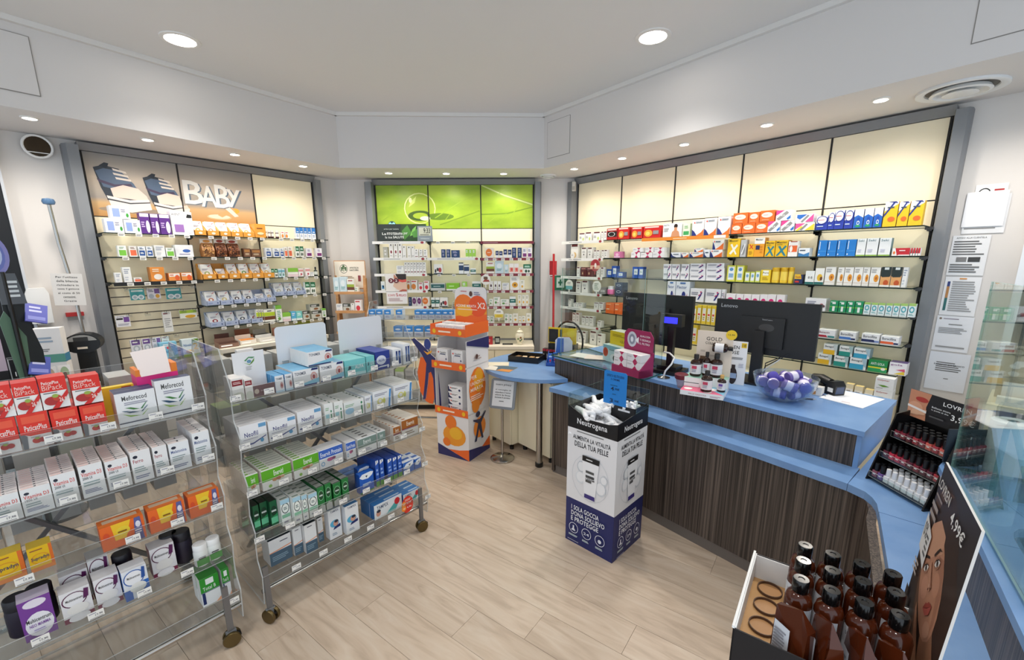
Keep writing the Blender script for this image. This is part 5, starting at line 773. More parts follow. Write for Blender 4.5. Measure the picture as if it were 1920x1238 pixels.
# ---------------------------------------------------------------- clear acrylic trolleys
D2 = '''
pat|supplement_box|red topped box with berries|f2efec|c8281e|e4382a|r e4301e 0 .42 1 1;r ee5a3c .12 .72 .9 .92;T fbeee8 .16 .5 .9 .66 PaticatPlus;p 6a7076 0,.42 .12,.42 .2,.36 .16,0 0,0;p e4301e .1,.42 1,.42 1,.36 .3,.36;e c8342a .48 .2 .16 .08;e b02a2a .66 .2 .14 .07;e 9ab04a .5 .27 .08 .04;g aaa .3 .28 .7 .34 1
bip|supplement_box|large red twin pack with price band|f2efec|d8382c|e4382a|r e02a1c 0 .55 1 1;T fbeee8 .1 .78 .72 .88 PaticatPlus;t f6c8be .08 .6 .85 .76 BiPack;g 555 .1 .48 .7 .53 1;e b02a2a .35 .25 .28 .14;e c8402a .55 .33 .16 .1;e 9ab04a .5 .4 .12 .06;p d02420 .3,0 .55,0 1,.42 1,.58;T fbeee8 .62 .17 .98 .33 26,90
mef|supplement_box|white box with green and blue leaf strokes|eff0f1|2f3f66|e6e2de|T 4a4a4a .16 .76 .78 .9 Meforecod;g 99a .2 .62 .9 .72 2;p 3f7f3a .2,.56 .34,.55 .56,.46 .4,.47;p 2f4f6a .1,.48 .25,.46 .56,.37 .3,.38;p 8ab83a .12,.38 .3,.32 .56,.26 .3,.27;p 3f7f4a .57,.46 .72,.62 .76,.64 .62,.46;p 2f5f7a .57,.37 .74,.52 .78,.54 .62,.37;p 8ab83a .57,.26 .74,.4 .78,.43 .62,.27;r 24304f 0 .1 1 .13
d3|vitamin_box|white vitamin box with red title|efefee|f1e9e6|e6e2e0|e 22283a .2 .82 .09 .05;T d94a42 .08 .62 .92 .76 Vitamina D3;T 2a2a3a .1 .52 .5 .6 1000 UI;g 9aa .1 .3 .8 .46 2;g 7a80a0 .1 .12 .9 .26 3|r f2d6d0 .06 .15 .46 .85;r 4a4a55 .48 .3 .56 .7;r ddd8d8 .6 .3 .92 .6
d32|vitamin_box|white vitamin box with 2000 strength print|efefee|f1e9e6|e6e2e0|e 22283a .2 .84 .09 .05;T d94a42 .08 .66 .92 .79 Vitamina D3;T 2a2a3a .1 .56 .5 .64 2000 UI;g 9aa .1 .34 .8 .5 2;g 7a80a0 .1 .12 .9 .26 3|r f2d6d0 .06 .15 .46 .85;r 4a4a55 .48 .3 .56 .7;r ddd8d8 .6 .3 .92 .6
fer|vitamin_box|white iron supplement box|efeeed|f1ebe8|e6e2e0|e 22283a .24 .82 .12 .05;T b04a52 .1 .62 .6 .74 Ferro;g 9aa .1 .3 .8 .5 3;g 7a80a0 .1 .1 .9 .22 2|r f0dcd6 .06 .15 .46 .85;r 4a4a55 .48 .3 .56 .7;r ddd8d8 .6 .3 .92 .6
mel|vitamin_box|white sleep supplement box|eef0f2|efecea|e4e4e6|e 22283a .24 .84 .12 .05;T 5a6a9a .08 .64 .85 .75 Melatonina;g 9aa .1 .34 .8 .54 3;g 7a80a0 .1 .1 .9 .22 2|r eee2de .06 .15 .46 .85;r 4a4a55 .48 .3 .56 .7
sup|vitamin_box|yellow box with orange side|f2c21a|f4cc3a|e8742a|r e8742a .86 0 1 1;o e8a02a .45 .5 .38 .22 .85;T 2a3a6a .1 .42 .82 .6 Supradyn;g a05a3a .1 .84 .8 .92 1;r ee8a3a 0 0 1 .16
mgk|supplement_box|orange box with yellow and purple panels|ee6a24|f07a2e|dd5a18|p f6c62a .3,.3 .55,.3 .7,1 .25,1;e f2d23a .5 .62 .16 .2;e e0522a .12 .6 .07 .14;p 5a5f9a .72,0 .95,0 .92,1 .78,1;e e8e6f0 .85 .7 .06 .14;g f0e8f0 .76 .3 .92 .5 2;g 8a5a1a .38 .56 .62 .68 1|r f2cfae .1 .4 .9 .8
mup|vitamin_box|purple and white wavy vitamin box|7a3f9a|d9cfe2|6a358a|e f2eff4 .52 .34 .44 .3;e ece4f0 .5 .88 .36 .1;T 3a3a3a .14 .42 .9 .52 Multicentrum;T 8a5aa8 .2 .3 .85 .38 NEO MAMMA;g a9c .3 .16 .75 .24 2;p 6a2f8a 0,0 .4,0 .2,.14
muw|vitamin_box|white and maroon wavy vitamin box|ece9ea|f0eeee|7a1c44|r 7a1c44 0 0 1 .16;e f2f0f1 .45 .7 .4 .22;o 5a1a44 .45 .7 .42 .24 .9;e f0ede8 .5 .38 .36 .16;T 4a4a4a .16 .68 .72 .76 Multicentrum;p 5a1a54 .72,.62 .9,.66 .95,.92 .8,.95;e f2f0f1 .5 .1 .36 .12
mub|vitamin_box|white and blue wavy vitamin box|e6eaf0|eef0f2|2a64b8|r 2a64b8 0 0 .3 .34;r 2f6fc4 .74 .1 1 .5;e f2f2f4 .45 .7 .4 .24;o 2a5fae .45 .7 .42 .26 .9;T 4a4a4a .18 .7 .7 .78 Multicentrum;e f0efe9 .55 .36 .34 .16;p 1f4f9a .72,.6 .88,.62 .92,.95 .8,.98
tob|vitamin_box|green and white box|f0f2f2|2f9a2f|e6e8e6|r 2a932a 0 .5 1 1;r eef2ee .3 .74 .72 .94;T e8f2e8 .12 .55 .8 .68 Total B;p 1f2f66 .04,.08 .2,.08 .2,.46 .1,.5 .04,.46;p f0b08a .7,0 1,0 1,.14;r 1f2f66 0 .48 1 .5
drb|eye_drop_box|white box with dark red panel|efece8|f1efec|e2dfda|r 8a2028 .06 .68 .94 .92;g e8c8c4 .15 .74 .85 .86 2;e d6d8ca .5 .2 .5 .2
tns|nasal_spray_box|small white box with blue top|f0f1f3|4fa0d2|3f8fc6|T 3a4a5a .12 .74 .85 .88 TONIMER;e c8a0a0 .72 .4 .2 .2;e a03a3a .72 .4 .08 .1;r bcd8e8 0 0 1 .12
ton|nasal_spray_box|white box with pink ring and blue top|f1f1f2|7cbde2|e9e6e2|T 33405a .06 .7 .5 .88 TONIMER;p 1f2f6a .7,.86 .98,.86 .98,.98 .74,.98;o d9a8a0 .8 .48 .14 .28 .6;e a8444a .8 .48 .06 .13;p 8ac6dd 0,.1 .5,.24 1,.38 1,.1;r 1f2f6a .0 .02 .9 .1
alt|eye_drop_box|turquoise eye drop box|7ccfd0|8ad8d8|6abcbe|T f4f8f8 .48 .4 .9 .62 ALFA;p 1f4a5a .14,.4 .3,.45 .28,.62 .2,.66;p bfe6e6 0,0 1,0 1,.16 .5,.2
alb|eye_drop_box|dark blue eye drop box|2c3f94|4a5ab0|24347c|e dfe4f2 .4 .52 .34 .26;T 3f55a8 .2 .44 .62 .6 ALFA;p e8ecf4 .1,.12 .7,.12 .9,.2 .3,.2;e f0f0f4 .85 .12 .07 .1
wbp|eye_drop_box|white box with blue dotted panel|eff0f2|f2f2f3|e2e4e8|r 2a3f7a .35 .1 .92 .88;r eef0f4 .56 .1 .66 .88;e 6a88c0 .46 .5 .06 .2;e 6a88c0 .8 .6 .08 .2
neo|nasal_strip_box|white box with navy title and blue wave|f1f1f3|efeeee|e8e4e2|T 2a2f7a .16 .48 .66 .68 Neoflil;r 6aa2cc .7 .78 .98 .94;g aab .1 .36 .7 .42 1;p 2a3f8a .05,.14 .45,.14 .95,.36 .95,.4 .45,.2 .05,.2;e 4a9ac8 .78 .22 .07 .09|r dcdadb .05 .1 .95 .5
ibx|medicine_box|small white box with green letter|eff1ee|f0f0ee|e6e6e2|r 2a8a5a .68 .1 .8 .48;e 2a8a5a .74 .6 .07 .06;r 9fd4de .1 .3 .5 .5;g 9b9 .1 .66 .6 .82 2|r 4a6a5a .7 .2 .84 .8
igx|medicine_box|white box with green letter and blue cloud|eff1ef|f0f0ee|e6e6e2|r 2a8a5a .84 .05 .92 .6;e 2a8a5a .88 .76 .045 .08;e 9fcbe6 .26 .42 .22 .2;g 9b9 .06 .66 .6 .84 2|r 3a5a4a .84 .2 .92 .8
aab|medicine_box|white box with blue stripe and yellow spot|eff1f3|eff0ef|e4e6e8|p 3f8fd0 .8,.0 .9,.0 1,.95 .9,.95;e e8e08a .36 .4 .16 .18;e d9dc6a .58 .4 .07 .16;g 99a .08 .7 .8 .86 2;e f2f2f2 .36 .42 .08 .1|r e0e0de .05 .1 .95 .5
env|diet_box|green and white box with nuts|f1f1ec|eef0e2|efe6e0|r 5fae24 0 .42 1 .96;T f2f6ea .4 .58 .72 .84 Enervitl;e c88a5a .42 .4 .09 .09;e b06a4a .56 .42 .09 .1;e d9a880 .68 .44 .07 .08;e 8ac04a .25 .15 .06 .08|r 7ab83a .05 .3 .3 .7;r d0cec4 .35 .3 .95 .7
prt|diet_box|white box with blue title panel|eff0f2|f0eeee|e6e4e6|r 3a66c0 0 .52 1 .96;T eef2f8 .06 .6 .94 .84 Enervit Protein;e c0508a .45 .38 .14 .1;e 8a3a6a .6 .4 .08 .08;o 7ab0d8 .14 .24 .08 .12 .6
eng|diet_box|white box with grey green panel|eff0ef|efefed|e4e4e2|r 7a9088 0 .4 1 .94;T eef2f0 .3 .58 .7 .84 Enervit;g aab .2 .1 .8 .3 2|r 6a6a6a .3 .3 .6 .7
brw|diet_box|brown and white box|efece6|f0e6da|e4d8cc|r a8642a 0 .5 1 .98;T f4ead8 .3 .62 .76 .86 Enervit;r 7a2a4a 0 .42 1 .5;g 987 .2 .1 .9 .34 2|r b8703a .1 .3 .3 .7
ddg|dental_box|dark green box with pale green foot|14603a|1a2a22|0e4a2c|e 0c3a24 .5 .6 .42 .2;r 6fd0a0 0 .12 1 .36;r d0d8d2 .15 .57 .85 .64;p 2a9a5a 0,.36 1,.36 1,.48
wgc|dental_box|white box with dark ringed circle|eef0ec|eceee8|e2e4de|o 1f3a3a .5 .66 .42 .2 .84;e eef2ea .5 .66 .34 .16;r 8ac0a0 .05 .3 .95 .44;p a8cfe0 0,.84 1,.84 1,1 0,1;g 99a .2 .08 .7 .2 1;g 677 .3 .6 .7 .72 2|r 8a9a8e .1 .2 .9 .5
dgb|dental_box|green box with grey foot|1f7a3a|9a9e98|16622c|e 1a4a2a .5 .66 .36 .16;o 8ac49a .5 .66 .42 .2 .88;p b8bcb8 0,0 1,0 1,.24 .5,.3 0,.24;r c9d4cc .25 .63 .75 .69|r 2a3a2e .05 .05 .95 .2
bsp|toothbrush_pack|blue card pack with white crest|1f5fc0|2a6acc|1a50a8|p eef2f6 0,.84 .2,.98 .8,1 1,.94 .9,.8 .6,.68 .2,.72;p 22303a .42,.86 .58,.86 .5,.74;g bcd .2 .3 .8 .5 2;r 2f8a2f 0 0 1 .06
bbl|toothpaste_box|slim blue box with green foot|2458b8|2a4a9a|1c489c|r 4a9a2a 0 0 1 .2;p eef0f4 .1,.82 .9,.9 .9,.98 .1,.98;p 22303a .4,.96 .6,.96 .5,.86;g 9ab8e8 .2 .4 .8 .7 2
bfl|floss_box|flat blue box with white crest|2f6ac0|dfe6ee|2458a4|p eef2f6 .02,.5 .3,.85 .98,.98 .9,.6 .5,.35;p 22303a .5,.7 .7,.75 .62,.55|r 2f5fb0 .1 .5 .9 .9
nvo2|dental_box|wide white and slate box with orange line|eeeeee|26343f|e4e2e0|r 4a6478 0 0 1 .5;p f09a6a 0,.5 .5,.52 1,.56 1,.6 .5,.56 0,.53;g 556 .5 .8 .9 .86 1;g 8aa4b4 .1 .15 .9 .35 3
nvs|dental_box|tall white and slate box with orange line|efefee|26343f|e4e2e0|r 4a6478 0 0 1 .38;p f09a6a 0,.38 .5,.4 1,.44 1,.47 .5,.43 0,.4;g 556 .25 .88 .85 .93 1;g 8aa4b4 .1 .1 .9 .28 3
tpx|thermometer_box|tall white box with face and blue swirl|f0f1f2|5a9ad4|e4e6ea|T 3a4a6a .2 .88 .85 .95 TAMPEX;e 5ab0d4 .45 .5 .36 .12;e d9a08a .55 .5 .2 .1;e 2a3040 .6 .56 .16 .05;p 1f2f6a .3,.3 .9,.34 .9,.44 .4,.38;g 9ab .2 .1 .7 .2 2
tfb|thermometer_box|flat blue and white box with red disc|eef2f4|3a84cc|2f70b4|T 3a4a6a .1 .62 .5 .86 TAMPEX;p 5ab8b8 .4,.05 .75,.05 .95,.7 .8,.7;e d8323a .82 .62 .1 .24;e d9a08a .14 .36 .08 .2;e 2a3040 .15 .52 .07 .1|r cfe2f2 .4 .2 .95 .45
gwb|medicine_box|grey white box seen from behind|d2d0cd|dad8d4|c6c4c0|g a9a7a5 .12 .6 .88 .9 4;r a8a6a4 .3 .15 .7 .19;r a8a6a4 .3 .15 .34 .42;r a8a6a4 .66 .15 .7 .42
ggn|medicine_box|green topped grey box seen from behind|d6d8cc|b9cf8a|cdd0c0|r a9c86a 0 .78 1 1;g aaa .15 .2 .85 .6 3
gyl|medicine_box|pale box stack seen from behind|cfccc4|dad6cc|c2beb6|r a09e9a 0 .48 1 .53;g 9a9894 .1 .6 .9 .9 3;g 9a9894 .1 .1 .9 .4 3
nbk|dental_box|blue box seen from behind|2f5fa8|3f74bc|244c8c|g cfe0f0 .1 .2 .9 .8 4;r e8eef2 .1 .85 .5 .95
'''
for ln in D2.strip().splitlines():
    a = ln.split('|') + ['', '']; SPEC[a[0]] = a[1:]
TL = [(1.092, .066), (.871, .034), (.643, .025), (.41, .014), (.183, 0.0)]
TDEP = .64
def trolley(u0, label):
    t = thing('acrylic_trolley', label, 'trolley', GF.w(u0, 0), GF.rz, 'clear acrylic product trolleys')
    L = 1.0
    for half in (0, 1):
        for z, v in TL:
            y = lambda q: q if not half else TDEP - q
            a, b = sorted((y(v), y(.295)))
            m = MB().sheet(.006, a, z, L - .006, b, z + .004, ACR, ACRE)
            f0, f1 = y(v), y(v - .018)
            m.add([(.006, f0, z), (L - .006, f0, z), (L - .006, f1, z + .07), (.006, f1, z + .07), (.006, f0 + (.004 if not half else -.004), z), (L - .006, f0 + (.004 if not half else -.004), z), (L - .006, f1 + (.004 if not half else -.004), z + .07), (.006, f1 + (.004 if not half else -.004), z + .07)],
                  [(0, 1, 2, 3), (7, 6, 5, 4), (3, 2, 6, 7), (0, 4, 5, 1)], [ACR, ACR, ACRE, ACRE])
            s = m.obj('shelf', t)
            if not half: s['front_shelf'] = z
    for x in (0, L - .005):         # stepped end panels
        P = []
        for i, (z, v) in enumerate(reversed(TL)):
            P += [(v - .004, z - .012), (v - .022, z + .075), (v + .012 + .006 * i, z + .15)]
        P[0] = (0, .10); P[-1] = (.13, 1.34)
        Q = [(TDEP - a, b) for a, b in reversed(P)]
        MB().prism(P + Q, x, x + .005, ACR, ACRE, plane='yz').obj('end_panel', t)
    MB().sheet(.006, TDEP / 2 - .002, .16, L - .006, TDEP / 2 + .002, 1.30, ACR, ACRE).obj('middle_panel', t)
    for y in (.008, TDEP - .008): MB().tube([(-.0, y, .165), (L, y, .165)], .011, STEEL, 10).obj('bottom_rail', t)
    BR = mat('grey_metal', '7f8083', .35, .7)
    for s in (1, -1):
        a, b = (.06, .94) if s > 0 else (.94, .06)
        MB().tube([(a, TDEP / 2 + .014 * s, .22), (b, TDEP / 2 + .014 * s, 1.18)], .011, BR, 4).obj('cross_brace', t)
    wh = MB()
    wh.tf = Matrix.Rotation(R(90), 4, 'Y')
    for zz in (-.022, .008): wh.lathe([(.012, zz, BRASS), (.034, zz, BRASS), (.036, zz + .004, BRASS), (.036, zz + .011, BRASS), (.034, zz + .015, BRASS), (.026, zz + .0152, GREYR), (.0, zz + .0155, GREYR)], BRASS, n=20)
    wh.lathe([(.010, -.02), (.010, .02)], DALU, n=10); wh.tf = None
    WM = wh.mesh('caster_wheel'); fk = MB().box(-.02, -.008, .03, .02, .008, .075, DALU).box(-.012, -.006, .07, .012, .006, .30, BR).box(.012, -.02, .04, .034, .004, .052, BLACK).mesh('caster_bracket')
    for x in (.02, L - .06):
        for y in (-.01, TDEP + .01):
            b = link('caster_bracket', fk, t, (x, y, 0)); w = link('caster_wheel', WM, b, (0.0, 0, .0365)); w.rotation_euler = (0, 0, R(25 if x < .5 else 75))
    return t
PT = MB().box(-.022, -.0015, -.014, .022, 0, .014, mat('tag_card', 'f2f0ea')).art('g 99a .08 .68 .7 .9 1;T 445 .45 .3 .9 .6 17,90;r 556 .08 .08 .92 .14', -.022, -.014, .044, .028, -.0015, .0004).mesh('price_tag')
trF = trolley(-1.088, 'nearest acrylic trolley, full of red supplement and white vitamin boxes'); trM = trolley(0.0, 'middle acrylic trolley with two blank white header boards')
TNAME = {'F': 'nearest trolley', 'M': 'middle trolley'}
TROWS = '''
F1 pat -0.647 0.066 0.121 2 .07 0.000 -0.081
F1 pat -0.576 0.070 0.122 2 .07 0.000 -0.081
F1 pat -0.501 0.069 0.117 2 .07 0.000 -0.081
F1 pat -0.429 0.066 0.113 2 .07 0.000 -0.081
F1 bip -0.635 0.063 0.108 1 .07 0.120 -0.081
F1 bip -0.576 0.066 0.107 1 .07 0.130 -0.081
F1 bip -0.514 0.070 0.111 1 .07 0.127 -0.081
F1 bip -0.433 0.075 0.103 1 .07 0.137 -0.081
F1 mef -0.304 0.122 0.133 2 .05 0.000 -0.081
F1 mef -0.186 0.121 0.157 1 .05 0.000 -0.081
F2 d3 -0.679 0.064 0.095 11 .022 0.000 -0.049
F2 d3 -0.608 0.072 0.095 11 .022 0.000 -0.049
F2 d32 -0.541 0.064 0.116 11 .022 0.000 -0.049
F2 d32 -0.469 0.063 0.123 11 .022 0.000 -0.049
F2 d32 -0.399 0.066 0.115 11 .022 0.000 -0.049
F2 fer -0.329 0.060 0.126 10 .023 0.000 -0.049
F2 fer -0.270 0.045 0.123 10 .023 0.000 -0.049
F2 mel -0.207 0.067 0.118 2 .04 0.000 -0.049
F2 mel -0.125 0.069 0.138 9 .026 0.000 -0.049
F3 sup -0.712 0.077 0.100 1 .06 0.000 -0.09
F3 sup -0.634 0.059 0.090 1 .06 0.000 -0.09
F3 mgk -0.420 0.127 0.096 1 .07 0.000 -0.04
F3 mgk -0.284 0.119 0.099 1 .07 0.000 -0.04
F3 mgk -0.146 0.130 0.100 1 .07 0.000 -0.04
F4 mup -0.675 0.078 0.155 1 .07 0.000 -0.06
F4 muw -0.579 0.080 0.124 1 .07 0.000 -0.06
F4 muw -0.567 0.083 0.144 1 .07 0.000 -0.15
F4 muw -0.493 0.072 0.126 1 .07 0.000 -0.06
F4 muw -0.502 0.065 0.173 1 .07 0.000 -0.15
F4 mub -0.416 0.075 0.128 1 .07 0.000 -0.029
F4 muw -0.313 0.081 0.136 1 .07 0.000 -0.1
F5 tob -0.178 0.072 0.141 2 .06 0.000 -0.08
F5 tob -0.100 0.061 0.139 3 .06 0.000 -0.08
M1 drb 0.042 0.048 0.107 2 .05 0.000 -0.081
M1 drb 0.086 0.032 0.095 2 .05 0.000 -0.081
M1 tns 0.219 0.040 0.082 3 .045 0.000 -0.081
M1 tns 0.262 0.035 0.082 3 .045 0.000 -0.081
M1 ton 0.349 0.126 0.089 5 .04 0.000 -0.081
M1 ton 0.485 0.129 0.095 5 .04 0.000 -0.081
M1 ton 0.430 0.131 0.074 5 .04 0.106 -0.081
M1 alt 0.619 0.125 0.090 3 .06 0.000 -0.081
M1 alt 0.714 0.052 0.092 3 .06 0.000 -0.081
M1 alb 0.794 0.095 0.106 4 .05 0.000 -0.081
M1 wbp 0.894 0.059 0.102 2 .06 0.000 -0.081
M1 wbp 0.969 0.061 0.123 2 .06 0.000 -0.081
M2 neo 0.070 0.113 0.113 7 .035 0.000 -0.049
M2 neo 0.197 0.127 0.102 7 .035 0.000 -0.049
M2 neo 0.330 0.121 0.109 7 .035 0.000 -0.049
M2 ibx 0.431 0.047 0.112 6 .04 0.000 -0.049
M2 ibx 0.485 0.049 0.109 6 .04 0.000 -0.049
M2 igx 0.575 0.118 0.092 7 .034 0.000 -0.049
M2 aab 0.663 0.044 0.098 7 .035 0.000 -0.049
M2 aab 0.754 0.122 0.109 7 .035 0.000 -0.049
M2 aab 0.899 0.133 0.113 7 .035 0.000 -0.049
M3 env 0.035 0.051 0.106 7 .03 0.000 -0.04
M3 env 0.142 0.135 0.103 9 .028 0.000 -0.04
M3 env 0.285 0.129 0.105 9 .028 0.000 -0.04
M3 prt 0.415 0.132 0.105 2 .04 0.000 -0.04
M3 prt 0.530 0.056 0.097 4 .04 0.000 -0.04
M3 eng 0.631 0.118 0.094 5 .035 0.000 -0.04
M3 eng 0.724 0.052 0.096 5 .035 0.000 -0.04
M3 brw 0.831 0.052 0.089 6 .035 0.000 -0.04
M3 brw 0.928 0.123 0.113 6 .035 0.000 -0.04
M4 ddg 0.031 0.036 0.090 2 .05 0.000 -0.2
M4 ddg 0.055 0.033 0.132 3 .05 0.000 -0.13
M4 ddg 0.095 0.034 0.134 3 .05 0.000 -0.13
M4 ddg 0.129 0.038 0.137 4 .05 0.000 -0.1
M4 wgc 0.169 0.051 0.141 5 .045 0.000 -0.06
M4 wgc 0.210 0.042 0.146 5 .045 0.000 -0.029
M4 wgc 0.250 0.027 0.139 5 .045 0.000 -0.029
M4 wgc 0.292 0.045 0.129 5 .045 0.000 -0.029
M4 dgb 0.335 0.036 0.147 5 .045 0.000 -0.029
M4 dgb 0.376 0.033 0.150 5 .045 0.000 -0.029
M4 dgb 0.424 0.042 0.132 5 .045 0.000 -0.029
M4 dgb 0.471 0.038 0.139 5 .045 0.000 -0.029
M4 bsp 0.602 0.089 0.117 1 .04 0.000 -0.029
M4 bsp 0.625 0.082 0.124 1 .04 0.000 -0.09
M4 bbl 0.671 0.028 0.167 5 .04 0.000 -0.029
M4 bbl 0.705 0.027 0.163 5 .04 0.000 -0.029
M4 bbl 0.759 0.032 0.145 5 .04 0.000 -0.029
M4 bbl 0.795 0.029 0.141 5 .04 0.000 -0.029
M4 bbl 0.830 0.028 0.141 5 .04 0.000 -0.029
M4 bfl 0.892 0.083 0.076 2 .06 0.000 -0.029
M4 bfl 0.968 0.055 0.069 2 .06 0.000 -0.029
M5 nvo2 0.144 0.108 0.144 2 .05 0.000 -0.12
M5 nvs 0.229 0.047 0.159 1 .05 0.000 -0.11
M5 nvs 0.282 0.064 0.166 1 .05 0.000 -0.08
M5 nvs 0.355 0.029 0.147 1 .05 0.000 -0.12
M5 tpx 0.425 0.072 0.180 1 .05 0.000 -0.09
M5 tpx 0.513 0.080 0.176 1 .05 0.000 -0.06
M5 tfb 0.750 0.197 0.095 3 .05 0.000 -0.06
M5 tfb 0.945 0.169 0.072 3 .05 0.000 -0.06
'''
rows = {}
for ln in TROWS.strip().splitlines():
    a = ln.split(); rows.setdefault(a[0], []).append([a[1], *map(float, a[2:])])
for tl, its in rows.items():
    z, v0 = TL[int(tl[1]) - 1]; where = '%s shelf, %s' % (ORD[int(tl[1]) - 1] if tl[1] != '1' else 'top', TNAME[tl[0]])
    lo = sorted((it for it in its if it[6] == 0), key=lambda a: a[1])
    for grp in (lo, sorted((it for it in its if it[6] > 0), key=lambda a: a[1])):
        for a, b in zip(grp, grp[1:]):
            o = a[1] + a[2] / 2 - (b[1] - b[2] / 2) + .003
            if 0 < o < .03: a[1] -= o / 4; a[2] -= o / 2; b[1] += o / 4; b[2] -= o / 2
    for a in its:
        if a[6] > 0: a[6] = max([b[3] for b in lo if abs(b[1] - a[1]) < (a[2] + b[2]) / 2] or [a[6]]) + .001
    tot = {}; seen = {}
    for it in its: tot[it[0]] = tot.get(it[0], 0) + 1
    for it in sorted(its, key=lambda a: (a[1])):
        k, u, w, h, n, d, dz, v = it; n = int(n); L0, L1 = (-1.078, -.1) if tl[0] == 'F' else (.008, .99)
        if u + w / 2 > L1: w, u = L1 - u + w / 2, (L1 + u - w / 2) / 2
        if u - w / 2 < L0: w, u = u + w / 2 - L0, (L0 + u + w / 2) / 2
        i = seen.get(k, 0); seen[k] = i + 1
        for j in range(n):
            if v - j * d - d < -.284: break
            lab = SPEC[k][1] + (', ' + nth(i, tot[k]).replace(' one', '').replace(' from left', '') + ' column' if tot[k] > 1 else '') + (', %s row' % ('front' if j == 0 else ORD[j]) if n > 1 else '') + ', ' + where
            put(k, GF, u + random.uniform(-.0006, .0006), v - j * d, z + .004 + dz, w, d - .0012, h, lab, '%s on the %s' % (SPEC[k][1], where), R(random.uniform(-.5, .5) * min(1, .05 / w)))
    tr = trF if tl[0] == 'F' else trM; o0 = -1.088 if tl[0] == 'F' else 0
    sh = next(c for c in tr.children if abs(c.get('front_shelf', 0) - z) < .001)
    for u in sorted({round(it[1] / .14) * .14 + .02 for it in its}): link('price_tag', PT, sh, (u - o0, v - .016 if False else -(-(TL[int(tl[1]) - 1][1]) + .010) - .0, z + .03))
# jars on the fourth shelf of the nearest trolley
def jar(u, v, z, r, h, body, cap, label, group, spec=''):
    t = thing('pill_jar', label, 'jar', GF.w(u, v, z + .0005), GF.rz, group)
    m = MB().lathe([(r * .9, 0), (r, .006), (r, h * .62), (r * .92, h * .72)], ink(body), n=20)
    m.art(spec, -r * .7, h * .08, r * 1.4, h * .5, -r * 1.0, .0006) if spec else None
    m.obj('body', t); MB().lathe([(r * .95, h * .72), (r * .96, h * .74), (r * .96, h * .97), (r * .88, h)], ink(cap), n=20).obj('lid', t)
z4 = .41 + .004
for u, v, r, l in ((-.715, -.14, .036, 'behind the leftmost pack'), (-.66, -.16, .036, 'behind the purple box'), (-.43, -.16, .033, 'behind the white and blue box'), (-.275, -.17, .034, 'between blue box and white jars, rear'), (-.235, -.15, .034, 'between blue box and white jars, front')):
    jar(u, v, z4, r, .145, '251f30', '1a1720', 'dark vitamin jar with black lid ' + l + ', nearest trolley', 'dark vitamin jars')
for u, v, l in ((-.195, -.04, 'left'), (-.145, -.045, 'right')): jar(u, v - .02, z4, .027, .1, 'eceeea', 'f0f0ee', 'white jar with green label, %s of the pair, nearest trolley' % l, 'white green labelled jars', 'r 3f9a3a -.1 0 1.1 .6;r 2a2f33 .1 .6 .8 .8')
# rear rows, seen from behind through the acrylic
RF = Frame(*GF.w(1.0, -TDEP)[:2], GF.deg + 180)
for key, o0, nm in (('F', 1.088, 'nearest trolley'), ('M', 0, 'middle trolley')):
    for li, (k, n, w, h) in enumerate((('gwb', 9, .075, .125), ('gyl', 7, .1, .11), ('gwb', 8, .085, .12), ('gyl', 5, .13, .1), ('nbk', 3, .15, .12))):
        if key == 'F' and li > 2: continue
        z = TL[li][0]; rr = random.Random(li + (9 if key == 'F' else 0))
        for i in range(n):
            u = .06 + (.9) * (i + .5) / n
            kk = k if rr.random() < .7 else ('ggn' if li == 1 else 'gyl' if li == 0 else k)
            put(kk, RF, u + o0, -TL[li][1] - .012, z + .004, w, .14, h * rr.uniform(.85, 1.08), '%s, %s in %s rear row, %s' % (SPEC[kk][1], ORD[n - 1 - i], ORD[li], nm), 'rear boxes of the ' + nm)
# blank header boards standing on the middle trolley
def hdr(u0, u1, l):
    w = u1 - u0; P = [(0, 0), (w, 0)] + [(w - .02 + .02 * math.cos(R(a)), .21 - .02 + .02 * math.sin(R(a))) for a in range(0, 91, 15)] + [(.02 + .02 * math.cos(R(a)), .19 + .02 * math.sin(R(a))) for a in range(90, 181, 15)]
    t = thing('header_board', 'blank white header board with round corners, %s of two on the middle trolley' % l, 'board', GF.w(u0, -.293, 1.0965), GF.rz, 'blank header boards')
    MB().prism([(a, b + .075) for a, b in P], 0, .003, mat('white_board', 'e9e9ec', .35), plane='xz').obj('board', t)
    for x in (.02, w - .05): MB().sheet(x, -.012, 0, x + .03, -.001, .105, ACR, ACRE).obj('clip', t)
hdr(.305, .578, 'left'); hdr(.650, .94, 'right')
# pink tissue box, yellow box and eye-drop tray on the top shelves
zt = 1.0965
t = thing('tissue_box', 'bright pink carton with a torn open white flap, nearest trolley', 'carton', GF.w(-.213, -.17, zt), GF.rz)
PK = ink('e8308a'); MB().box(-.068, 0, 0, .068, .1, .168, PK, top=ink('f0a03a')).box(-.068, .0, .168, -.054, .1, .195, ink('f0862a')).box(.05, .0, .168, .068, .1, .205, ink('f0862a')).obj('box', t)
MB().add([(-.052, -.004, .166), (.045, -.004, .17), (.045, .03, .275), (-.068, .03, .265), (-.052, 0.0, .166), (.045, .0, .17), (.045, .034, .275), (-.068, .034, .265)], [(0, 1, 2, 3), (7, 6, 5, 4), (0, 4, 5, 1), (1, 5, 6, 2), (2, 6, 7, 3), (3, 7, 4, 0)], ink('f1e4de')).obj('flap', t)
MB().box(-.075, 0, 0, .075, .03, .14, ink('f0c81e'), top=ink('f4d43a')).art('T 6a5a1a .5 .6 .62 .72 50;r b03a2a .75 .9 .95 .97', -.075, 0, .15, .14, 0, .0005).obj('ointment_box', loc=GF.w(-.365, -.19, zt), rz=GF.rz, label='yellow box standing behind the red packs, nearest trolley', cat='box')
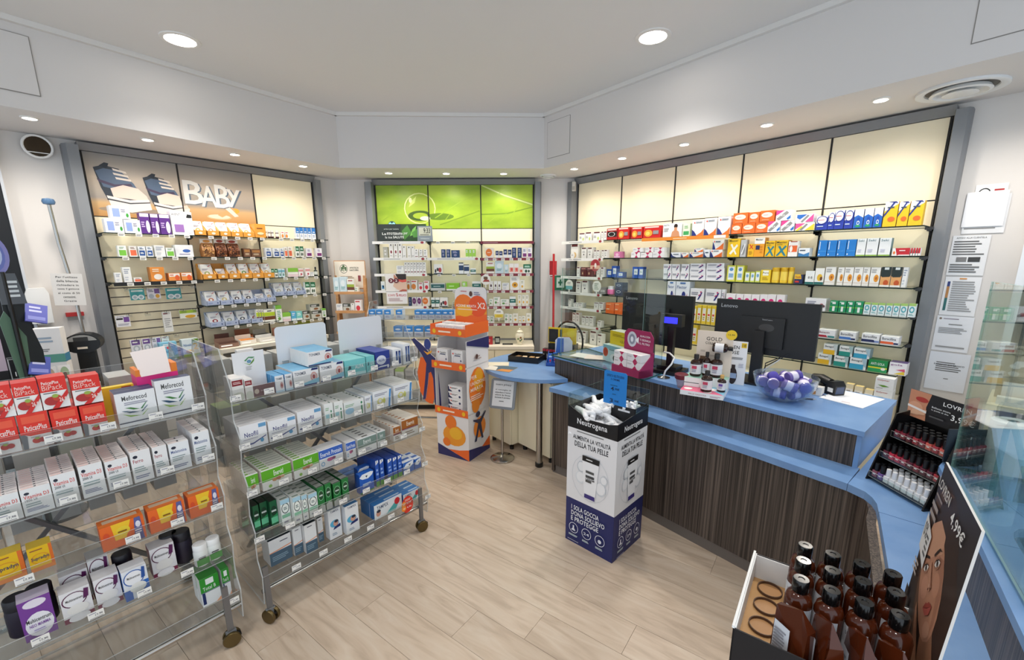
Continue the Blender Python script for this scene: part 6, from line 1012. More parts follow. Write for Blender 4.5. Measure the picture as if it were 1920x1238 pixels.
t = thing('drop_display', 'grey carton tray with an upright white card showing a green eye', 'display', GF.w(.135, -.085, zt), GF.rz)
MB().box(-.085, 0, 0, .085, .17, .004, ink('c9b8ae')).box(-.085, 0, 0, .085, .004, .055, ink('6f4a4e')).box(-.085, 0, 0, -.081, .17, .06, ink('c9b8ae')).box(.081, 0, 0, .085, .17, .06, ink('c9b8ae')).art('e c9b8a8 .4 .5 .06 .22;g a08a8c .5 .4 .75 .6 1', -.085, 0, .17, .055, 0, .0005).obj('tray', t)
m = MB().box(-.075, .08, .004, .06, .084, .205, ink('eeeef0')); m.art('p 5a9a6a .35,.8 .5,.88 .7,.86 .62,.83 .5,.85 .4,.78;p 7ab04a .32,.76 .5,.68 .66,.76 .68,.84 .6,.72 .5,.7;e 6a9ab8 .5 .77 .07 .04;g bbb .38 .56 .62 .66 3', -.075, .004, .135, .2, .08, .0005); m.obj('card', t)
put('drb', GF, .13, -.2, zt, .07, .03, .21, 'white box with dark red panel standing behind the eye card, middle trolley')
# ---------------------------------------------------------------- red offer disc on the lowest lip
m = MB().prism([(.042 * math.cos(R(a)), .055 * math.sin(R(a))) for a in range(0, 360, 15)], 0, .002, ink('d8301f'), plane='xz'); m.art('e f0902a .16 .6 .2 .16;e f0902a .16 .34 .2 .16;T fbeee8 .1 .54 .26 .66 2+;T fbeee8 .1 .28 .26 .4 4+;T fbeee8 .4 .54 .8 .66 2,96;T fbeee8 .4 .28 .8 .4 4,96;g f6c0b0 .25 .74 .8 .88 2', -.042, -.055, .084, .11, 0, .0005); m.obj('offer_disc', loc=GF.w(.84, .012, .235), rz=GF.rz, label='red and orange offer disc hanging on the lowest lip of middle trolley', cat='sign')
# ---------------------------------------------------------------- third trolley, low, in front of the back unit
T3 = Frame(-1.36, 4.02, -4)
t = thing('acrylic_trolley', 'far acrylic trolley with blue boxes before the back wall', 'trolley', T3.w(0, 0), T3.rz, 'clear acrylic product trolleys')
for z in (1.17, 1.0, .80, .58, .36): MB().sheet(.006, 0, z, .80, .28, z + .004, ACR, ACRE).sheet(.006, -.004, z, .80, 0.0, z + .05, ACR, ACRE).obj('shelf', t)
for x in (0, .80): MB().prism([(0, .10), (-.01, 1.22), (.07, 1.33), (.25, 1.33), (.3, .10)], x, x + .005, ACR, ACRE, plane='yz').obj('end_panel', t)
MB().tube([(0, .01, .2), (.8, .01, .2)], .01, STEEL).obj('bottom_rail', t); MB().tube([(.05, .26, .4), (.7, .26, 1.15)], .01, DALU, 4).obj('cross_brace', t)
for x in (.04, .76):
    for y in (.02, .27):
        b = MB().box(x - .01, y - .006, .05, x + .01, y + .006, .2, DALU).obj('caster_bracket', t); m = MB(); m.tf = Matrix.Translation((x, y, .033)) @ Matrix.Rotation(R(90), 4, 'Y'); m.lathe([(.03, -.012), (.033, -.008), (.033, .008), (.03, .012)], BRASS, n=16); m.obj('caster_wheel', b)
SPEC['nvb'] = ['nasal_box', 'white box with blue top', 'e3eaf2', '4a92d4', 'd4dee8', 'r 2f86d0 0 .5 1 1;e dfeaf4 .5 .72 .3 .08;g aac .15 .15 .85 .4 2', '']
for z, us, l in ((1.174, (.02, .09, .17, .28), 'left group, top'), (1.174, (.46, .525, .59, .655, .72, .775), 'right group, top'), (1.004, (.26, .36, .46, .56), 'second'), (.804, (.1, .2, .3, .4, .5, .6, .7), 'third'), (.584, (.15, .25, .35, .45, .55, .65), 'fourth'), (.364, (.2, .3, .4, .5, .6, .7), 'lowest')):
    for i, u in enumerate(us):
        k = 'nvb' if z > .9 else ('gwb', 'ggn', 'gyl')[i % 3] if z < .7 else 'gwb'
        put(k, T3, u + .02, -.012, z, .062 if z > 1.1 else .085, .09, .085 if z > 1.1 else .1, '%s, %s from left, %s shelf, far trolley' % (SPEC[k][1], ORD[i], l), 'boxes on the far trolley')
# ---------------------------------------------------------------- the counter
t = thing('service_counter', 'dark zebra wood pharmacy counter with blue laminate tops', 'counter', KF.w(0, 0), KF.rz)
N = lambda pts: [(u, -v) for u, v in pts]           # plan points (along, out) -> local
cur = [(1.03, .085), (1.062, .12), (1.085, .165), (1.103, .23)]
front = [(-.95, .05), (-.80, .03), (-.30, .008), (.577, .03), (.962, .06)]
edge = front + cur + [(1.193, .58), (1.29, .96)]
LZ0, LZ1 = .70, .735
def slab(pts, z0, z1, name, par): return MB().prism(N(pts)[::-1], z0, z1, BLUE).obj(name, par)
slab(front + [(.958, -.16), (-.30, -.21), (-.95, -.21)], LZ0, LZ1, 'lower_worktop', t)
slab([(.9635, .06)] + cur + [(1.36, .20), (1.225, -.0), (1.21, -.66), (.9635, -.66)], LZ0, LZ1, 'lower_worktop', t)
slab([(1.1045, .233), (1.193, .58), (1.29, .96), (1.46, .96), (1.361, .205)], LZ0, LZ1, 'lower_worktop', t)
ins = [(u - .0, v - .04) for u, v in front] + [(1.0, .04), (1.04, .10), (1.062, .16), (1.072, .25), (1.155, .58), (1.25, .96)]
def wallrun(pts, z0, z1, th, m, name, par):
    b = [(u + (.0), v - th) if i < len(pts) - 4 else (u + th, v) for i, (u, v) in enumerate(pts)]
    return MB().prism(N(pts + b[::-1])[::-1], z0, z1, m).obj(name, par)
wallrun(ins, .075, LZ0, .03, WOOD, 'front_panel', t)
wallrun([(u, v - .012) if i < len(ins) - 4 else (u + .012, v) for i, (u, v) in enumerate(ins)], 0, .075, .03, mat('grey_kick', '6e6660', .5), 'kick_board', t)
MB().prism(N([(-.95, .01), (-.95, -.75), (-.92, -.75), (-.92, .01)]), 0.02, LZ0, WOOD).obj('end_panel', t)
up = [(-1.14, -.19), (-.30, -.185), (.958, -.135), (.953, -.85), (-1.14, -.85)]
MB().prism(N(up)[::-1], .90, .925, BLUE).obj('upper_worktop', t)
MB().prism(N([(-1.14, -.2), (-.30, -.195), (.93, -.147), (.93, -.18), (-.30, -.23), (-1.14, -.23)])[::-1], LZ1, .90, WOOD).obj('front_panel', t)
MB().prism(N([(.93, -.147), (.95, -.146), (.945, -.84), (.925, -.84)])[::-1], LZ1, .90, BLUE).obj('end_panel', t)
MB().prism(N([(-1.14, -.23), (-1.12, -.23), (-1.12, -.84), (-1.14, -.84)])[::-1], LZ1 + .037, .90, WOOD).obj('end_panel', t)
rt = [(1.228, .06), (1.375, .61), (1.468, 1.0), (1.48, 1.05), (2.0, 1.05), (1.80, -.02), (1.75, -.12), (1.24, -.1)]
MB().prism(N(rt)[::-1], .90, .925, BLUE).obj('upper_worktop', t)
MB().prism(N([(1.236, .062), (1.383, .61), (1.476, 1.0), (1.488, 1.05), (1.52, 1.05), (1.27, .06)])[::-1], LZ1, .90, WOOD).obj('front_panel', t)
MB().prism(N([(1.24, -.09), (1.24, .05), (1.27, .05), (1.27, -.09)])[::-1], LZ1, .90, WOOD).obj('end_panel', t)
C1 = .9258
# round table on a steel leg
t = thing('round_table', 'round blue side table on one steel leg at the counter end', 'table', KF.w(-1.45, -.34), KF.rz)
P = [(.535 * math.cos(R(a)), -.535 * math.sin(R(a))) for a in range(-18, 289, 6)]
P = [(x, y) for x, y in [(.535 * math.cos(R(a)), .535 * math.sin(R(a))) for a in range(0, 360, 5)]]
P = [(min(x, .305) if y > -.16 else x, y) for x, y in P]
MB().prism(P, .737, .768, BLUE).obj('table_top', t)
lx, ly = -1.0 + 1.45, -(.075 + .34)
lx, ly = .36, -.36
MB().lathe([(.032, 0), (.034, .003), (.034, .035), (.028, .036)], BLACK, lx, ly, 20).obj('foot', t); MB().lathe([(.027, .03), (.027, .737)], STEEL, lx, ly, 20).obj('leg', t)
# cream pedestals under it
def pedestal(u, v, w, d, label):
    t = thing('drawer_pedestal', label, 'cabinet', KF.w(u, v), KF.rz, 'cream pedestals under the round table')
    MB().box(0, .02, .06, w, d, .72, CREAM).obj('carcass', t); MB().box(.003, 0, .063, w - .003, .018, .717, CREAM).obj('door', t)
    for x in (.04, w - .04):
        for y in (.05, d - .05): MB().lathe([(.008, .06), (.008, .03), (.02, .03), (.02, 0)], BLACK, x, y, 12).obj('caster', t)
pedestal(-1.815, .03, .35, .45, 'cream pedestal cabinet under the table behind the sign stand'); pedestal(-1.46, -.06, .42, .45, 'wide cream pedestal cabinet behind the steel table leg')
# privacy sign stand
t = thing('sign_stand', 'chrome floor stand with framed privacy notice before the round table', 'sign stand', KF.w(-1.40, .17), KF.rz + R(32))
t.location = (-.089, 3.505, 0)
MB().lathe([(.105, 0), (.105, .012), (.09, .022), (.03, .03), (.013, .04)], STEEL, n=32).obj('base', t); MB().tube([(0, 0, .03), (0, .01, .47)], .012, STEEL, 12).obj('pole', t)
P = [(a, b) for a, b in [(-.10, .46), (.10, .46), (.115, .475), (.115, .705), (.10, .72), (-.10, .72), (-.115, .705), (-.115, .475)]]
f = MB(); f.tf = Matrix.Translation((0, .0, .48)) @ Matrix.Rotation(R(-18), 4, 'X') @ Matrix.Translation((0, 0, -.48))
f.prism([(a, b) for a, b in P], -.008, .008, mat('frame_grey', '8f9296', .35, .5), plane='xz'); f.obj('frame', t)
f2 = MB(); f2.tf = f.tf; f2.quad([(-.092, -.0085, .482), (.092, -.0085, .482), (.092, -.0085, .70), (-.092, -.0085, .70)], ink('e9e9e9')); f2.art('T 333 .12 .80 .88 .90 nostro privacy;T 444 .12 .62 .88 .68 si consiglia di;T 444 .12 .52 .88 .58 attendere il turno;T 444 .12 .42 .88 .48 oltre la linea;T 444 .12 .32 .88 .38 durante il servizio;g 666 .35 .18 .65 .23 1', -.092, .482, .184, .218, -.0085, .0006); f2.obj('notice', t)
TZ = .7688
def pk(u, v, w, d, h, c, spec, label, name='display_box', cat='box', z=TZ, top=None, turn=0, F=KF, side=None, group=None):
    m = MB().box(-w / 2, 0, 0, w / 2, d, h, ink(side or c), front=ink(c), top=ink(top or c)); m.art(spec, -w / 2, 0, w, h, 0, .0005)
    return m.obj(name, loc=F.w(u, v, z), rz=F.rz + R(turn), label=label, cat=cat, group=group)
# things on the round table
t = thing('magazine', 'glossy leaflet with orange and blue cover on the round table', 'leaflet', KF.w(-1.56, .06, TZ), KF.rz + R(25)); MB().box(-.13, -.09, 0, .13, .09, .004, ink('d8d2c6')).obj('pages', t)
m = MB().quad([(-.13, -.09, .0045), (.13, -.09, .0045), (.13, .09, .0045), (-.13, .09, .0045)], ink('4a6478')); m.quad([(-.13, -.09, .005), (0, -.09, .005), (-.04, .03, .005), (-.13, .05, .005)], ink('e9e2d6')); m.quad([(0, -.09, .005), (.13, -.09, .005), (.13, -.01, .005), (.02, -.02, .005)], ink('d98a3a')); m.obj('cover', t)
MB().box(-.1, -.07, 0, .1, .07, .005, ink('d9c9a6'), top=ink('e6dcc6')).obj('leaflet', loc=KF.w(-1.70, -.02, TZ), rz=KF.rz + R(50), label='cream leaflet lying behind the glossy one on the round table', cat='leaflet')
t = thing('open_tray', 'shallow black display tray of brown wrapped goods on the round table', 'tray', KF.w(-1.64, -.31, TZ), KF.rz + R(28)); t.scale = (.8, .8, 1); TF = Frame(*KF.w(-1.64, -.31)[:2], KF.deg + 28); m = MB().box(-.19, -.1, 0, .19, .16, .006, BLACK)
for a in ((-.19, -.1, -.185, .16), (.185, -.1, .19, .16), (-.19, -.1, .19, -.095), (-.19, .155, .19, .16)): m.box(a[0], a[1], .006, a[2], a[3], .055, BLACK)
m.obj('tray', t)
for i in range(8):
    r = random.Random(i); MB().box(-.035, -.022, 0, .035, .022, .02, ink(r.choice(('c9a06a', '8a6a44', 'd9c2a0', '6a4a30')))).art('g f0e2c8 .1 .2 .9 .8 1', -.035, 0, .07, .02, -.022, .0004).obj('wrapped_bar', loc=TF.w(-.105 + .07 * (i % 4), .03 - .09 * (i // 4), TZ + .0065), rz=TF.rz + R(r.uniform(60, 120)), label='brown wrapped bar, %s in the black tray on the round table' % ORD[i], cat='bar', group='wrapped bars in the black tray')
for i in range(4): pk(-1.56 + i * .034, -.47 - i * .01, .03, .05, .11, '241a1c', 'r a8283a 0 .8 1 1;g aaa .2 .2 .8 .6 3', 'black and red slim box, %s of four on the round table' % ORD[i], 'battery_box', 'box', TZ, turn=20, group='black and red slim boxes')
t = thing('battery_rack', 'yellow and black battery display rack on the round table', 'display', KF.w(-1.42, -.56, TZ), KF.rz + R(25))
MB().box(-.13, .0, 0, .13, .12, .16, BLACK).art('g 999 .1 .3 .9 .7 3', -.13, 0, .26, .16, 0, .0006).obj('box', t); MB().box(-.15, .05, .16, .13, .06, .31, ink('e0c01e')).art('r 1c1c1c .02 .05 .36 .9;r 1c1c1c .42 .1 .5 .9;e e8d02a .82 .7 .14 .28;r c8302a .55 .1 .8 .45;e 222 .18 .5 .1 .2', -.15, .16, .28, .15, .05, .0006).obj('header_card', t)
MB().tube([(.04 + .14 * math.cos(R(a)), .1, .17 + .20 * math.sin(R(a))) for a in range(165, -20, -12)], .009, BLACK, 8).obj('wire_hoop', t)
t = thing('toothbrush_display', 'blue carton display of small blue packs on the round table', 'display', KF.w(-1.28, -.38, TZ), KF.rz + R(38)); BL = ink('1f4fa8')
MB().box(-.11, 0, 0, .11, .18, .006, BL).box(-.11, 0, 0, .11, .005, .03, BL).prism([(0, 0), (.18, 0), (.18, .11), (0, .03)], .106, .11, ink('e6e8ee'), plane='yz').prism([(0, 0), (.18, 0), (.18, .11), (0, .03)], -.11, -.106, BL, plane='yz').obj('tray', t)
MB().prism([(-.05, 0), (.11, 0), (.11, .2), (.08, .24), (-.02, .24), (-.05, .21)], .175, .18, ink('d9dce6'), plane='xz').prism([(-.05, .02), (.03, .02), (.03, .23), (-.03, .23)], .172, .1749, ink('3a6ab8'), plane='xz').obj('header_card', t)
for i in range(5): pk(-.075 + i * .036, -.03 - (i % 2) * .045, .033, .03, .1, '2a66c4', 'r c8dcf4 .1 .7 .9 .85;e d94a6a .5 .4 .25 .14;g e6eefc .2 .1 .8 .25 1', 'small blue brush pack, %s in the blue carton display' % ORD[i], 'brush_pack', 'pack', TZ + .0065, F=Frame(*KF.w(-1.28, -.38)[:2], KF.deg + 38), group='small blue packs in the carton display')
# ---------------------------------------------------------------- on the left half of the counter: glass plate, shield, cartons
MB().prism(N([(-1.15, -.16), (-.20, -.09), (-.22, -.36), (-1.15, -.60)])[::-1], C1, C1 + .010, GLS, GLSE).obj('glass_plate', loc=KF.w(0, 0), rz=KF.rz, label='clear glass plate with teal edge on the left half of the counter', cat='glass plate')
t = thing('glass_screen', 'clear glass counter screen before the left monitor', 'screen', KF.w(0, 0), KF.rz)
MB().sheet(-1.12, .245, C1 + .0105, -.335, .251, 1.65, SHD, CUTE).obj('pane', t)
m = MB(); m.tf = Matrix.Translation((-.335, .251, 0)) @ Matrix.Rotation(R(-32), 4, 'Z'); m.sheet(0, .008, C1 + .0105, .006, .15, 1.65, SHD, GLSE); m.obj('pane', t)
for i, (x, y) in enumerate(((-.92, .33), (-.80, .36))): MB().box(-.11, -.075, 0, .11, .075, .0025, ink('e4d3cc' if i else 'd9d9d6')).obj('paper_sheet', loc=KF.w(x, -y, C1 + .0105 + i * .0028), rz=KF.rz + R(12 + 20 * i), label=('grey sheet', 'pinkish sheet')[i] + ' lying on the glass plate', cat='paper')
CZ = C1 + .0105
pk(-.62, -.31, .25, .12, .13, 'c9dfe4', 'r 8fc0d0 0 .78 1 1;e d8502a .12 .55 .12 .28;e c04020 .12 .55 .09 .2;e f2f2f0 .55 .3 .2 .26;e 3a3f3a .62 .3 .14 .22;e 8ab04a .6 .32 .07 .14;g 7a9a9a .3 .7 .8 .8 1', 'pale blue carton with orange disc behind the glass screen', 'counter_display', 'display', CZ, turn=-12)
pk(-.60, -.36, .24, .1, .105, 'f0cc1e', 'g b09010 .12 .6 .75 .8 2;T 6a5a10 .5 .2 .8 .4 12,90;e f4e03a .9 .3 .1 .22', 'yellow carton stacked on the pale blue carton', 'counter_display', 'display', CZ + .1308, top='b9bfb4', turn=-12, side='9a9f98')
t = thing('eye_mask_display', 'magenta counter display with silver eye and white boxes', 'display', KF.w(-.355, -.095, C1 + .0105), KF.rz - R(8))
MG = ink('9c2458'); MB().box(-.13, 0, 0, .13, .12, .05, MG).prism([(0, 0), (.13, 0), (.13, .16), (0, .05)], .12, .13, MG, plane='yz').obj('tray', t)
m = MB().prism([(-.13, .05), (.13, .05), (.13, .26), (.10, .30), (-.10, .30), (-.13, .27)], .115, .12, MG, plane='xz'); m.art('e c9ccd6 .28 .72 .17 .22;e 8a8fa0 .28 .72 .11 .15;e e6e8f0 .28 .72 .05 .08;p f0eef2 .4,.72 .52,.82 .52,.62;T f4e6ee .56 .82 .9 .88 QUALCOSA;T f4e6ee .56 .72 .92 .78 TI SEGNALA;T f4e6ee .56 .62 .9 .68 IL FILTRO', -.13, .05, .26, .25, .115, .0006); m.obj('header_card', t)
q = Frame(*KF.w(-.355, -.095)[:2], KF.deg - 8)
for i in range(4): put('tri', q, -.062 + .124 * (i % 2), -.012, C1 + .0105 + .0505 + .052 * (i // 2), .12, .09, .05, 'white carton with magenta triangles, %s %s in the magenta display' % (('lower', 'upper')[i // 2], ('left', 'right')[i % 2]), 'cartons in the magenta display')
# monitors
def monitor(u, v, w, h, z, turn, label, logo):
    t = thing('computer_monitor', label, 'monitor', KF.w(u, v, C1), KF.rz + R(turn), 'black monitors seen from behind')
    m = MB().prism([(-w / 2, z), (w / 2, z), (w / 2, z + h), (-w / 2, z + h)], 0, .028, mat('monitor_back', '17181a', .45), plane='xz').box(-w / 2 + .01, .0281, z + .01, w / 2 - .01, .03, z + h - .01, mat('dark_screen', '0a0b0d', .15)); m.obj('screen_case', t)
    bb = MB().box(-.13, -.022, z + .05, .13, 0, z + h - .1, mat('monitor_back', '17181a')); bb.obj('rear_cover', t)
    m = MB(); m.text(logo[0], -w / 2 + .03, z + h - .055, -w / 2 + .03 + .11, z + h - .03, -.0006, mat('grey_print', 'a9abae', .5), .03, True)
    if logo[1]: m.text(logo[1], .0, z + h - .12, .06, z + h - .108, -.0226, mat('grey_print', 'a9abae'), .03, True)
    m.obj('logo', t)
    MB().prism([(-.035, .012), (.035, .012), (.03, z + .16), (-.03, z + .16)], -.05, -.022, mat('stand_black', '141416', .4), plane='xz').obj('stand_neck', t); MB().prism([(-.12, -.13), (.12, -.13), (.12, .1), (-.12, .1)], 0, .012, mat('stand_black', '141416')).obj('stand_base', t)
    return t
monitor(-.47, -.60, .60, .385, .145, 0, 'black monitor behind the glass screen', ('Lenovo', ''))
m2 = monitor(.275, -.66, .60, .345, .18, 3, 'large black monitor with Lenovo logo behind the collagen display', ('Lenovo', 'ThinkCentre'))
MB().disc(.03, .36, .045, .025, -.0225, mat('lens_grey', '3a3b3d', .3)).obj('camera_knob', m2)
for i in range(3): MB().tube([(.03 + .01 * i, -.02, .06), (.06, -.06, .10 + .02 * i), (.14 + .02 * i, -.07, .18 + .02 * i)], .003, BLACK if i else WHITE, 6).obj('cable', m2)
# customer pole display
t = thing('pole_display', 'black customer pole display with glowing blue screen', 'display', KF.w(-.225, -.44, C1), KF.rz + R(8))
MB().prism([(-.10, -.1), (.10, -.1), (.10, .1), (-.10, .1)], 0, .022, BLACK).prism([(-.07, -.06), (.07, -.06), (.07, .06), (-.07, .06)], .022, .05, BLACK).obj('base', t); MB().box(-.02, -.02, .05, .02, .02, .33, BLACK).obj('pole', t)
MB().prism([(-.075, .33), (.075, .33), (.075, .415), (-.075, .415)], -.03, .025, BLACK, plane='xz').obj('head', t); MB().quad([(-.05, -.0305, .352), (.045, -.0305, .352), (.045, -.0305, .395), (-.05, -.0305, .395)], emit('blue_screen', '2a2af0', 2.2)).obj('screen', t)
# counter microphone on a bent white stalk
t = thing('gooseneck_stand', 'small steel disc stand with bent white stalk before the pole display', 'stand', KF.w(-.16, -.262, C1), KF.rz)
MB().lathe([(.042, 0), (.042, .004), (.02, .008), (.012, .014)], STEEL, n=24).obj('base', t); MB().tube([(0, 0, .01), (.01, .0, .05), (.04, .02, .10), (.04, .05, .14), (-.02, .09, .155), (-.08, .12, .15)], .006, WHITE, 8).obj('stalk', t)
# collagen display with bottles
t = thing('collagen_display', 'pink and blue counter display with beige collagen header card', 'display', KF.w(.325, -.085, C1), KF.deg and R(-33.3))
MB().box(-.235, 0, 0, 0, .235, .028, ink('eef0f2'), top=ink('e6698a')).quad([(0, 0, .0285), (0, .235, .0285), (-.11, .12, .0285)], ink('8ac0d8')).art('T a87a80 .2 .3 .62 .6 PELLE RADIOSA;g b9a .7 .2 .95 .6 2', -.235, 0, .235, .028, 0, .0005).obj('base', t)
m = MB(); m.prism([(-.235, .1), (-.15, .1), (-.07, .155), (0, .155), (0, .235), (-.235, .235)], .0285, .085, ink('eef2ee')); m.quad([(-.235, .1, .0855), (-.15, .1, .0855), (-.07, .155, .0855), (0, .155, .0855), (0, .235, .0855), (-.235, .235, .0855)], ink('9fd0bc')); m.box(-.236, .099, .05, -.15, .1, .054, ink('3a4a44')); m.obj('tier', t)
for x, y in ((-.2, .05), (-.09, .03), (-.03, .13), (-.07, .09)): MB().lathe([(.024, .0288), (.0, .0289)], ink('f2ece8'), x, y, 18).obj('bottle_hole', t)
m = MB().prism([(-.20, .03), (.0, .03), (.0, .36), (-.20, .36)], .222, .226, ink('e8d6c4'), plane='xz'); m.art('T 5a5048 .26 .82 .70 .89 GOLD;T 5a5048 .24 .75 .72 .80 COLLAGEN;e 3a2420 .2 .4 .12 .1;r d9dae6 .1 .16 .32 .36;r 6a4a9a .1 .28 .32 .31;r 6a4a30 .12 .46 .28 .52;g b9a898 .12 .6 .3 .64 2;g b9a898 .4 .52 .6 .56 2', -.20, .03, .2, .33, .222, .0005); m.obj('header_card', t)
m = MB().prism([(.03 * math.cos(R(a)), .03 * math.sin(R(a))) for a in range(0, 360, 20)], 0, .002, ink('f0c81e'), plane='xz'); m.art('T 4a3f10 .2 .42 .8 .6 12,90', -.03, -.03, .06, .06, 0, .0005); m.obj('price_disc', t, loc=(-.012, .219, .345))
m = MB().prism([(-.09, .03), (.075, .03), (.075, .30), (-.09, .30)], .285, .289, ink('eeeef0'), plane='xz'); m.art('T 3a3a3e .3 .82 .74 .90 AGEN;T 3a3a3e .3 .70 .74 .78 DOSE;r f0c81e .8 .86 .97 .97;T 4a3f10 .83 .88 .94 .95 18;g 777 .35 .58 .9 .64 2;e 2a1a1a .6 .2 .14 .2;r 9ab0d0 .48 .14 .72 .26;r 2a1a1a .54 .36 .66 .46;e b04a3a .38 .2 .1 .18;g aab .76 .4 .92 .5 3', -.09, .03, .165, .27, .285, .0005); m.obj('rear_card', t)
AMB = mat('amber_glass', '2a1408', .08); CF = Frame(*KF.w(.325, -.085)[:2], -33.3)
def bottle(x, y, z, r, h, label, body=AMB, cap='17100c', lab='e6e4e6', band='c23a5a', lie=0, capm=None):
    t = thing('supplement_bottle', label, 'bottle', CF.w(x, -y, z), CF.rz, 'bottles on the collagen display'); T4 = Matrix.Rotation(R(90), 4, 'Y') if lie else None
    m = MB(); m.tf = T4; m.lathe([(r * .9, 0), (r, .006), (r, h * .12), (r * 1.01, h * .121, ink(lab)), (r * 1.01, h * .56, ink(lab)), (r, h * .561), (r, h * .62), (r * .82, h * .7), (r * .4, h * .76), (r * .36, h * .8)], body, n=18); m.obj('body', t)
    m = MB(); m.tf = T4; m.lathe([(r * .46, h * .8), (r * .46, h * .98), (r * .4, h)], capm or ink(cap), n=16); m.obj('cap', t)
    if not lie: m = MB(); m.art('r %s .18 .36 .72 .5;g 99a .2 .2 .8 .34 2' % band, -r * .8, 0, r * 1.6, h, -r * 1.06, .0005); m.obj('label_print', t)
z0 = C1 + .0288
bottle(-.10, .045, z0, .031, .125, 'amber collagen bottle standing on the pink base'); bottle(-.185, .155, z0 + .0572, .032, .135, 'amber bottle on the green tier, leftmost'); bottle(-.075, .19, z0 + .0572, .034, .145, 'amber bottle on the green tier, rightmost'); bottle(-.13, .185, z0 + .0572, .022, .15, 'dark bottle between the two on the green tier')
bottle(-.025, .085, z0, .024, .1, 'small amber bottle with gold cap on the blue corner', cap='c9a05a', band='6a4aa0')
bottle(-.105, .203, z0 + .0572 + .151 + .028, .028, .11, 'dark jar lying across the bottle tops', lie=1)
t = thing('measuring_cup', 'small clear cup with dark red rim beside the bottles', 'cup', CF.w(-.26, -.14, C1), CF.rz); MB().lathe([(.02, 0), (.034, .055), (.036, .057)], clear('tinted_cup', 'e8d8d8', 1, 1.4, .05, .25, 'd9c0c4'), n=18).obj('cup', t); MB().lathe([(.036, .057), (.04, .062), (.042, .085), (.036, .09)], ink('6a1c2c'), n=18).obj('rim', t)
# glass bowl of purple jars
t = thing('glass_bowl', 'clear glass bowl full of purple vitamin jars', 'bowl', KF.w(.53, -.375, C1), KF.rz)
pr = [(.05, 0), (.08, .006), (.125, .04), (.152, .09), (.163, .14)]; MB().lathe(pr + [(r - .004, z + .003) for r, z in reversed(pr)] + [(0, .005)], clear('bowl_glass', 'eaf0f8', 1, 1.5, 0, .04, 'c9d4ea'), n=36).obj('bowl', t)
BF = Frame(*KF.w(.53, -.375)[:2], KF.deg)
jm = MB().lathe([(.026, -.036), (.028, -.033), (.028, -.02), (.0285, -.019, ink('d9d4e6')), (.0285, .012, ink('d9d4e6')), (.028, .013), (.028, .018), (.030, .02, ink('4a3f9a')), (.030, .036, ink('4a3f9a')), (.027, .038, ink('5a4fb0'))], ink('6a5aa0'), n=16).art('r 6a4a9a .1 .35 .6 .7', -.022, -.02, .044, .03, -.0288, .0006).mesh('vitamin_jar')
js = [(-.075, -.02, .052), (.0, -.085, .054), (.075, -.03, .054), (.02, .04, .056), (-.06, .065, .055), (.07, .06, .058), (-.105, -.06, .098), (-.03, -.10, .105), (.055, -.085, .102), (.11, -.01, .105), (.075, .085, .108), (-.02, .01, .108), (-.1, .04, .108), (-.02, .1, .112), (.04, .01, .142)]
for i, (x, y, z) in enumerate(js):
    r = random.Random(i * 3); o = link('vitamin_jar', jm, None, BF.w(x * .9, -y * .9, C1 + z), None, 'purple lidded vitamin jar, %s %s in the glass bowl' % (ORD[i if i < 6 else i - 6], 'at the bottom' if i < 6 else 'in the upper layer'), 'jar', 'vitamin jars in the glass bowl'); o.rotation_euler = (R(r.choice((80, 95, 70, 110))), R(r.uniform(-20, 20)), R(r.uniform(0, 360)))
pk(.62, -.60, .07, .05, .05, 'e9e6e0', 'r c98a4a .1 .1 .6 .5;g 99a .2 .6 .9 .9 2', 'small white box on the counter behind the glass bowl', 'medicine_box', 'box', C1)
# scanner, keyboard, paper, pens
t = thing('barcode_scanner', 'black handheld barcode scanner lying by the paper sheet', 'scanner', KF.w(.69, -.70, C1), KF.rz - R(30))
m = MB(); m.prism([(-.03, .0), (.035, .0), (.04, .06), (.02, .085), (-.02, .08)], -.035, .035, BLACK, plane='xz'); m.tube([(-.03, 0, .06), (-.09, .0, .075), (-.15, .0, .07)], [.028, .026, .02], BLACK, 10); m.obj('body', t); MB().quad([(.036, -.028, .012), (.036, .028, .012), (.0405, .026, .055), (.0405, -.026, .055)], mat('scan_window', '3a4a6a', .1)).obj('window', t); MB().box(-.01, -.0365, .02, .025, -.035, .045, WHITE).obj('sticker', t)
t = thing('card_reader', 'black card terminal behind the glass bowl', 'terminal', KF.w(.60, -.76, C1), KF.rz + R(20)); MB().prism([(-.09, 0), (.09, 0), (.09, .05), (-.09, .02)], -.04, .04, BLACK, plane='xz').obj('case', t); MB().box(.0, -.03, .045, .07, .03, .052, mat('key_grey', '3f4145', .5)).obj('keypad', t)
MB().prism(N([(.654, -.563), (.866, -.52), (.907, -.804), (.70, -.829)])[::-1], C1, C1 + .003, mat('paper_white', 'f2f4f8', .6)).quad([(.76, .57, C1 + .0034), (.80, .565, C1 + .0034), (.80, .575, C1 + .0034), (.76, .58, C1 + .0034)], ink('d9c0c0')).obj('paper_sheet', loc=KF.w(0, 0), rz=KF.rz, label='white paper sheet at the right end of the counter', cat='paper')
def pen(u, v, turn, c, label, z=C1):
    t = thing('pen', label, 'pen', KF.w(u, v, z + .0045), KF.rz + R(turn)); MB().tube([(-.07, 0, 0), (.05, 0, 0)], .0042, ink(c), 8).obj('barrel', t); MB().tube([(.05, 0, 0), (.07, 0, 0)], [.004, .001], STEEL, 8).obj('tip', t)
pen(.605, -.46, 35, '3a3f4a', 'grey pen lying right of the glass bowl'); pen(.63, -.665, -50, '1f3fa0', 'blue pen by the paper sheet')
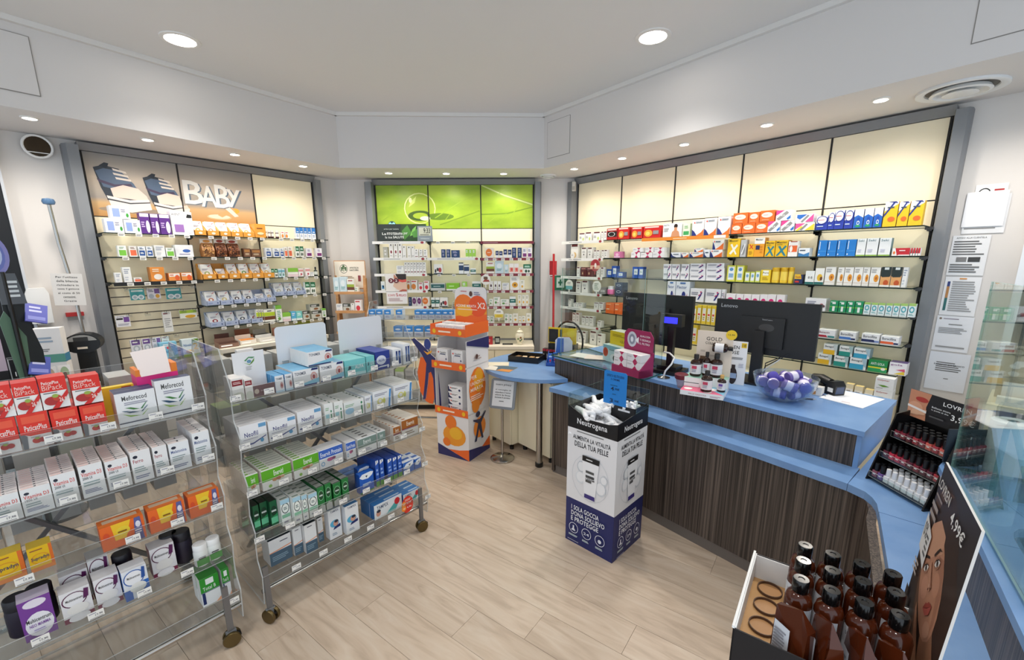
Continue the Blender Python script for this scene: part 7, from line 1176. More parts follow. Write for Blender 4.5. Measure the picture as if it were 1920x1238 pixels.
# right hand glass screen and glass top
MB().prism(N([(1.26, .05), (1.40, .61), (1.48, .90), (1.80, .90), (1.60, -.05)])[::-1], C1, C1 + .01, clear('tabletop_glass', 'cfeaf0', 1.0, 1.6, 0, .10, 'bfe6f0'), GLSE).obj('glass_plate', loc=KF.w(0, 0), rz=KF.rz, label='bluish glass plate on the right arm of the counter', cat='glass plate')
t = thing('glass_screen', 'tall clear glass screen on the right arm of the counter', 'screen', KF.w(1.26, .09), KF.rz - R(75.5))
MB().sheet(0, 0, C1 + .0105, .83, .006, 1.637, SHD, CUTE).obj('pane', t); MB().sheet(.822, .007, C1 + .0105, .828, .30, 1.637, SHD, GLSE).obj('pane', t); MB().sheet(0, .0065, C1 + .0105, .006, .36, 1.60, SHD, CUTE).obj('pane', t)
MB().tube([(x, y, z) for x, y, z in ((.22, .06, C1 + .0195), (.22, .06, C1 + .26), (.25, .06, C1 + .29), (.30, .06, C1 + .27), (.62, .06, C1 + .08), (.64, .06, C1 + .05), (.62, .06, C1 + .0195))], .008, clear('acrylic_rod', 'd0e8ec', 1, 1.5, 0, .2, 'a9d4dc'), 8).obj('leaflet_holder', t)
t = thing('tissue_roll', 'white paper towel roll on the right arm of the counter', 'roll', KF.w(1.385, -.035, C1), KF.rz); MB().lathe([(.05, 0), (.05, .10), (.0, .1001)], mat('soft_paper', 'e9ecee', .8), n=28).lathe([(.057, .1003), (.057, .205), (.016, .206), (.016, .18)], mat('soft_paper', 'e9ecee'), n=28).obj('roll', t); MB().lathe([(.016, .2065), (.0, .2066)], ink('5a544c'), n=16).obj('core', t)
# ---------------------------------------------------------------- cosmetic bin in front of the counter
NF = Frame(*KF.w(.053, .508)[:2], KF.deg + 6.3)
t = thing('display_bin', 'black white and navy cosmetic dump bin before the counter', 'display', NF.w(0, 0), NF.rz); Wb = .335
HB, H1, H2 = .875, .75, .295
def face(m):
    m.quad([(-Wb, -.0004, 0), (0, -.0004, 0), (0, -.0004, H2), (-Wb, -.0004, H2)], ink('1c2560')); m.quad([(-Wb, -.0004, H2), (0, -.0004, H2), (0, -.0004, H1), (-Wb, -.0004, H1)], ink('e9e8ea'))
    m.art('T f0f0f2 .20 .885 .80 .935 Neutrogena;g 888 .2 .835 .75 .85 1;T 22222a .12 .785 .88 .822 AUMENTA LA VITALITÀ;T 22222a .16 .735 .84 .772 DELLA TUA PELLE;o c9cdd2 .5 .535 .38 .165 .985;e dfe2e6 .3 .52 .1 .045;e f0f0f2 .3 .525 .08 .036;e d3d7dc .72 .49 .11 .05;e f0f0f2 .72 .495 .09 .042;e c9ced4 .32 .6 .09 .04;e eceef0 .32 .603 .07 .032;e d3d7dc .78 .56 .07 .034;e f0f0f2 .78 .562 .056 .026;p f2f2f4 .34,.655 .68,.655 .62,.39 .40,.39;p 17181c .34,.69 .69,.69 .68,.652 .34,.652;g eee .42 .664 .6 .676 1;p 3a2f7a .405,.42 .615,.42 .62,.39 .40,.39;g 555 .42 .5 .6 .6 3;T 33333a .42 .545 .6 .56 HAND;T 33333a .42 .525 .6 .54 CREAM;'
          'T eef0f6 .14 .265 .72 .3 1 SOLA GOCCIA;T eef0f6 .14 .222 .84 .257 DONA SOLLIEVO;T eef0f6 .14 .179 .72 .214 E PROTEGGE;o dfe2ee .2 .125 .1 .04 .9;o dfe2ee .48 .125 .1 .04 .9;o dfe2ee .76 .125 .1 .04 .9;p dfe2ee .15,.105 .25,.105 .215,.125 .215,.145 .185,.145 .185,.125;T dfe2ee .42 .115 .54 .135 24;e dfe2ee .76 .12 .035 .014;g cdd .1 .06 .3 .076 2;g cdd .4 .06 .56 .076 2;g cdd .68 .06 .84 .076 2;g aab .08 .025 .4 .034 1', -Wb, 0, Wb, HB, -.0006, .0004)
BN = ink('121216'); m = MB(); m.box(-Wb, 0, 0, 0, Wb, .70, BN)
m.prism([(-Wb, .70), (0, .70), (0, .845), (-.06, .83), (-.2, .825), (-Wb, .885)], 0, .004, BN, plane='xz'); m.box(-Wb, Wb - .004, .70, 0, Wb, HB, BN); m.prism([(0, .70), (Wb, .70), (Wb, .88), (Wb * .6, .86), (0, .845)], -.004, 0, BN, plane='yz'); m.box(-Wb, .004, .70, -Wb + .004, Wb, HB, BN); m.obj('carton', t)
m = MB(); face(m); m.obj('front_print', t)
m = MB(); m.tf = Matrix.Rotation(R(90), 4, 'Z') @ Matrix.Translation((Wb, 0, 0)); face(m); m.obj('side_print', t)
m = MB().sheet(-Wb + .005, .001, .8, -Wb + .1, .002, .955, SHD, CUTE).sheet(-Wb - .001, .0, .86, -Wb, Wb, .955, SHD, CUTE).sheet(-Wb, Wb + .0005, .86, 0, Wb + .0015, .97, SHD, CUTE).sheet(.0005, Wb * .55, .86, .0015, Wb, .95, SHD, CUTE); m.obj('clear_collar', t)
m = MB().box(-.16, Wb - .15, .80, -.006, Wb - .01, .84, BN)
for a in ((-.16, Wb - .15, -.006, Wb - .147), (-.16, Wb - .15, -.157, Wb - .01), (-.009, Wb - .15, -.006, Wb - .01)): m.box(a[0], a[1], .84, a[2], a[3], .885, BN)
m.art('g e6e6ea .3 .2 .8 .7 1', -.16, .84, .154, .045, Wb - .15, .0006); m.obj('inner_tray', t)
m = MB().prism([(-.075, 0), (.075, 0), (.075, .19), (.065, .20), (-.065, .20), (-.075, .19)], 0, .002, ink('1f7fd0'), plane='xz'); m.art('T 14305a .12 .82 .88 .9 OFFERTA NEUTROGENA;T 14305a .3 .73 .7 .79 2 CREME;g 14507a .3 .56 .7 .6 1;T 10284a .32 .42 .46 .54 4;T 10284a .48 .44 .7 .52 ,90€;g 14507a .4 .3 .6 .34 1;T 10284a .3 .06 .44 .18 3;T 10284a .48 .08 .7 .16 ,90€', -.075, 0, .15, .2, 0, .0005); m.obj('price_card', t, loc=(-.135, Wb - .16, .885))
tm = MB().lathe([(.017, -.06), (.0175, -.03), (.019, -.028, ink('e9e9ec')), (.019, .0), (.016, .05), (.004, .062)], ink('eeeef0'), n=12, sy=.8).art('r 3a3a6a .15 .5 .85 .62;r a8384a .2 .42 .8 .46;g aaa .2 .2 .8 .35 2', -.015, -.06, .03, .12, -.0178, .0006).mesh('cream_tube')
rr = random.Random(5); q = 0
for i in range(84):
    lay = i // 28; x = -Wb + .03 + rr.random() * (Wb - .06); y = .03 + rr.random() * (Wb - .06)
    if x > -.19 and y > Wb - .18: x -= .14
    z = (.73, .765, .80)[lay] + rr.uniform(-.004, .008) + (.03 if lay == 2 and x < -.2 else 0)
    o = link('cream_tube', tm, None, NF.w(x, -y, z), None, 'white cream tube heaped in the cosmetic bin', 'tube', 'cream tubes heaped in the bin'); o.rotation_euler = (R(90 + rr.uniform(-35, 35)), R(rr.uniform(-40, 40)), R(rr.uniform(0, 360)))
bm = MB().lathe([(.009, 0), (.0095, .018), (.007, .024), (.0105, .025), (.0105, .042), (.008, .044)], ink('f0f0f2'), n=10).mesh('cream_stick')
for i in range(20):
    o = link('cream_stick', bm, None, NF.w(-.145 + .03 * (i % 5) + rr.uniform(-.006, .006), -(Wb - .135 + .032 * (i // 5)), .8415 + (.012 if i % 3 == 0 else 0)), None, 'small white lip stick in the little black tray of the bin', 'stick', 'lip sticks in the little black tray'); o.rotation_euler = (R(rr.uniform(-25, 25)), R(rr.uniform(-25, 25)), R(rr.uniform(0, 360)))
# ---------------------------------------------------------------- orange floor display with waving figure
DF = Frame(-.376, 3.447, math.degrees(math.atan2(-.171, .297)))
t = thing('floor_display', 'tall orange and navy cardboard display with waving figure cutout', 'display', DF.w(0, 0), DF.rz); DW, DD = .343, .33
WC, OR, NV = ink('e9e6e6'), ink('ee6a26'), ink('2a2a62')
m = MB().box(-DW, .002, 0, 0, DD, .40, WC).box(-DW, DD - .006, .40, 0, DD, 1.20, WC).box(-DW, .10, .40, -DW + .005, DD, 1.06, WC).box(-.005, .0, .40, 0, DD, 1.06, WC).prism([(.10, .40), (.0, .40), (.0, .80), (.06, 1.06), (.10, 1.06)], -DW, -DW + .005, WC, plane='yz'); m.obj('carcass', t)
m = MB(); m.art('p 2a2a62 0,0 1,0 1,.05 .6,.1 .3,.18 0,.26;p ee6a26 .35,.17 1,.0 1,.26 .7,.2;e f09a2a .55 .52 .36 .24;e ee7a24 .45 .82 .18 .16;e f4b82e .6 .58 .2 .14;e ee7a24 .3 .34 .12 .1', -DW, 0, DW, .40, .0015, .0005); m.obj('base_print', t)
m = MB(); m.tf = Matrix.Rotation(R(90), 4, 'Z'); m.art('p 2a2a62 0,0 1,0 1,.03 .5,.07 .0,.1;p ee6a26 .6,.06 1,.03 1,.12 .8,.09;e ee7a24 .45 .6 .38 .17;e f0a82a .5 .66 .22 .1;e ee8a28 .35 .46 .18 .07;T fbeadc .12 .68 .42 .71 PER;T fbeadc .12 .63 .8 .66 UN\'AZIONE;T fbeadc .12 .58 .7 .61 MIRATA;g f6dcc6 .12 .5 .7 .55 3;e f08a2a .5 .25 .28 .09;p 22264a .25,.14 .34,.14 .46,.24 .58,.14 .66,.14 .56,.28 .8,.36 .78,.37 .5,.32 .2,.34 .2,.33 .42,.29;e 22264a .42 .37 .1 .025;g b9a8a0 .3 .83 .7 .87 2;e 5a3a30 .42 .86 .06 .02;p 2a2a62 0,.97 1,.9 1,1 0,1', 0, 0, DD, 1.06, -.0008, .0005); m.obj('side_print', t)
for z, h in ((.415, .0), (.83, .0), (1.12, .0)):
    m = MB().box(-DW - .01, -.02 if z > .5 else .0, z, 0.0 if z < 1.1 else .01, DD - .008, z + .006, WC).box(-DW - .012, -.024 if z > .5 else -.004, z - .02, .0 if z < 1.1 else .012, -.02 if z > .5 else 0, z + .045, OR)
    if z > 1.1: m.box(.008, -.02, z - .02, .012, DD - .01, z + .08, OR).box(-DW - .012, -.02, z - .02, -DW - .008, DD - .01, z + .07, OR)
    m.art('e f4c020 .12 .5 .05 .3;g fbe6d0 .25 .3 .75 .7 1;e f4c020 .88 .5 .05 .3', -DW - .012, z - .02, DW + .012, .065, -.024 if z > .5 else -.004, .0006); m.obj('shelf', t)
P = [(-DW - .0, 1.15), (0, 1.15), (0, 1.44)] + [(-.04 + .04 * math.cos(R(a)), 1.44 + .045 * math.sin(R(a))) for a in range(0, 91, 15)] + [(-DW + .09 + .09 * math.cos(R(a)), 1.42 + .065 * math.sin(R(a))) for a in range(90, 181, 15)]
m = MB().prism(P, DD - .012, DD - .007, WC, NV, plane='xz'); m.art('r ee6a26 0 0 1 .42;p f0a02a 0,.2 1,.3 1,.5 0,.42;e ee7a24 .28 .52 .3 .28;e e8541e .72 .5 .28 .28;e f4b02a .3 .36 .26 .16;T fbeee4 .04 .46 .68 .53 AZIONE MIRATA;T fbeee4 .72 .44 .96 .6 X2;g fbdcc4 .1 .38 .9 .42 1;e 5a3428 .52 .82 .05 .07;g c06a6a .2 .86 .42 .9 1;g 8a8aa8 .62 .78 .84 .88 2', -DW, 1.15, DW, .335, DD - .012, .0006); m.obj('header_card', t)
P = [(.03, .40), (.06, .42), (.09, .62), (.105, .76), (.13, .78), (.15, .70), (.155, .42), (.175, .22), (.2, .17), (.225, .20), (.225, .45), (.21, .75), (.19, .95), (.14, 1.0), (.06, 1.10), (-.03, 1.19), (-.06, 1.17), (-.045, 1.13), (.04, .99), (.085, .88), (.065, .68)]
fg = thing  # the cutout belongs to the display
cut = MB().prism([(a, b) for a, b in [(.02, .95), (-.02, .75), (.0, .5), (.06, .38), (.1, .36), (.13, .36), (.16, .5), (.15, .95)]], .002, .006, ink('e8641e'), plane='xz').prism([(a * 1.0, b) for a, b in P], -.004, .002, NV, WC, plane='xz').prism([(.105 + .035 * math.cos(R(a)), 1.125 + .068 * math.sin(R(a))) for a in range(0, 360, 20)], -.004, .002, ink('2f3f86'), WC, plane='xz').prism([(.06, 1.04), (.1, 1.02), (.145, 1.05), (.14, 1.02), (.1, .99)], -.0042, .003, ink('f0a82a'), plane='xz')
o = cut.obj('figure_cutout', t, loc=(-DW - .20, .02, .12)); o.rotation_euler = (0, 0, R(6)); o.scale = (1.0, 1, .716); o.location.z = .19
for row, (z, n, h, kk) in enumerate(((.421, 4, .055, 0), (.836, 2, .14, 1), (1.126, 3, .07, 1))):
    for i in range(n if row else 6):
        if row == 0:
            pk(-DW + .19 if i < 4 else -DW + .235, -.03 if i < 4 else -.10, .15, .12, .058, 'e9e8e8', 'p 1c2450 0,.05 .3,.05 .14,.5 0,.95;e f4f2f2 .5 .55 .42 .4;g 333 .25 .5 .7 .75 2;e 1c2a5a .82 .4 .07 .18;e d9402f .2 .66 .04 .12', 'flat white pack, %s from the bottom %s of the orange display' % (ORD[i % 4], 'stack' if i < 4 else 'rear stack'), 'plaster_box', 'box', z + .0005 + (i % 4) * .0585, F=DF, group='flat packs in the orange display')
        elif row == 1:
            for j in range(5 if i == 0 else 3): pk(-DW + .09 + .155 * i + .004 * j, .0 - j * .014, .115, .012, .14, 'e9e8e8', 'o cfcfd4 .5 .42 .38 .34 .9;p ee7a3a .2,.0 .8,.0 .7,.1 .3,.1;T 333 .3 .76 .85 .84 ThermaFlex;r 1c2a5a .3 .66 .8 .71;e d9402f .16 .8 .06 .05;e 1c2a5a .85 .4 .06 .05', 'upright white pack, %s stack, %s back, orange display' % (('left', 'right')[i], ORD[j]), 'heat_patch_box', 'box', z + .0005, F=DF, group='upright packs in the orange display')
        else:
            for j in range(2): pk(-DW + .07 + .1 * i, .0 - j * .09, .085, .07, .06 + .008 * j, 'eeeaea', 'o d9d0d0 .5 .5 .38 .36 .85;g 555 .25 .45 .75 .6 1;p ee7a3a .0,.0 .5,.0 .2,.2 0,.3', 'small white pack, %s from left, %s row, top of orange display' % (ORD[i], ('front', 'rear')[j]), 'patch_box', 'box', z + .0005, F=DF, group='small packs on top of the orange display')
# ---------------------------------------------------------------- nail polish rack and beauty display
RFk = Frame(*KF.w(.999, -.06)[:2], KF.deg - 36.4)
t = thing('polish_rack', 'black stepped nail polish rack with 3,99 header card', 'rack', RFk.w(0, 0, .7355), RFk.rz); RW_ = .266
for x in (0, RW_ - .006): MB().prism([(0, 0), (.19, 0), (.19, .30), (.15, .325), (.09, .31)], x, x + .006, BLACK, plane='yz').obj('side_panel', t)
MB().prism([(.184, .0), (.19, 0), (.19, .30), (.184, .30)], .006, RW_ - .006, BLACK, plane='yz').obj('back_panel', t)
m = MB().prism([(-.01, .30), (RW_ + .0, .30), (RW_ + .0, .42), (-.01, .42)], .15, .154, ink('1b1a1c'), plane='xz'); m.art('p c98a6a 0,0 .3,0 .28,.5 .33,1 .0,1;e b03a30 .2 .72 .1 .09;e d9a080 .12 .35 .12 .25;p e0b090 .06,.1 .28,.2 .3,.4 .08,.3;p f0e8e4 .0,.36 .3,.28 .3,.36 .0,.44;T f0f0f0 .52 .74 .9 .88 LOVREN;T e6e6e6 .37 .56 .64 .62 Bellezza sicura;T e6e6e6 .37 .46 .62 .52 in punta di dita;T f4f4f4 .66 .32 .97 .56 3,99€;g 555 .36 .2 .6 .3 1', -.01, .30, RW_ + .01, .12, .15, .0005); m.obj('header_card', t)
pm = {}
for si, (y0, z0, n) in enumerate(((.0, .02, 3), (.035, .115, 3), (.07, .21, 3))):
    s = MB().box(.006, y0 + .01, z0 - .004, RW_ - .006, .184, z0, BLACK).sheet(.006, y0 + .006, z0 - .004, RW_ - .006, y0 + .0095, z0 + .022, SHD, ACRE).obj('shelf', t)
    for r_ in range(3):
        for i in range(9):
            c = random.Random(i + si * 20).choice(('b03a44', 'c8324a', 'd9655a', '8a2a3a', 'e0c0b0', '6a2a3a', 'a84a5a')) if si else ('9a5a6a' if i < 1 else '7a5a9a' if i < 2 else 'f0eeee')
            cap = 'f0f0f2' if si == 0 and i > 1 else '111113'
            key = (c, cap)
            if key not in pm: pm[key] = MB().box(-.011, -.011, 0, .011, .011, .028, ink(c)).art('g fff .2 .3 .8 .6 1', -.011, 0, .022, .028, -.011, .0004).lathe([(.009, .028), (.009, .03), (.0095, .031, ink(cap)), (.0085, .062, ink(cap))], ink(cap), n=10).mesh('nail_polish')
            o = link('nail_polish', pm[key], None, RFk.w(.022 + i * .0278, -(y0 + .028 + r_ * .028), .7355 + z0 + .0004), RFk.rz, '%s nail polish, %s in row %s, %s rack step' % ('white capped' if cap[0] == 'f' else 'black capped', ORD[i], ('one', 'two', 'three')[r_], ('lowest', 'middle', 'top')[si]), 'nail polish', 'nail polishes on the black rack')
# second black board with white letters behind the rack
m = MB().prism([(0, 0), (.15, 0), (.15, .145), (0, .135)], 0, .006, ink('202833'), plane='xz'); m.tf = Matrix.Translation((.055, -.0005, .03)) @ Matrix.Rotation(R(90), 4, 'Y'); m.tf = None
g, fz, asp = glyphs('ÉN', .03); m.add([(.075 - b * .05, -.0006, .02 + a * .09) for a, b in g], fz, ink('e6e8ea')); m.obj('brand_board', loc=KF.w(1.235, .035, C1 + .0105), rz=KF.rz + R(38), label='dark board with upright white letters beside the paper roll', cat='sign')
# ---------------------------------------------------------------- open carton of brown shampoo bottles with portrait board
XF = Frame(.455, .751, -36.87)
t = thing('shampoo_display', 'black carton display with white rim and portrait side board', 'display', XF.w(0, 0), XF.rz); XW, XD, XZ = .32, .29, .97; KB = ink('151418')
m = MB().box(0, 0, 0, XW, XD, .885, KB)
for a in ((0, 0, XW, .003), (0, XD - .003, XW, XD), (0, 0, .003, XD)): m.box(a[0], a[1], .885, a[2], a[3], XZ, KB)
m.obj('carton', t); m = MB().box(.0031, .003, .886, .006, XD - .003, XZ + .002, WHITE).box(.006, XD - .0062, .886, XW, XD - .0031, XZ - .002, WHITE).box(-.002, -.0, XZ - .0, .003, XD, XZ + .006, WHITE); m.obj('inner_liner', t)
m = MB().box(.006, .003, .8855, XW - .004, XD - .0065, .905, ink('b98a5a'), top=ink('c79a66'))
m.obj('card_insert', t)
cols = [.045, .102, .154, .206, .258]; rws = [.045, .115, .185, .25]
for b in rws:
    for a in cols[:1]: MB().lathe([(.0275, .9051), (.0275, .9115), (.0255, .9115), (.0255, .9052), (0, .9053)], ink('5a4030'), a, b, 24).lathe([(.0254, .9056), (0, .9057)], ink('c09060'), a, b, 24).obj('bottle_hole', t)
BR_ = mat('brown_pet', '4a1e0c', .12); CAPB = mat('glossy_black', '0c0c0d', .15)
bt = MB().lathe([(.022, 0), (.0255, .004), (.0255, .105), (.022, .118), (.014, .124), (.013, .128)], BR_, n=20)
for k in range(7):
    for (r0, z0, r1, z1, mm) in ((.0259, .015, .0259, .098, ink('cfd2d8')),):
        a0, a1 = R(-150 + k * 17), R(-133 + k * 17); bt.quad([(r0 * math.cos(a0), r0 * math.sin(a0), z0), (r0 * math.cos(a1), r0 * math.sin(a1), z0), (r1 * math.cos(a1), r1 * math.sin(a1), z1), (r1 * math.cos(a0), r1 * math.sin(a0), z1)], mm)
bt.art('T 3a3a44 .1 .8 .8 .9 LOVREN;r c23a3a .2 .5 .7 .56;g 8a8a92 .1 .1 .9 .45 5', -.012, .015, .026, .083, -.0262, .0003); btm = bt.mesh('bottle_body')
cp = MB().lathe([(.0145, .126), (.0155, .128), (.0155, .152), (.014, .155), (.006, .155), (.005, .1535), (0, .1535)], CAPB, n=20).mesh('bottle_cap')
for j, b in enumerate(rws[1:]):
    for i, a in enumerate(cols[1:] if j else cols[1:]):
        o = thing('shampoo_bottle', 'brown shampoo bottle with black cap, %s row, %s from left in carton' % (('front', 'middle', 'rear')[j], ORD[i]), 'bottle', XF.w(a, -b, .9062), XF.rz + R(random.Random(i * 7 + j).uniform(-40, 20)), 'brown shampoo bottles in the carton')
        link('bottle_body', btm, o); link('bottle_cap', cp, o)
po = MB(); P0 = [(-.033, -.014, 0), (.033, -.014, 0), (.036, -.02, .04), (.034, -.012, .10), (.012, -.001, .135), (-.034, -.006, .115)]; P1 = [(x, -y, z) for x, y, z in P0]
po.add(P0 + P1, [(0, 1, 2, 5), (2, 3, 4, 5), (11, 8, 7, 6), (11, 10, 9, 8), (0, 6, 7, 1), (1, 7, 8, 2), (2, 8, 9, 3), (3, 9, 10, 4), (4, 10, 11, 5), (5, 11, 6, 0)], BR_)
po.add([(-.028, -.0175, .012), (.006, -.0195, .012), (.006, -.0205, .09), (-.028, -.0165, .09)], [(0, 1, 2, 3)], ink('cfd2d8')); po.art('g 8a8a92 .1 .05 .9 .85 9;r 33343a .1 .02 .3 .1', -.028, .012, .034, .078, -.0205, .0003)
pom = po.mesh('refill_pouch')
for i, a in enumerate((.10, .152, .204, .252)): link('refill_pouch', pom, None, XF.w(a, -.048 + .0 * i, .9065), XF.rz + R((-30, -62, -66, -58)[i]), 'brown refill pouch with grey label, %s from left in the carton front' % ORD[i], 'pouch', 'brown refill pouches')
# portrait board at the carton's right end: its printed face looks back along the carton
BW, B0, B1 = .29, .80, 1.30
m = MB(); m.tf = Matrix.Translation((.315, .335, 1.3)) @ Matrix.Rotation(R(2.9), 4, 'Y') @ Matrix.Translation((0, 0, -1.3)) @ Matrix.Rotation(R(-90), 4, 'Z')
m.box(0, 0, B0, BW, .004, B1, ink('d9d6d2'), front=ink('332b2a'))
EX, EY = (.777, .629), (-.629, .777)
def fp(pts, c):                    # a flat patch of the portrait, in eye distances about the point between the eyes; cut to the board
    out = []
    q = [(.115 + (a * EX[0] + b * EY[0]) * .077, 1.12 + (a * EX[1] + b * EY[1]) * .077) for a, b in pts]
    for ax, lim, sgn in ((0, 0.0, 1), (0, BW, -1), (1, B0, 1), (1, B1, -1)):
        r = []
        for k in range(len(q)):
            p0, p1 = q[k - 1], q[k]; i0, i1 = (p0[ax] - lim) * sgn >= 0, (p1[ax] - lim) * sgn >= 0
            if i0 != i1: f = (lim - p0[ax]) / (p1[ax] - p0[ax]); r.append((p0[0] + (p1[0] - p0[0]) * f, p0[1] + (p1[1] - p0[1]) * f))
            if i1: r.append(p1)
        q = r
        if len(q) < 3: return
    fp.n += 1; m.quad([(a, -.00007 * fp.n, b) for a, b in q], ink(c))
fp.n = 1
def ov(cx, cy, rx, ry, c, n=18, a0=0, a1=360): fp([(cx + rx * math.cos(R(a0 + (a1 - a0) * i / n)), cy + ry * math.sin(R(a0 + (a1 - a0) * i / n))) for i in range(n)], c)
ov(.2, .1, 1.75, 2.0, '3a2820'); fp([(-1.3, -.2), (-1.75, -1.6), (-1.2, -3.4), (2.4, -3.2), (2.1, -1.0), (1.7, .6), (.4, 1.6)], '3a2820')
fp([(-1.2, .6), (-.6, 1.75), (.5, 2.0), (1.4, 1.5), (.6, 1.6), (-.3, 1.35), (-.9, .7)], '5a4030'); fp([(-1.1, .1), (-1.4, -1.0), (-1.3, -2.4), (-1.0, -1.4), (-.95, -.2)], '6a4a36')
fp([(-.45, -1.5), (.5, -1.5), (.9, -3.2), (-.9, -3.2)], '9a6a4e')
ov(0, -.35, 1.04, 1.5, 'bd866a'); fp([(-.85, .75), (-.2, 1.15), (.5, 1.1), (.95, .6), (.8, .2), (-.8, .25)], 'cc987a'); fp([(.55, .2), (1.02, .0), (.95, -.8), (.55, -1.45), (.3, -1.6), (.6, -.8)], 'a8735a')
ov(-.5, -.5, .34, .3, 'c98f74'); ov(.5, -.52, .3, .3, 'c48a6e'); ov(0, -1.55, .3, .2, 'c9957a')
for sx in (-.5, .5):
    ov(sx, .0, .26, .15, 'a06e56'); fp([(sx - .24, -.01), (sx - .1, .08), (sx + .1, .08), (sx + .24, .0), (sx + .1, -.08), (sx - .1, -.08)], 'e6ded8'); ov(sx + .01, .0, .085, .085, '4a4038'); ov(sx + .01, .0, .04, .04, '120c0a')
    fp([(sx - .27, -.01), (sx - .1, .1), (sx + .1, .1), (sx + .28, .03), (sx + .1, .07), (sx - .1, .065)], '1c120e'); s_ = 1 if sx > 0 else -1
    fp([(sx - s_ * .3, .26), (sx - s_ * .1, .32), (sx + s_ * .15, .36), (sx + s_ * .36, .24), (sx + s_ * .15, .29), (sx - s_ * .28, .2)], '2c1c14')
fp([(-.07, .1), (.05, .1), (.12, -.4), (.16, -.56), (0, -.64), (-.16, -.56), (-.1, -.4)], 'c68f72'); fp([(.05, .1), (.13, -.4), (.18, -.56), (.09, -.56), (.04, -.3)], 'a06c54'); ov(-.09, -.575, .05, .025, '6a3c2e'); ov(.09, -.575, .05, .025, '6a3c2e'); ov(0, -.5, .06, .05, 'd6a48a')
fp([(-.38, -1.02), (-.12, -.9), (0, -.94), (.12, -.9), (.38, -1.02), (0, -1.05)], '9a4238'); fp([(-.38, -1.03), (0, -1.05), (.38, -1.03), (.16, -1.22), (-.16, -1.22)], 'b0554a'); fp([(-.38, -1.025), (0, -1.06), (.38, -1.025), (0, -1.04)], '5a201c')
for k in range(4): fp([(-1.02 + .16 * k, -2.8), (-.86 + .16 * k, -2.8), (-.92 + .05 * k, -1.0 - .12 * k), (-.99 + .05 * k, -.85 - .12 * k), (-1.08 + .06 * k, -1.0 - .12 * k)], ('c48c6c', 'b98262', 'c08866', 'b07a5c')[k])
fp.n += 1
m.art('T dcd6d0 .03 .90 .40 .945 LOVREN;g 9a8a84 .06 .86 .3 .88 1;g a89a92 .02 .76 .22 .84 2;T f4f2f0 .5 .865 .84 .925 4,99€;p e6e4e2 .0,.76 .24,.715 .24,.56 .0,.60;T 3a3a3e .02 .66 .12 .73 0%;g 666 .13 .6 .22 .7 4;g c9bcb4 .0 .48 .16 .55 3;r cfc9c4 .0 .16 .07 .34;r cfc9c4 .09 .12 .15 .3;r 3a3434 .0 .34 .07 .4;r 3a3434 .09 .3 .15 .37', 0, B0, BW, B1 - B0, -.00007 * fp.n, .0001); m.obj('portrait_board', t)
# ---------------------------------------------------------------- right background: cabinet with stacked cartons, display board
EF = RW
t = thing('side_cabinet', 'cream open cabinet with stacked white cartons at the window', 'cabinet', RW.w(3.42, .5), RW.rz)
for x in (0, .44): MB().box(x, 0, 0, x + .02, .40, .93, CREAM).obj('side_panel', t)
MB().box(-.01, -.01, .93, .47, .40, .955, CREAM).obj('top', t); MB().box(.02, .38, 0, .44, .4, .93, CREAM).box(.02, 0, .05, .44, .38, .07, CREAM).box(.02, 0, .48, .44, .38, .50, CREAM).obj('shelf', t)
for c in range(2):
    for i in range(8): MB().box(0, 0, 0, .19, .3, .044, ink('e6e6e8')).art('g 777 .1 .4 .9 .7 1;g aaa .1 .1 .6 .3 1', 0, 0, .19, .044, 0, .0005).obj('glove_box', loc=RW.w(3.42 + .03 + c * .2, .49, .5005 + i * .0445), rz=RW.rz, label='flat white carton, %s from bottom, %s stack in the side cabinet' % (ORD[i], ('left', 'right')[c]), cat='box', group='flat white cartons in the side cabinet')
board('display_board', RW, 3.425, 3.60, .9555, 1.25, .30, .01, 'o 6a5a3a .3 .88 .14 .08 .75;p e6e6e6 .2,.6 .9,.66 1,.74 .3,.72;e dcdcda .3 .62 .12 .05;e dcdcda .75 .6 .12 .05;e d0d0cc .3 .48 .12 .05;e d0d0cc .75 .46 .12 .05;g 888 .6 .3 .9 .4 2', 'a89e88', 'khaki jewellery display board with a dark ring emblem', 'display')
t = thing('earring_stand', 'white carton stand with hanging cards before the khaki board', 'display', RW.w(3.44, .42, .9555), RW.rz); MB().box(0, 0, 0, .16, .05, .012, ink('d98a3a')).box(.01, .02, .012, .15, .024, .11, ink('f0efee')).obj('card', t); MB().box(-.0, -.06, 0, .2, -.01, .04, ink('eeeeec')).obj('box', t)
# ---------------------------------------------------------------- left background: scale, notice, leaflet stand, sanitizer, dispenser
SF = Frame(*LW.w(-.255, .30)[:2], LW.deg - 20)
t = thing('weighing_scale', 'black column weighing scale with height rod and blue ball', 'scale', SF.w(0, 0), SF.rz)
MB().box(-.20, -.25, 0, .20, .22, .06, BLACK).obj('platform', t); MB().prism([(-.06, .06), (.06, .06), (.05, 1.06), (-.05, 1.06)], .09, .15, BLACK, plane='xz').obj('column', t)
P = [(.105 * math.cos(R(a)), 1.115 + .075 * math.sin(R(a))) for a in range(0, 360, 15)]
MB().prism(P, .04, .16, BLACK, plane='xz').prism([(a * .86, (b - 1.115) * .8 + 1.12) for a, b in P if b > 1.115], .034, .0398, mat('scale_grey', '9a9a98', .4), plane='xz').obj('head', t); MB().box(-.04, .030, 1.135, .04, .0339, 1.165, ink('2a2a2a')).obj('screen', t); MB().box(-.028, .036, 1.075, .028, .0398, 1.09, ink('e9dcc9')).obj('plate', t)
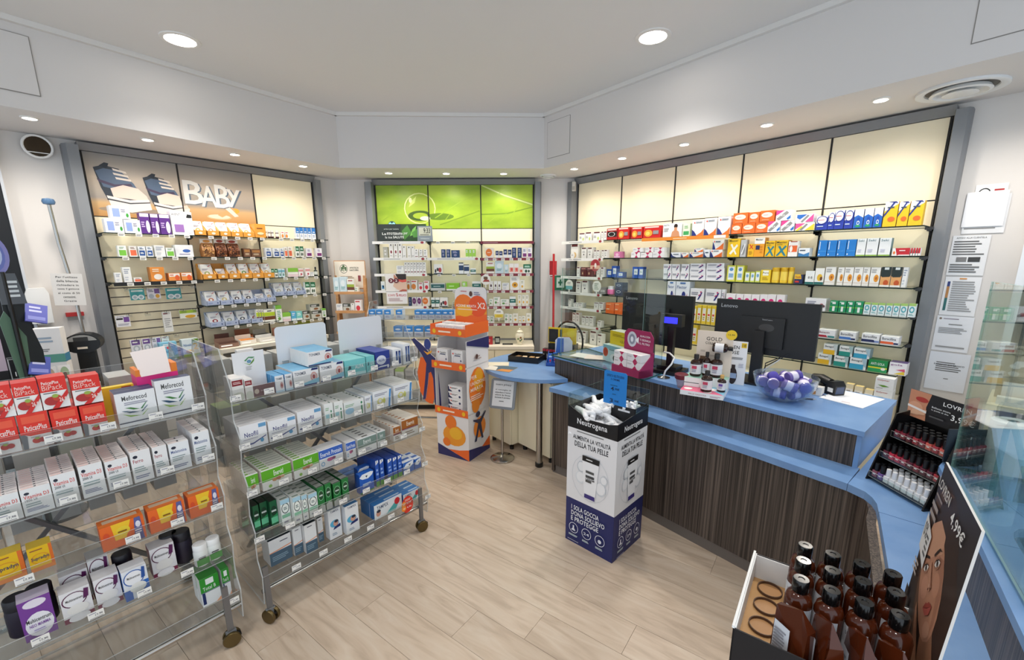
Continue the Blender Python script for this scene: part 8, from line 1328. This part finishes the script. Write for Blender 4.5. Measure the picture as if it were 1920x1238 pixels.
MB().tube([(0, .13, 1.18), (-.005, .13, 1.55), (-.03, .13, 1.85), (-.035, .12, 2.12)], .011, STEEL, 10).obj('height_rod', t); MB().lathe([(.0, -.025), (.03, -.018), (.036, 0), (.03, .018), (0, .026)], mat('blue_ball', '4a6a8c', .3), n=20).obj('ball', t, loc=(-.035, .12, 2.14))
m = MB().prism([(-.085, 0), (.085, 0), (.085, .235), (-.085, .235)], 0, .001, ink('e8e4de'), plane='xz')
for i, s in enumerate(("Per l'utilizzo", 'della bilancia', 'richiedere in', 'cassa il gettone', 'al costo di 50', 'centesimi.', 'Grazie')): m.art('T 4a4640 .16 %.2f .84 %.2f %s' % (.86 - i * .125, .92 - i * .125, s) if len(s) > 10 else 'T 4a4640 .3 %.2f .7 %.2f %s' % (.86 - i * .125, .92 - i * .125, s), -.085, 0, .17, .235, 0, .0004)
o = m.obj('paper_notice', t, loc=(-.03, .11, 1.40)); o.rotation_euler = (R(4), R(3), 0)
t = thing('soap_dispenser', 'white wall dispenser left of the scale', 'dispenser', LW.w(-.395, -.028, 1.27), LW.rz); MB().prism([(-.055, 0), (.055, 0), (.06, .22), (.045, .26), (-.045, .26), (-.06, .22)], -.08, 0, WHITE, plane='xz').obj('cover', t); MB().box(-.03, -.07, -.012, .03, -.01, 0, ink('c9c9c9')).obj('nozzle', t)
t = thing('red_alarm_box', 'red and clear call box on the wall behind the scale', 'alarm', LW.w(-.215, -.028, 1.27), LW.rz); MB().box(-.05, -.03, .03, .05, 0, .06, ink('b02a2a')).obj('box', t); MB().box(-.045, -.028, 0, .045, 0, .0295, ACR).obj('cover', t)
# leaflet stand with purple disc, between trolley and window
HF = Frame(*LW.w(-.56, .64)[:2], 62)
t = thing('leaflet_stand', 'leaflet stand with purple round sign and printed pouches', 'stand', HF.w(0, 0), HF.rz)
MB().lathe([(.14, 0), (.14, .012), (.02, .03)], BLACK, n=24).tube([(0, 0, .02), (0, 0, 1.66)], .012, BLACK, 8).obj('pole', t)
MB().prism([(-.02, .6), (.09, .6), (.10, 1.15), (.05, 1.44), (-.03, 1.5), (-.04, 1.0)], .012, .018, ink('1c2226'), plane='xz').prism([(-.03, .95), (.02, .95), (.04, 1.25), (-.03, 1.42), (-.06, 1.36)], .006, .0118, ink('5a7a66'), plane='xz').obj('back_card', t)
m = MB().prism([(.075 * math.cos(R(a)), .125 * math.sin(R(a))) for a in range(0, 360, 15)], 0, .008, ink('8a8ac8'), plane='xz'); m.art('e 6a78c0 .5 .5 .38 .4;e b9c8ec .5 .52 .3 .33;p 5a68b8 .4,.2 .6,.3 .55,.6 .35,.75', -.075, -.125, .15, .25, 0, .0006); m.obj('round_sign', t, loc=(-.03, -.005, 1.76))
m = MB().prism([(-.055, 0), (.055, 0), (.03, .19), (-.06, .19)], 0, .006, ink('5a6068'), plane='xz'); m.art('g d9e2e8 .3 .2 .8 .8 4', -.055, 0, .11, .19, 0, .0005); m.obj('text_card', t, loc=(.02, -.008, 1.46))
for i, (x, z, c, l) in enumerate(((.09, 1.34, '5a5fb8', 'upper'), (.05, 1.0, '4a58b0', 'middle'), (.07, .88, '5a5fb8', 'lower'))):
    m = MB().prism([(-.05, 0), (.05, .0), (.05, .13), (-.05, .13)], 0, .012, ink(c), plane='xz'); m.art('g c9cdf0 .15 .5 .85 .9 2;r 8a90d8 .1 .1 .9 .3', -.05, 0, .1, .13, 0, .0006); o = m.obj('leaflet_bundle', t, loc=(x, -.03, z)); o.rotation_euler = (R(-30), R(18), 0)
# low black shelf by the window with sanitizer and leaflets
t = thing('window_table', 'low black table by the window carrying sanitizer and leaflets', 'table', LW.w(-.86, .30), LW.rz)
MB().box(-.50, -.22, .86, .42, .2, .89, BLACK).obj('table_top', t)
for x in (-.48, .36):
    for y in (-.2, .14): MB().box(x, y, 0, x + .04, y + .04, .86, BLACK).obj('leg', t)
Q = Frame(*LW.w(-.92, .30)[:2], LW.deg); zq = .8905
t = thing('pump_bottle', 'white pump bottle of hand sanitizer by the window', 'bottle', Q.w(.37, .03, zq + .19), Q.rz)
MB().lathe([(.034, 0), (.038, .005), (.038, .12), (.03, .135), (.014, .14), (.013, .15)], WHITE, n=20).art('r 3a5aa8 .1 .02 .9 .16', -.026, 0, .052, .12, -.0386, .0005).obj('bottle', t); MB().lathe([(.016, .15), (.016, .165), (.005, .166), (.005, .19)], WHITE, n=14).box(-.035, -.008, .188, .012, .008, .2, WHITE).obj('pump', t)
t = thing('acrylic_riser', 'clear acrylic riser under the pump bottle', 'riser', Q.w(.37, .03, zq), Q.rz); MB().sheet(-.07, -.05, .185, .07, .05, .189, ACR, ACRE).obj('top', t); MB().sheet(-.07, -.05, 0, -.066, .05, .185, ACR, ACRE).sheet(.066, -.05, 0, .07, .05, .185, ACR, ACRE).obj('side', t); MB().box(-.05, -.053, .07, .05, -.051, .1, ink('e6e6e6')).obj('label_strip', t)
m = MB().box(-.075, 0, 0, .075, .09, .37, ink('eceae8')); m.art('r 5a9a8a .0 .34 1 .5;g 9ab .15 .72 .8 .85 2;g 888 .1 .55 .6 .62 2', -.075, 0, .15, .37, 0, .0005); m.tf = Matrix.Translation((.075, .045, 0)) @ Matrix.Rotation(R(90), 4, 'Z') @ Matrix.Translation((-.0, 0, 0)); m.art('r 4a86a8 -.5 .34 .5 .5', 0, 0, .09, .37, 0, .0006); m.tf = None
m.obj('white_carton', loc=Q.w(.50, .05, .0 + 0.8905), rz=Q.rz - R(22), label='tall white carton with teal and blue band by the scale', cat='box')
for i, (u, c) in enumerate(((.47, 'b9a890'), (.54, '9ab08a'))):
    m = MB().prism([(-.03, 0), (.03, 0), (.03, .12), (-.03, .12)], 0, .004, ink('e6e4e0'), plane='xz'); m.art('e %s .5 .55 .36 .36;e 6a5a4a .5 .4 .18 .2' % c, -.03, 0, .06, .12, 0, .0005); o = m.obj('photo_card', loc=Q.w(u, .19, zq), rz=Q.rz - R(10), label=('leaning photo card with brown picture', 'leaning photo card with green picture')[i] + ' by the white carton', cat='card'); o.rotation_euler = (R(-12), 0, Q.rz - R(10))
